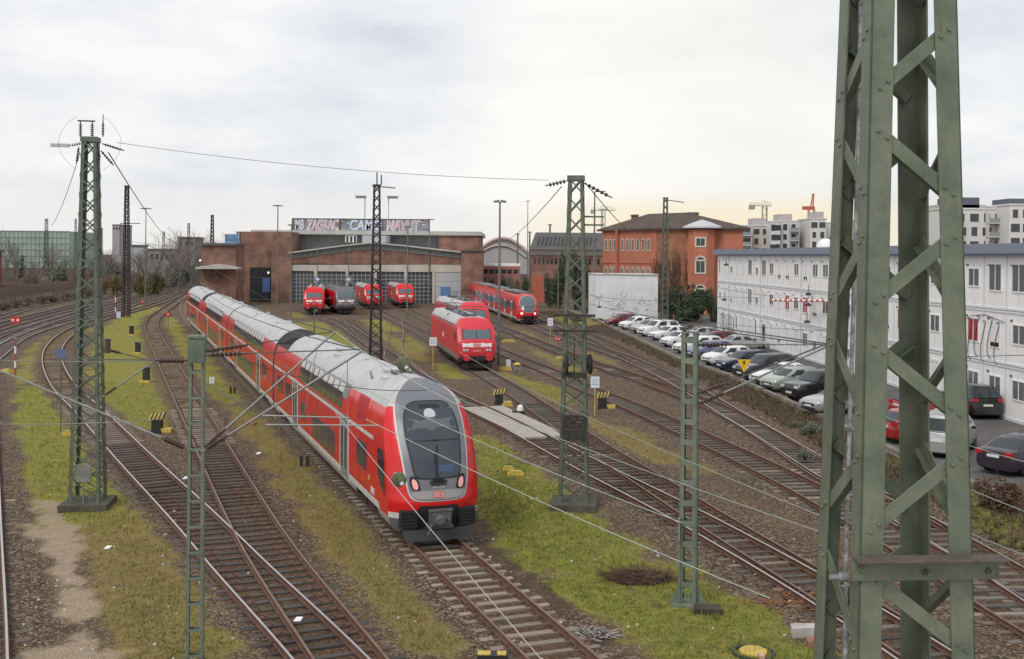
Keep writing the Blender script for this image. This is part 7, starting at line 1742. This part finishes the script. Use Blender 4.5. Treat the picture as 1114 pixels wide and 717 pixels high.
def marker(label, u, vb, foot=True):
    b = at(u, vb); t = thing('marker_post', label, 'marker post', (b.x, b.y, 0), 0, 'dark marker posts on the green strip'); k = MB(); k.box(-.2, .2, -.16, .16, 0, 1.0); k.box(-.23, .23, -.19, .19, .96, 1.05); k.build('body', M_STRB, t)
    k = MB(); k.ext([(-.38, 0), (.38, 0), (.3, .16), (-.3, .16)], (0, -.45, 0), (1, 0, 0), (0, 0, 1), (0, .4, 0)); fixn(k.build('yellow_foot', M_YEL, t))
marker('nearest of three dark markers with a yellow foot on the green strip', 159, 416); marker('middle one of three dark markers with a yellow foot on the green strip', 150, 385); marker('farthest of three dark markers with a yellow foot on the green strip', 143, 365)
def low_signal(label, u, vb, vt, w=8, red=True, post=True, lamps=2):
    b, h = at2(u, vb, vt); t = thing('shunting_signal', label, 'signal', (b.x, b.y, 0), 0, 'low red signals'); s = b.y/CF; hh = min(h*.8, w*s*.7)
    k = MB(); k.tube((0, 0, 0), (0, 0, max(.1, h-hh)), .05, 6); k.build('post', M_GALV, t)
    k = MB(); k.box(-w*s/2, w*s/2, -.08, .08, h-hh, h); k.build('head', mat('signal_red', (.45, .03, .03), .4), t)
    for q in range(lamps): x = (q-(lamps-1)/2)*w*s*.5; k = MB(); k.lathe([(.13*w*s, -.0), (.16*w*s, .02), (.1*w*s, .04)], (x, -.08, h-hh/2), (0, -1, 0), 12); k.build('lamp_lens', mat('signal_lens', (.75, .5, .5), .2), t)
low_signal('red twin-lamp signal beside the far tracks at left edge', 17, 355, 344.5, 11); low_signal('small red signal box in front of the far bushes', 124.5, 320, 311, 9); low_signal('red signal lamp on a short post at the rear of the long train', 183, 358, 340, 6, lamps=1)
low_signal('small red lamp signal by the square sign near the railcar', 606.5, 374, 366.5, 6); low_signal('tiny red signal near the far throat of the tracks', 155, 335, 327, 4, lamps=1)
def rw_post(label, u, vb, vt):
    b, h = at2(u, vb, vt); t = thing('striped_post', label, 'post', (b.x, b.y, 0), 0, 'red and white posts'); k = MB()
    for q in range(5): k.tube((0, 0, h*q/5), (0, 0, h*(q+1)/5), .07, 8, q % 2)
    k.build('pole', [mat('post_red', (.42, .05, .04), .5), M_WHITE], t); k = MB(); k.lathe([(.11, 0), (.11, .05), (0, .12)], (0, 0, h), (0, 0, 1), 10); k.build('post_cap', M_GALV, t)
rw_post('red and white striped post left of the curved track', 16.5, 408, 369); rw_post('red and white striped post right of the tall left mast', 125.5, 345, 318)
def ybox(label, u, v, w=.45, d=.3, h=.22, lid=True):
    b = at(u, v); t = thing('yellow_box', label, 'junction box', (b.x, b.y, 0), random.uniform(-.5, .5), 'low yellow boxes on the ground'); k = MB(); k.ext([(-w, 0), (w, 0), (w*.9, h), (-w*.9, h)], (0, -d, -.06), (1, 0, 0), (0, 0, 1), (0, 2*d, 0)); fixn(k.build('body', M_YEL, t))
    if lid: k = MB(); k.box(-w*.7, w*.7, -d*.7, d*.7, h-.06, h+.03); k.build('lid', mat('dull_yellow', (.40, .33, .08), .7, var=.3, scale=5), t)
ybox('low yellow box on the grass right of the train nose', 561, 517, .36, .22, .16); ybox('smaller yellow box just behind the other one on the grass right of the train nose', 553, 511.5, .26, .16, .14)
ybox('yellow box on the bank between the tracks and the parked cars', 734, 398, .6, .3); ybox('yellow box by the left edge below the striped post', 8, 405, .5, .3); ybox('yellow box beside the blue-grey box sign', 75, 474, .32, .2)
ybox('yellow box left of the mast with weights', 611, 390.5, .5, .3); ybox('yellow box near the front locomotive, by the white board', 549.5, 402.5, .55, .3); ybox('pale yellow box behind the white board near the front locomotive', 553, 372, .7, .3); ybox('yellow box next to the pale crossing boards', 552, 442, .3, .2)
# pale boards / covers lying about, small white switch stand
t = thing('switch_stand', 'small black and white point lever beside the pale crossing boards', 'point lever', at(564, 451)); k = MB(); k.box(-.35, .35, -.2, .2, 0, .22); k.build('base', M_STRB, t); k = MB(); k.lathe([(.18, 0), (.2, .1), (.15, .3), (.05, .36)], (.1, 0, .2), (0, 0, 1), 12); k.build('weight', M_WHITE, t)
t = thing('balise_pole', 'yellow-topped grey marker between the parked locomotives and the next track', 'marker', at(562.5, 409)); k = MB(); k.tube((0, 0, 0), (0, 0, .75), .05, 6); k.box(-.3, .3, -.15, .15, .45, .8); k.build('body', M_GALV, t); k = MB(); k.lathe([(.26, 0), (.3, .08), (.1, .22)], (0, 0, .8), (0, 0, 1), 12); k.build('yellow_cap', M_YEL, t)
# manhole, stump, debris on the right grass
t = thing('manhole', 'yellow round shaft cover in a dark ring on the grass at the bottom right', 'shaft cover', at(820, 710.5)); k = MB(); k.lathe([(.50, -.1), (.50, .03), (.42, .04), (.40, -.02)], (0, 0, 0), (0, 0, 1), 24); k.build('ring', M_STRB, t); k = MB(); k.lathe([(.32, 0), (.32, .05), (.28, .08), (0, .09)], (0, .02, 0), (0, 0, 1), 20); k.build('lid', M_YEL, t); k = MB(); k.box(.02, .14, -.5, -.3, .02, .12); k.build('handle', mat('pinkish_tag', (.5, .3, .25), .7), t)
t = thing('tree_stump', 'orange-brown stump and brushwood at the wire anchor beside the track', 'stump', at(846, 656)); k = MB(); k.lathe([(.22, -.05), (.16, .1), (.13, .30), (.15, .36), (.07, .38)], (0, 0, 0), (0, 0, 1), 14); k.build('trunk', mat('stump_bark', (.17, .105, .07), .9, var=.4, scale=8, bump=.5), t)
k = MB(); rr = random.Random(3)
for q in range(90): a = rr.uniform(0, 6.28); r = rr.uniform(.1, 1.3); p = V((r*math.cos(a)*1.2+.3, r*math.sin(a)*.7, .02)); k.tube(p, p + V((rr.uniform(-.4, .4), rr.uniform(-.3, .3), rr.uniform(0, .18))), .012, 4)
k.build('brushwood', mat('orange_twigs', (.26, .12, .05), .9, var=.3), t)
tag(fixn(MB().ext([(0, 0), (.85, .1), (.9, .42), (.05, .38)], at(862, 694) + V((0, 0, -.02)), (1, 0, 0), (0, 1, 0), (0, 0, .24)).build('concrete_block', mat('pale_concrete', (.40, .38, .36), .9, var=.2, scale=3), None, smooth=False)), 'pale broken concrete block beside the foot of the near mast', 'concrete block')
tag(fixn(MB().ext([(0, 0), (.6, -.1), (.62, .2), (.04, .3)], at(876, 701) + V((0, -.2, -.02)), (1, 0, .1), (0, 1, 0), (0, 0, .16)).build('brick_piece', mat('old_brick', (.24, .12, .08), .9, var=.3, scale=4), None, smooth=False)), 'reddish brick piece lying before the pale concrete block', 'brick')
tag(fixn(MB().ext([(-.35, -.2), (.35, -.24), (.38, .2), (-.3, .24)], at(769, 666) + V((0, 0, -.03)), (1, 0, 0), (0, 1, 0), (0, 0, .17)).build('metal_cover', mat('rusty_cover', (.05, .035, .03), .9, var=.3), None, smooth=False)), 'dark rusty cover lying right of the slim batten mast on the grass', 'cover')
def heap(name, label, cat, u, v, rx, ry, h, m, n=240, z0=0., ln=.35, r=.012, seed=1, group=None):
    t = thing(name, label, cat, at(u, v, z0), 0, group); rr = random.Random(seed); k = MB()
    for q in range(n):
        a = rr.uniform(0, 6.28); s = math.sqrt(rr.random()); p = V((s*rx*math.cos(a), s*ry*math.sin(a), rr.uniform(0, h*(1-s*s)))); k.tube(p, p + V((rr.gauss(0, ln), rr.gauss(0, ln*.7), rr.uniform(-.05, ln*.7))), r, 3, r2=r*.4, cap=False)
    k.build('twigs', m, t); k = MB(); k.lathe([(rx*.9, -.05), (rx*.6, h*.35), (rx*.2, h*.55), (0, h*.6)], (0, 0, 0), (0, 0, 1), 12); o = k.build('base', mat('leaf_mould', (.05, .035, .025), .95, var=.4, scale=4), t); o.scale = (1, ry/rx, 1); return t
M_BROWNTW = mat('brown_bracken', (.105, .06, .04), .95, var=.4, scale=3)
heap('brush_pile', 'flat patch of dead brown bracken on the grass left of the slim batten mast', 'brush pile', 697, 629, 1.0, .55, .22, M_BROWNTW, 420, seed=2)
heap('rubble_pile', 'small pale rubble heap at the edge of the train track in the foreground', 'rubble', 645, 690, .5, .4, .12, mat('rubble_pale', (.24, .22, .20), .95, var=.4, scale=6), 120, ln=.12, r=.03, seed=4)
# bits of litter and stones as real things
STN = mat('loose_stone', (.42, .40, .37), .9, var=.2)
rr = random.Random(9); k = MB()
for q in range(260):
    u, v = rr.uniform(20, 880), rr.uniform(430, 716); p = at(u, v); r = rr.uniform(.02, .055); k.lathe([(r*.7, -.02), (r, r*.3), (r*.5, r*.9), (0, r)], (p.x, p.y, gz(p.x, p.y)), (rr.uniform(-.3, .3), rr.uniform(-.3, .3), 1), 6)
tag(k.build('gravel', STN), kind='stuff')
for u, v, lab in ((201.5, 521, 'small white scrap of paper left of the wooden turnout'), (324, 675.5, 'white scrap of paper between the rails of the wooden turnout'), (117, 597, 'white crumpled scrap at the edge of the sandy path'), (281, 491+3, 'white scrap between the rails above the turnout')):
    p = at(u, v); tag(fixn(MB().ext([(-.11, -.06), (.09, -.09), (.12, .05), (-.05, .1)], (p.x, p.y, .03), (1, 0, .2), (0, 1, .3), (0, 0, .02)).build('paper_scrap', M_WHITE, None, smooth=False)), lab, 'litter', 'scraps of litter')
# small grey marker pairs beside the train
for u, v, lab in ((331, 507, 'pair of short dark stakes beside the train doors'), (253, 428, 'pair of short dark stakes beside the middle of the train')):
    p = at(u, v); t = thing('stake_pair', lab, 'stakes', p, 0, 'short stakes beside the train'); 
    for q in (-.13, .13): k = MB(); k.box(q-.06, q+.06, -.05, .05, 0, .42); k.build('stake', M_STRB, t)
p = at(230.5, 418); t = thing('track_marker', 'small white marker plate on the green strip beside the train', 'marker plate', p); k = MB(); k.box(-.16, .16, -.02, .02, .05, .5); k.build('plate', M_SIGNW, t, smooth=False); k = MB(); k.box(-.04, .04, -.025, -.02, .1, .45); k.build('print', M_SIGNB, t, smooth=False)
# rusty cover plate between track and train
p = at(271, 462); tag(MB().box(p.x-.35, p.x+.35, p.y-.2, p.y+.2, -.02, .1).build('rusty_plate', mat('rust_plate', (.22, .10, .06), .9, var=.3), None, smooth=False), 'rusty flat plate on the ballast between left track and train', 'plate')
# yellow striped cap in the foreground between the rails
t = thing('track_magnet', 'yellow and black track magnet at the bottom edge on the train track', 'track magnet', at(536, 717)); k = MB(); k.box(-.35, .35, -.16, .16, -.03, .13); k.build('body', M_STRB, t); k = MB(); k.box(-.34, -.05, -.12, .12, .13, .15); k.box(.1, .3, -.12, .12, .13, .15); k.build('yellow_mark', M_YEL, t)
# signs with diamond boards in front of the depot gates
for u, vt, lab, m in ((345.5, 304, 'blue-edged diamond sign before the first depot gates', mat('diamond_blue', (.12, .16, .32), .5)), (379, 304, 'round grey disc sign between the first two depot locomotives', M_GALV)):
    p = atd(u, vt, 176); t = thing('gate_sign', lab, 'sign', (p.x, p.y, 0), 0, 'signs before the depot gates'); k = MB(); k.tube((0, 0, 0), (0, 0, p.z+6), .07, 6); k.build('post', M_POLE, t)
    k = MB(); k.ext([(0, -.62), (.62, 0), (0, .62), (-.62, 0)] if u < 360 else [(.62*math.cos(a), .62*math.sin(a)) for a in np.linspace(0, 2*math.pi, 17)[:-1]], (0, -.12, p.z), (1, 0, 0), (0, 0, 1), (0, .05, 0)); pl = fixn(k.build('board', m, t, smooth=False)); k = MB(); k.ext([(0, -.3), (.3, 0), (0, .3), (-.3, 0)], (0, -.13, p.z), (1, 0, 0), (0, 0, 1), (0, .01, 0)); fixn(k.build('white_field', M_SIGNW, pl, smooth=False))
# bollards / rusty posts at the car park lane
for u, vb, vt, lab in ((778, 367.5, 355, 'rusty bollard at the left foot of the container building'), (733, 357, 342, 'left of two rusty posts by the dark shrubs'), (762, 356, 341, 'right of two rusty posts by the dark shrubs')):
    b, h = at2(u, vb, vt, PARK_Z); t = thing('bollard', lab, 'bollard', b, 0, 'rusty bollards'); k = MB(); k.lathe([(.2, 0), (.16, .1), (.14, h*.5), (.16, h*.9), (.1, h), (0, h)], (0, 0, 0), (0, 0, 1), 12); k.build('shaft', mat('bollard_rust', (.13, .06, .045), .9, var=.3), t)
# ---------------------------------------------------------------- trees, shrubs
M_BARK = mat('bare_bark', (.13, .112, .098), .95, var=.3, scale=2); M_TWIG = mat('bare_twig', (.19, .165, .15), .95, var=.3, scale=.5); M_EVG = mat('evergreen_leaf', (.028, .048, .02), .75, var=.6, scale=1.1, col2=(.05, .075, .03)); M_OLIVE = mat('olive_leaf', (.12, .115, .035), .85, var=.5, scale=.8); M_BRUSH = mat('brush_twig', (.19, .155, .12), .95, var=.4, scale=.6); M_IVY = mat('ivy_leaf', (.03, .05, .022), .8, var=.5, scale=1.5)  # bare bark and twig colours paled, distance haze put into them
def bare_tree(h, seed, spread=.5, lv=5, thick=.03, ivy=False):
    rr = random.Random(seed); tr, tw = MB(), MB()
    def grow(p, d, L_, r, k):
        n = 3; pts = [p]; dd = d.copy()
        for i in range(n): dd = (dd + V((rr.gauss(0, .13), rr.gauss(0, .13), .03 if k < 3 else -.0))).normalized(); pts.append(pts[-1] + dd*(L_/n))
        rs = [lerp(r, r*.62, i/n) for i in range(n+1)]; (tr if k < 2 else tw).path(pts, r, 6 if k < 2 else 3, 0, rs, False)
        if k >= lv: return
        m = rr.choice((2, 3, 3)) if k else rr.choice((3, 4, 5))
        for q in range(m):
            a = rr.uniform(0, 6.28); el = rr.uniform(.3, .75)*spread*1.6; sd, u = frame(dd); nd = (dd*math.cos(el) + (sd*math.cos(a) + u*math.sin(a))*math.sin(el) + V((0, 0, .16))).normalized(); t_ = rr.uniform(.45, 1.) if q else 1.
            i = min(n-1, int(t_*n)); grow(pts[i].lerp(pts[i+1], t_*n-i), nd, L_*rr.uniform(.62, .86), max(.012, r*.62*rr.uniform(.6, .95)), k+1)
    grow(V((0, 0, 0)), V((0, 0, 1)), h*.30, h*thick, 0); return tr, tw
def leaf_cloud(mb, c, rad, n, size, rr, mi=0, squash=1.):
    for _ in range(n):
        a = rr.uniform(0, 6.28); z = rr.uniform(-1, 1); s = rr.random()**.4; q = math.sqrt(1-z*z); p = V(c) + V((rad*s*q*math.cos(a), rad*s*q*math.sin(a), rad*s*z*squash)); u = V((rr.gauss(0, 1), rr.gauss(0, 1), rr.gauss(0, 1))).normalized(); w = u.cross(V((rr.gauss(0, 1), rr.gauss(0, 1), rr.gauss(0, 1)))).normalized(); L_ = size*rr.uniform(.6, 1.3)
        mb.add([p - u*L_, p + w*L_*.45, p + u*L_, p - w*L_*.45], [(0, 1, 2, 3)], mi)
TREEM = []
for sd_ in (3, 8, 21, 34):
    tr, tw = bare_tree(10, sd_, .55, 5); a = tr.build('trunk', M_BARK); b = tw.build('crown', M_TWIG); TREEM.append((a.data, b.data)); bpy.data.objects.remove(a); bpy.data.objects.remove(b)
def put_tree(label, u, vt, d, k, z0=0, group='bare trees on the left', cat='tree', w=1., rz=None):
    p = atd(u, 290, d); h = CH + ray(u, vt)[1]*d - z0; t = thing('bare_tree', label, cat, (p.x, d, z0), (u*1.7) % 6.28 if rz is None else rz, group); s = h/9.2
    for nm, me_ in zip(('trunk', 'crown'), TREEM[k]): o = bpy.data.objects.new(nm, me_); COL.objects.link(o); o.parent = t
    t.scale = (s*w, s*w, s); return t
T1 = put_tree('large bare tree with ivied trunk in front of the green glass building', 23, 240, 262, 0, 1.5, w=1.05)
k = MB(); rr = random.Random(12)
for q in range(9): leaf_cloud(k, (rr.gauss(0, .16), rr.gauss(0, .16), .3+.42*q), .42, 90, .10, rr)
k.build('ivy', M_IVY, T1)
FAR = [(-6, 262, 175, 1, 'bare tree at the left picture edge'), (8, 258, 230, 2, 'bare tree before the left end of the green glass building'), (38, 262, 200, 3, 'bare tree just right of the ivied tree'), (48, 258, 260, 1, 'slim bare tree before the right part of the green building'), (60, 266, 220, 2, 'bare tree by the right end of the green building'), (72, 270, 240, 0, 'low bare tree left of the tall green mast'), (84, 272, 250, 3, 'bare tree seen through the tall green mast'),
       (102, 270, 280, 1, 'bare tree close right of the tall green mast'), (114, 268, 300, 2, 'bare tree below the far tower block'), (126, 270, 300, 0, 'bare tree left of the slender lattice mast'), (146, 272, 260, 3, 'bare tree in front of the white far house'), (160, 266, 330, 1, 'bare tree left of the arched wire gantry'), (170, 264, 330, 2, 'bare tree under the arched wire gantry'), (180, 262, 340, 0, 'bare tree right of the arched wire gantry'), (189, 254, 320, 3, 'tall bare tree left of the dark far block'), (197, 250, 340, 1, 'tall bare tree in front of the dark far block'), (205, 247, 330, 2, 'tallest bare tree left of the depot annex'), (213, 250, 320, 0, 'tall bare tree touching the depot annex roof'), (221, 249, 330, 1, 'bare tree peeping over the depot annex'), (240, 252, 340, 3, 'bare tree behind the annex roof board'), (154, 278, 240, 2, 'low bare tree among the far bushes'), (196, 272, 250, 3, 'bare tree beside the far track throat'), (206, 276, 240, 0, 'low bare tree beside the annex wall'), (185, 278, 235, 2, 'low bare tree above the olive bush'), (172, 281, 235, 1, 'low bare tree behind the olive bush')]
for q, (u, vt, d) in enumerate([(-10, 274, 150), (4, 276, 160), (14, 268, 185), (30, 272, 170), (42, 274, 175), (54, 272, 190), (66, 274, 190), (78, 277, 200), (90, 276, 210), (108, 276, 230), (118, 275, 240), (130, 276, 245), (138, 274, 300), (150, 268, 300), (164, 272, 290), (176, 268, 290), (184, 266, 300), (192, 262, 300), (201, 260, 290), (210, 262, 280), (216, 268, 270)]):
    FAR.append((u, vt, d, q % 4, 'low bare tree of the thicket, ' + ('at the left edge', 'left of the ivied tree', 'beside the ivied trunk', 'right of the ivied tree', 'below the green building, left part', 'below the green building, middle', 'below the green building, right part', 'left of the tall green mast', 'behind the tall green mast', 'right of the tall green mast', 'under the far tower block', 'left of the slender lattice mast', 'behind the slender lattice mast', 'right of the slender lattice mast', 'in front of the long grey far building', 'at the right end of the long grey building', 'left of the dark far block', 'under the dark far block', 'right of the dark far block', 'near the depot annex', 'touching the annex wall')[q]))
for u, vt, d, kk, lab in FAR: put_tree(lab, u, vt, d + 95 if d < 262 and u < 135 else d, kk)
SH = {}
def shrub_mesh(key, m, n, size, seed, twig=None):
    if key not in SH:
        rr = random.Random(seed); k = MB()
        for q in range(14): a = rr.uniform(0, 6.28); r = rr.uniform(0, .75); leaf_cloud(k, (r*math.cos(a), r*math.sin(a), rr.uniform(.25, .95)), rr.uniform(.25, .5), n, size, rr)
        o = k.build('foliage', m); s = MB()
        for q in range(26):
            a = rr.uniform(0, 6.28); s.path([(0.1*math.cos(a), .1*math.sin(a), 0), (.35*math.cos(a), .35*math.sin(a), .5), (.75*math.cos(a+.3)*rr.uniform(.5, 1.1), .75*math.sin(a+.3)*rr.uniform(.5, 1.1), rr.uniform(.8, 1.4))], .02, 3, rs=[.03, .02, .006], cap=False)
        o2 = s.build('stem', twig or M_BRUSH); SH[key] = (o.data, o2.data); bpy.data.objects.remove(o); bpy.data.objects.remove(o2)
    return SH[key]
def shrub(label, u, vb, vt, key, wpx, z0=0., d=None, group='shrubs', name='shrub', cat='shrub'):
    b = at(u, vb, z0) if d is None else V((ray(u, vb)[0]*d, d, z0)); h = CH + ray(u, vt)[1]*b.y - z0; t = thing(name, label, cat, (b.x, b.y, z0), (u*2.3) % 6.28, group); s = h/1.35; w = wpx/2*b.y/CF/1.0
    for nm, me_ in zip(('foliage', 'stem'), SH[key]): o = bpy.data.objects.new(nm, me_); COL.objects.link(o); o.parent = t
    t.scale = (w, w, s); return t
shrub_mesh('evg', M_EVG, 150, .085, 1, M_BARK); shrub_mesh('olive', M_OLIVE, 110, .07, 2); shrub_mesh('brush', M_BRUSH, 90, .06, 3); shrub_mesh('orange', mat('orange_leaf', (.19, .10, .05), .85, var=.4, scale=.8), 90, .06, 4); shrub_mesh('grey', mat('grey_leaf', (.16, .18, .13), .85, var=.4, scale=1), 110, .09, 5); shrub_mesh('bracken', M_BROWNTW, 170, .07, 6, M_BROWNTW)
for u, vb, vt, w, key, lab in ((153, 322, 296, 26, 'olive', 'yellow-green bush at the foot of the far bushes right of the slender mast'), (166, 320, 293, 26, 'olive', 'olive bush right of the slender lattice mast'), (175, 317, 297, 22, 'olive', 'dull green bush at the right end of the far bushes'), (126, 321, 298, 20, 'olive', 'low green bush left of the slender lattice mast'), (114, 320, 301, 12, 'orange', 'orange-brown bush just right of the tall green mast'), (104, 321, 306, 14, 'brush', 'brown bush close to the tall green mast'), (188, 312, 286, 26, 'grey', 'grey-green bush beside the far track throat'), (200, 308, 284, 26, 'grey', 'grey-green bush nearer to the depot annex'), (212, 304, 284, 20, 'grey', 'grey-green bush touching the annex corner'), (146, 316, 290, 18, 'brush', 'brown brush behind the yellow-green bush')):
    shrub(lab, u, vb, vt, key, w)
for q, (u, vb, vt, w, lab) in enumerate(((2, 338, 314, 30, 'brown brush at the left edge of the bank'), (16, 335, 312, 30, 'brown brush below the pale platform edge, far left'), (30, 333, 311, 30, 'brown brush below the middle of the pale platform edge'), (45, 330, 309, 30, 'brown brush below the right part of the pale platform edge'), (58, 329, 305, 28, 'brown brush at the right end of the pale platform edge'), (70, 327, 304, 26, 'brown brush left of the tall green mast'), (84, 325, 303, 24, 'brown brush seen through the tall green mast'), (96, 323, 302, 22, 'brown brush behind the right leg of the tall green mast'), (36, 322, 292, 30, 'taller brown thicket above the platform edge'), (62, 318, 286, 30, 'taller brown thicket right of the ivied tree'), (86, 316, 290, 26, 'taller brown thicket behind the tall green mast'), (104, 312, 288, 24, 'far brown thicket right of the tall green mast'), (122, 308, 284, 26, 'far brown thicket under the tower block'), (140, 304, 284, 24, 'far brown thicket behind the slender lattice mast'), (10, 318, 296, 24, 'brown thicket at the red house on the left edge'))):
    if q < 8: vt = vb - 12
    shrub(lab, u, vb, vt, 'brush' if q % 3 else 'grey' if q > 8 else 'brush', w, group='brown brush on the left bank', name='brushwood', cat='brush')
# dark shrubs by the slate building and beside the white wall
def conif(label, u, vb, vt, w, z0=0., d=None): return shrub(label, u, vb, vt, 'evg', w, z0, d, 'dark evergreen shrubs', 'evergreen_shrub')
conif('tall dark evergreen before the slate-roofed building, left of the mast with weights', 608, 325, 275, 26, 0, 185); conif('dark evergreen between the legs of the mast with weights', 628, 330, 272, 26, 0, 178); conif('dark evergreen left of the porch of the slate-roofed building', 598, 325, 296, 20, 0, 188); conif('dark evergreen right of the mast with weights', 642, 330, 285, 18, 0, 176)
conif('dark shrub right of the white wall, beside the lattice mast', 733, 352, 309, 38, .4, 142); conif('dark shrub in front of the bay of the orange building', 756, 352, 308, 42, .4, 144); conif('dark shrub touching the left end of the container building', 776, 352, 313, 24, .4, 140); conif('low dark shrub behind the row of white cars', 745, 352, 318, 44, .4, 138)
for q, u in enumerate((528, 536, 545, 554, 562, 570)): shrub('green shrub before the far red coach, ' + ('leftmost by the brick wing', 'second from the brick wing', 'third from the brick wing', 'right of its middle', 'at its right end', 'by the brick porch')[q], u, 316, 300 - q % 2, ('grey', 'olive', 'evg')[q % 3], 13, 0, 205, 'shrubs before the far red coach')
def wildplant(label, u, v, h, key, w): 
    b = at(u, v, .1); t = thing('wild_plant', label, 'plant', b, 0, 'wild plants on the bank'); 
    for nm, me_ in zip(('foliage', 'stem'), SH[key]): o = bpy.data.objects.new(nm, me_); COL.objects.link(o); o.parent = t
    t.scale = (w, w, h/1.35)
wildplant('grey-green plant on the bank just left of the near mast', 884, 474, .7, 'grey', .7); wildplant('grey bush between the rails left of the near mast', 876, 501, .55, 'grey', .45); wildplant('small plant below the kerb near the silver-black saloon', 866, 465, .35, 'grey', .4)
bu = shrub('wide brown bracken bush at the right edge below the purple car', 1090, 562, 516, 'bracken', 70, .15, None, 'brown brush on the bank', 'bracken_bush'); shrub('second brown bracken bush cut by the right picture edge', 1128, 582, 528, 'bracken', 60, .15, None, 'brown brush on the bank', 'bracken_bush'); shrub('small brown bracken bush next to the near mast at right', 1068, 541, 519, 'bracken', 26, .2, None, 'brown brush on the bank', 'bracken_bush')
for u, v, w, h, lab in ((560, 351, 1.2, .9, 'dry grass clump right of the railcar nose'), (640, 343, 1.6, 1.5, 'dry grass clump at the left foot of the white wall'), (628, 350, 1.3, .9, 'dry grass clump before the lamp post by the white wall'), (652, 352, 1.2, .8, 'dry grass clump at the end of the car park bank')): wildplant(lab, u, v, h, 'olive', w)
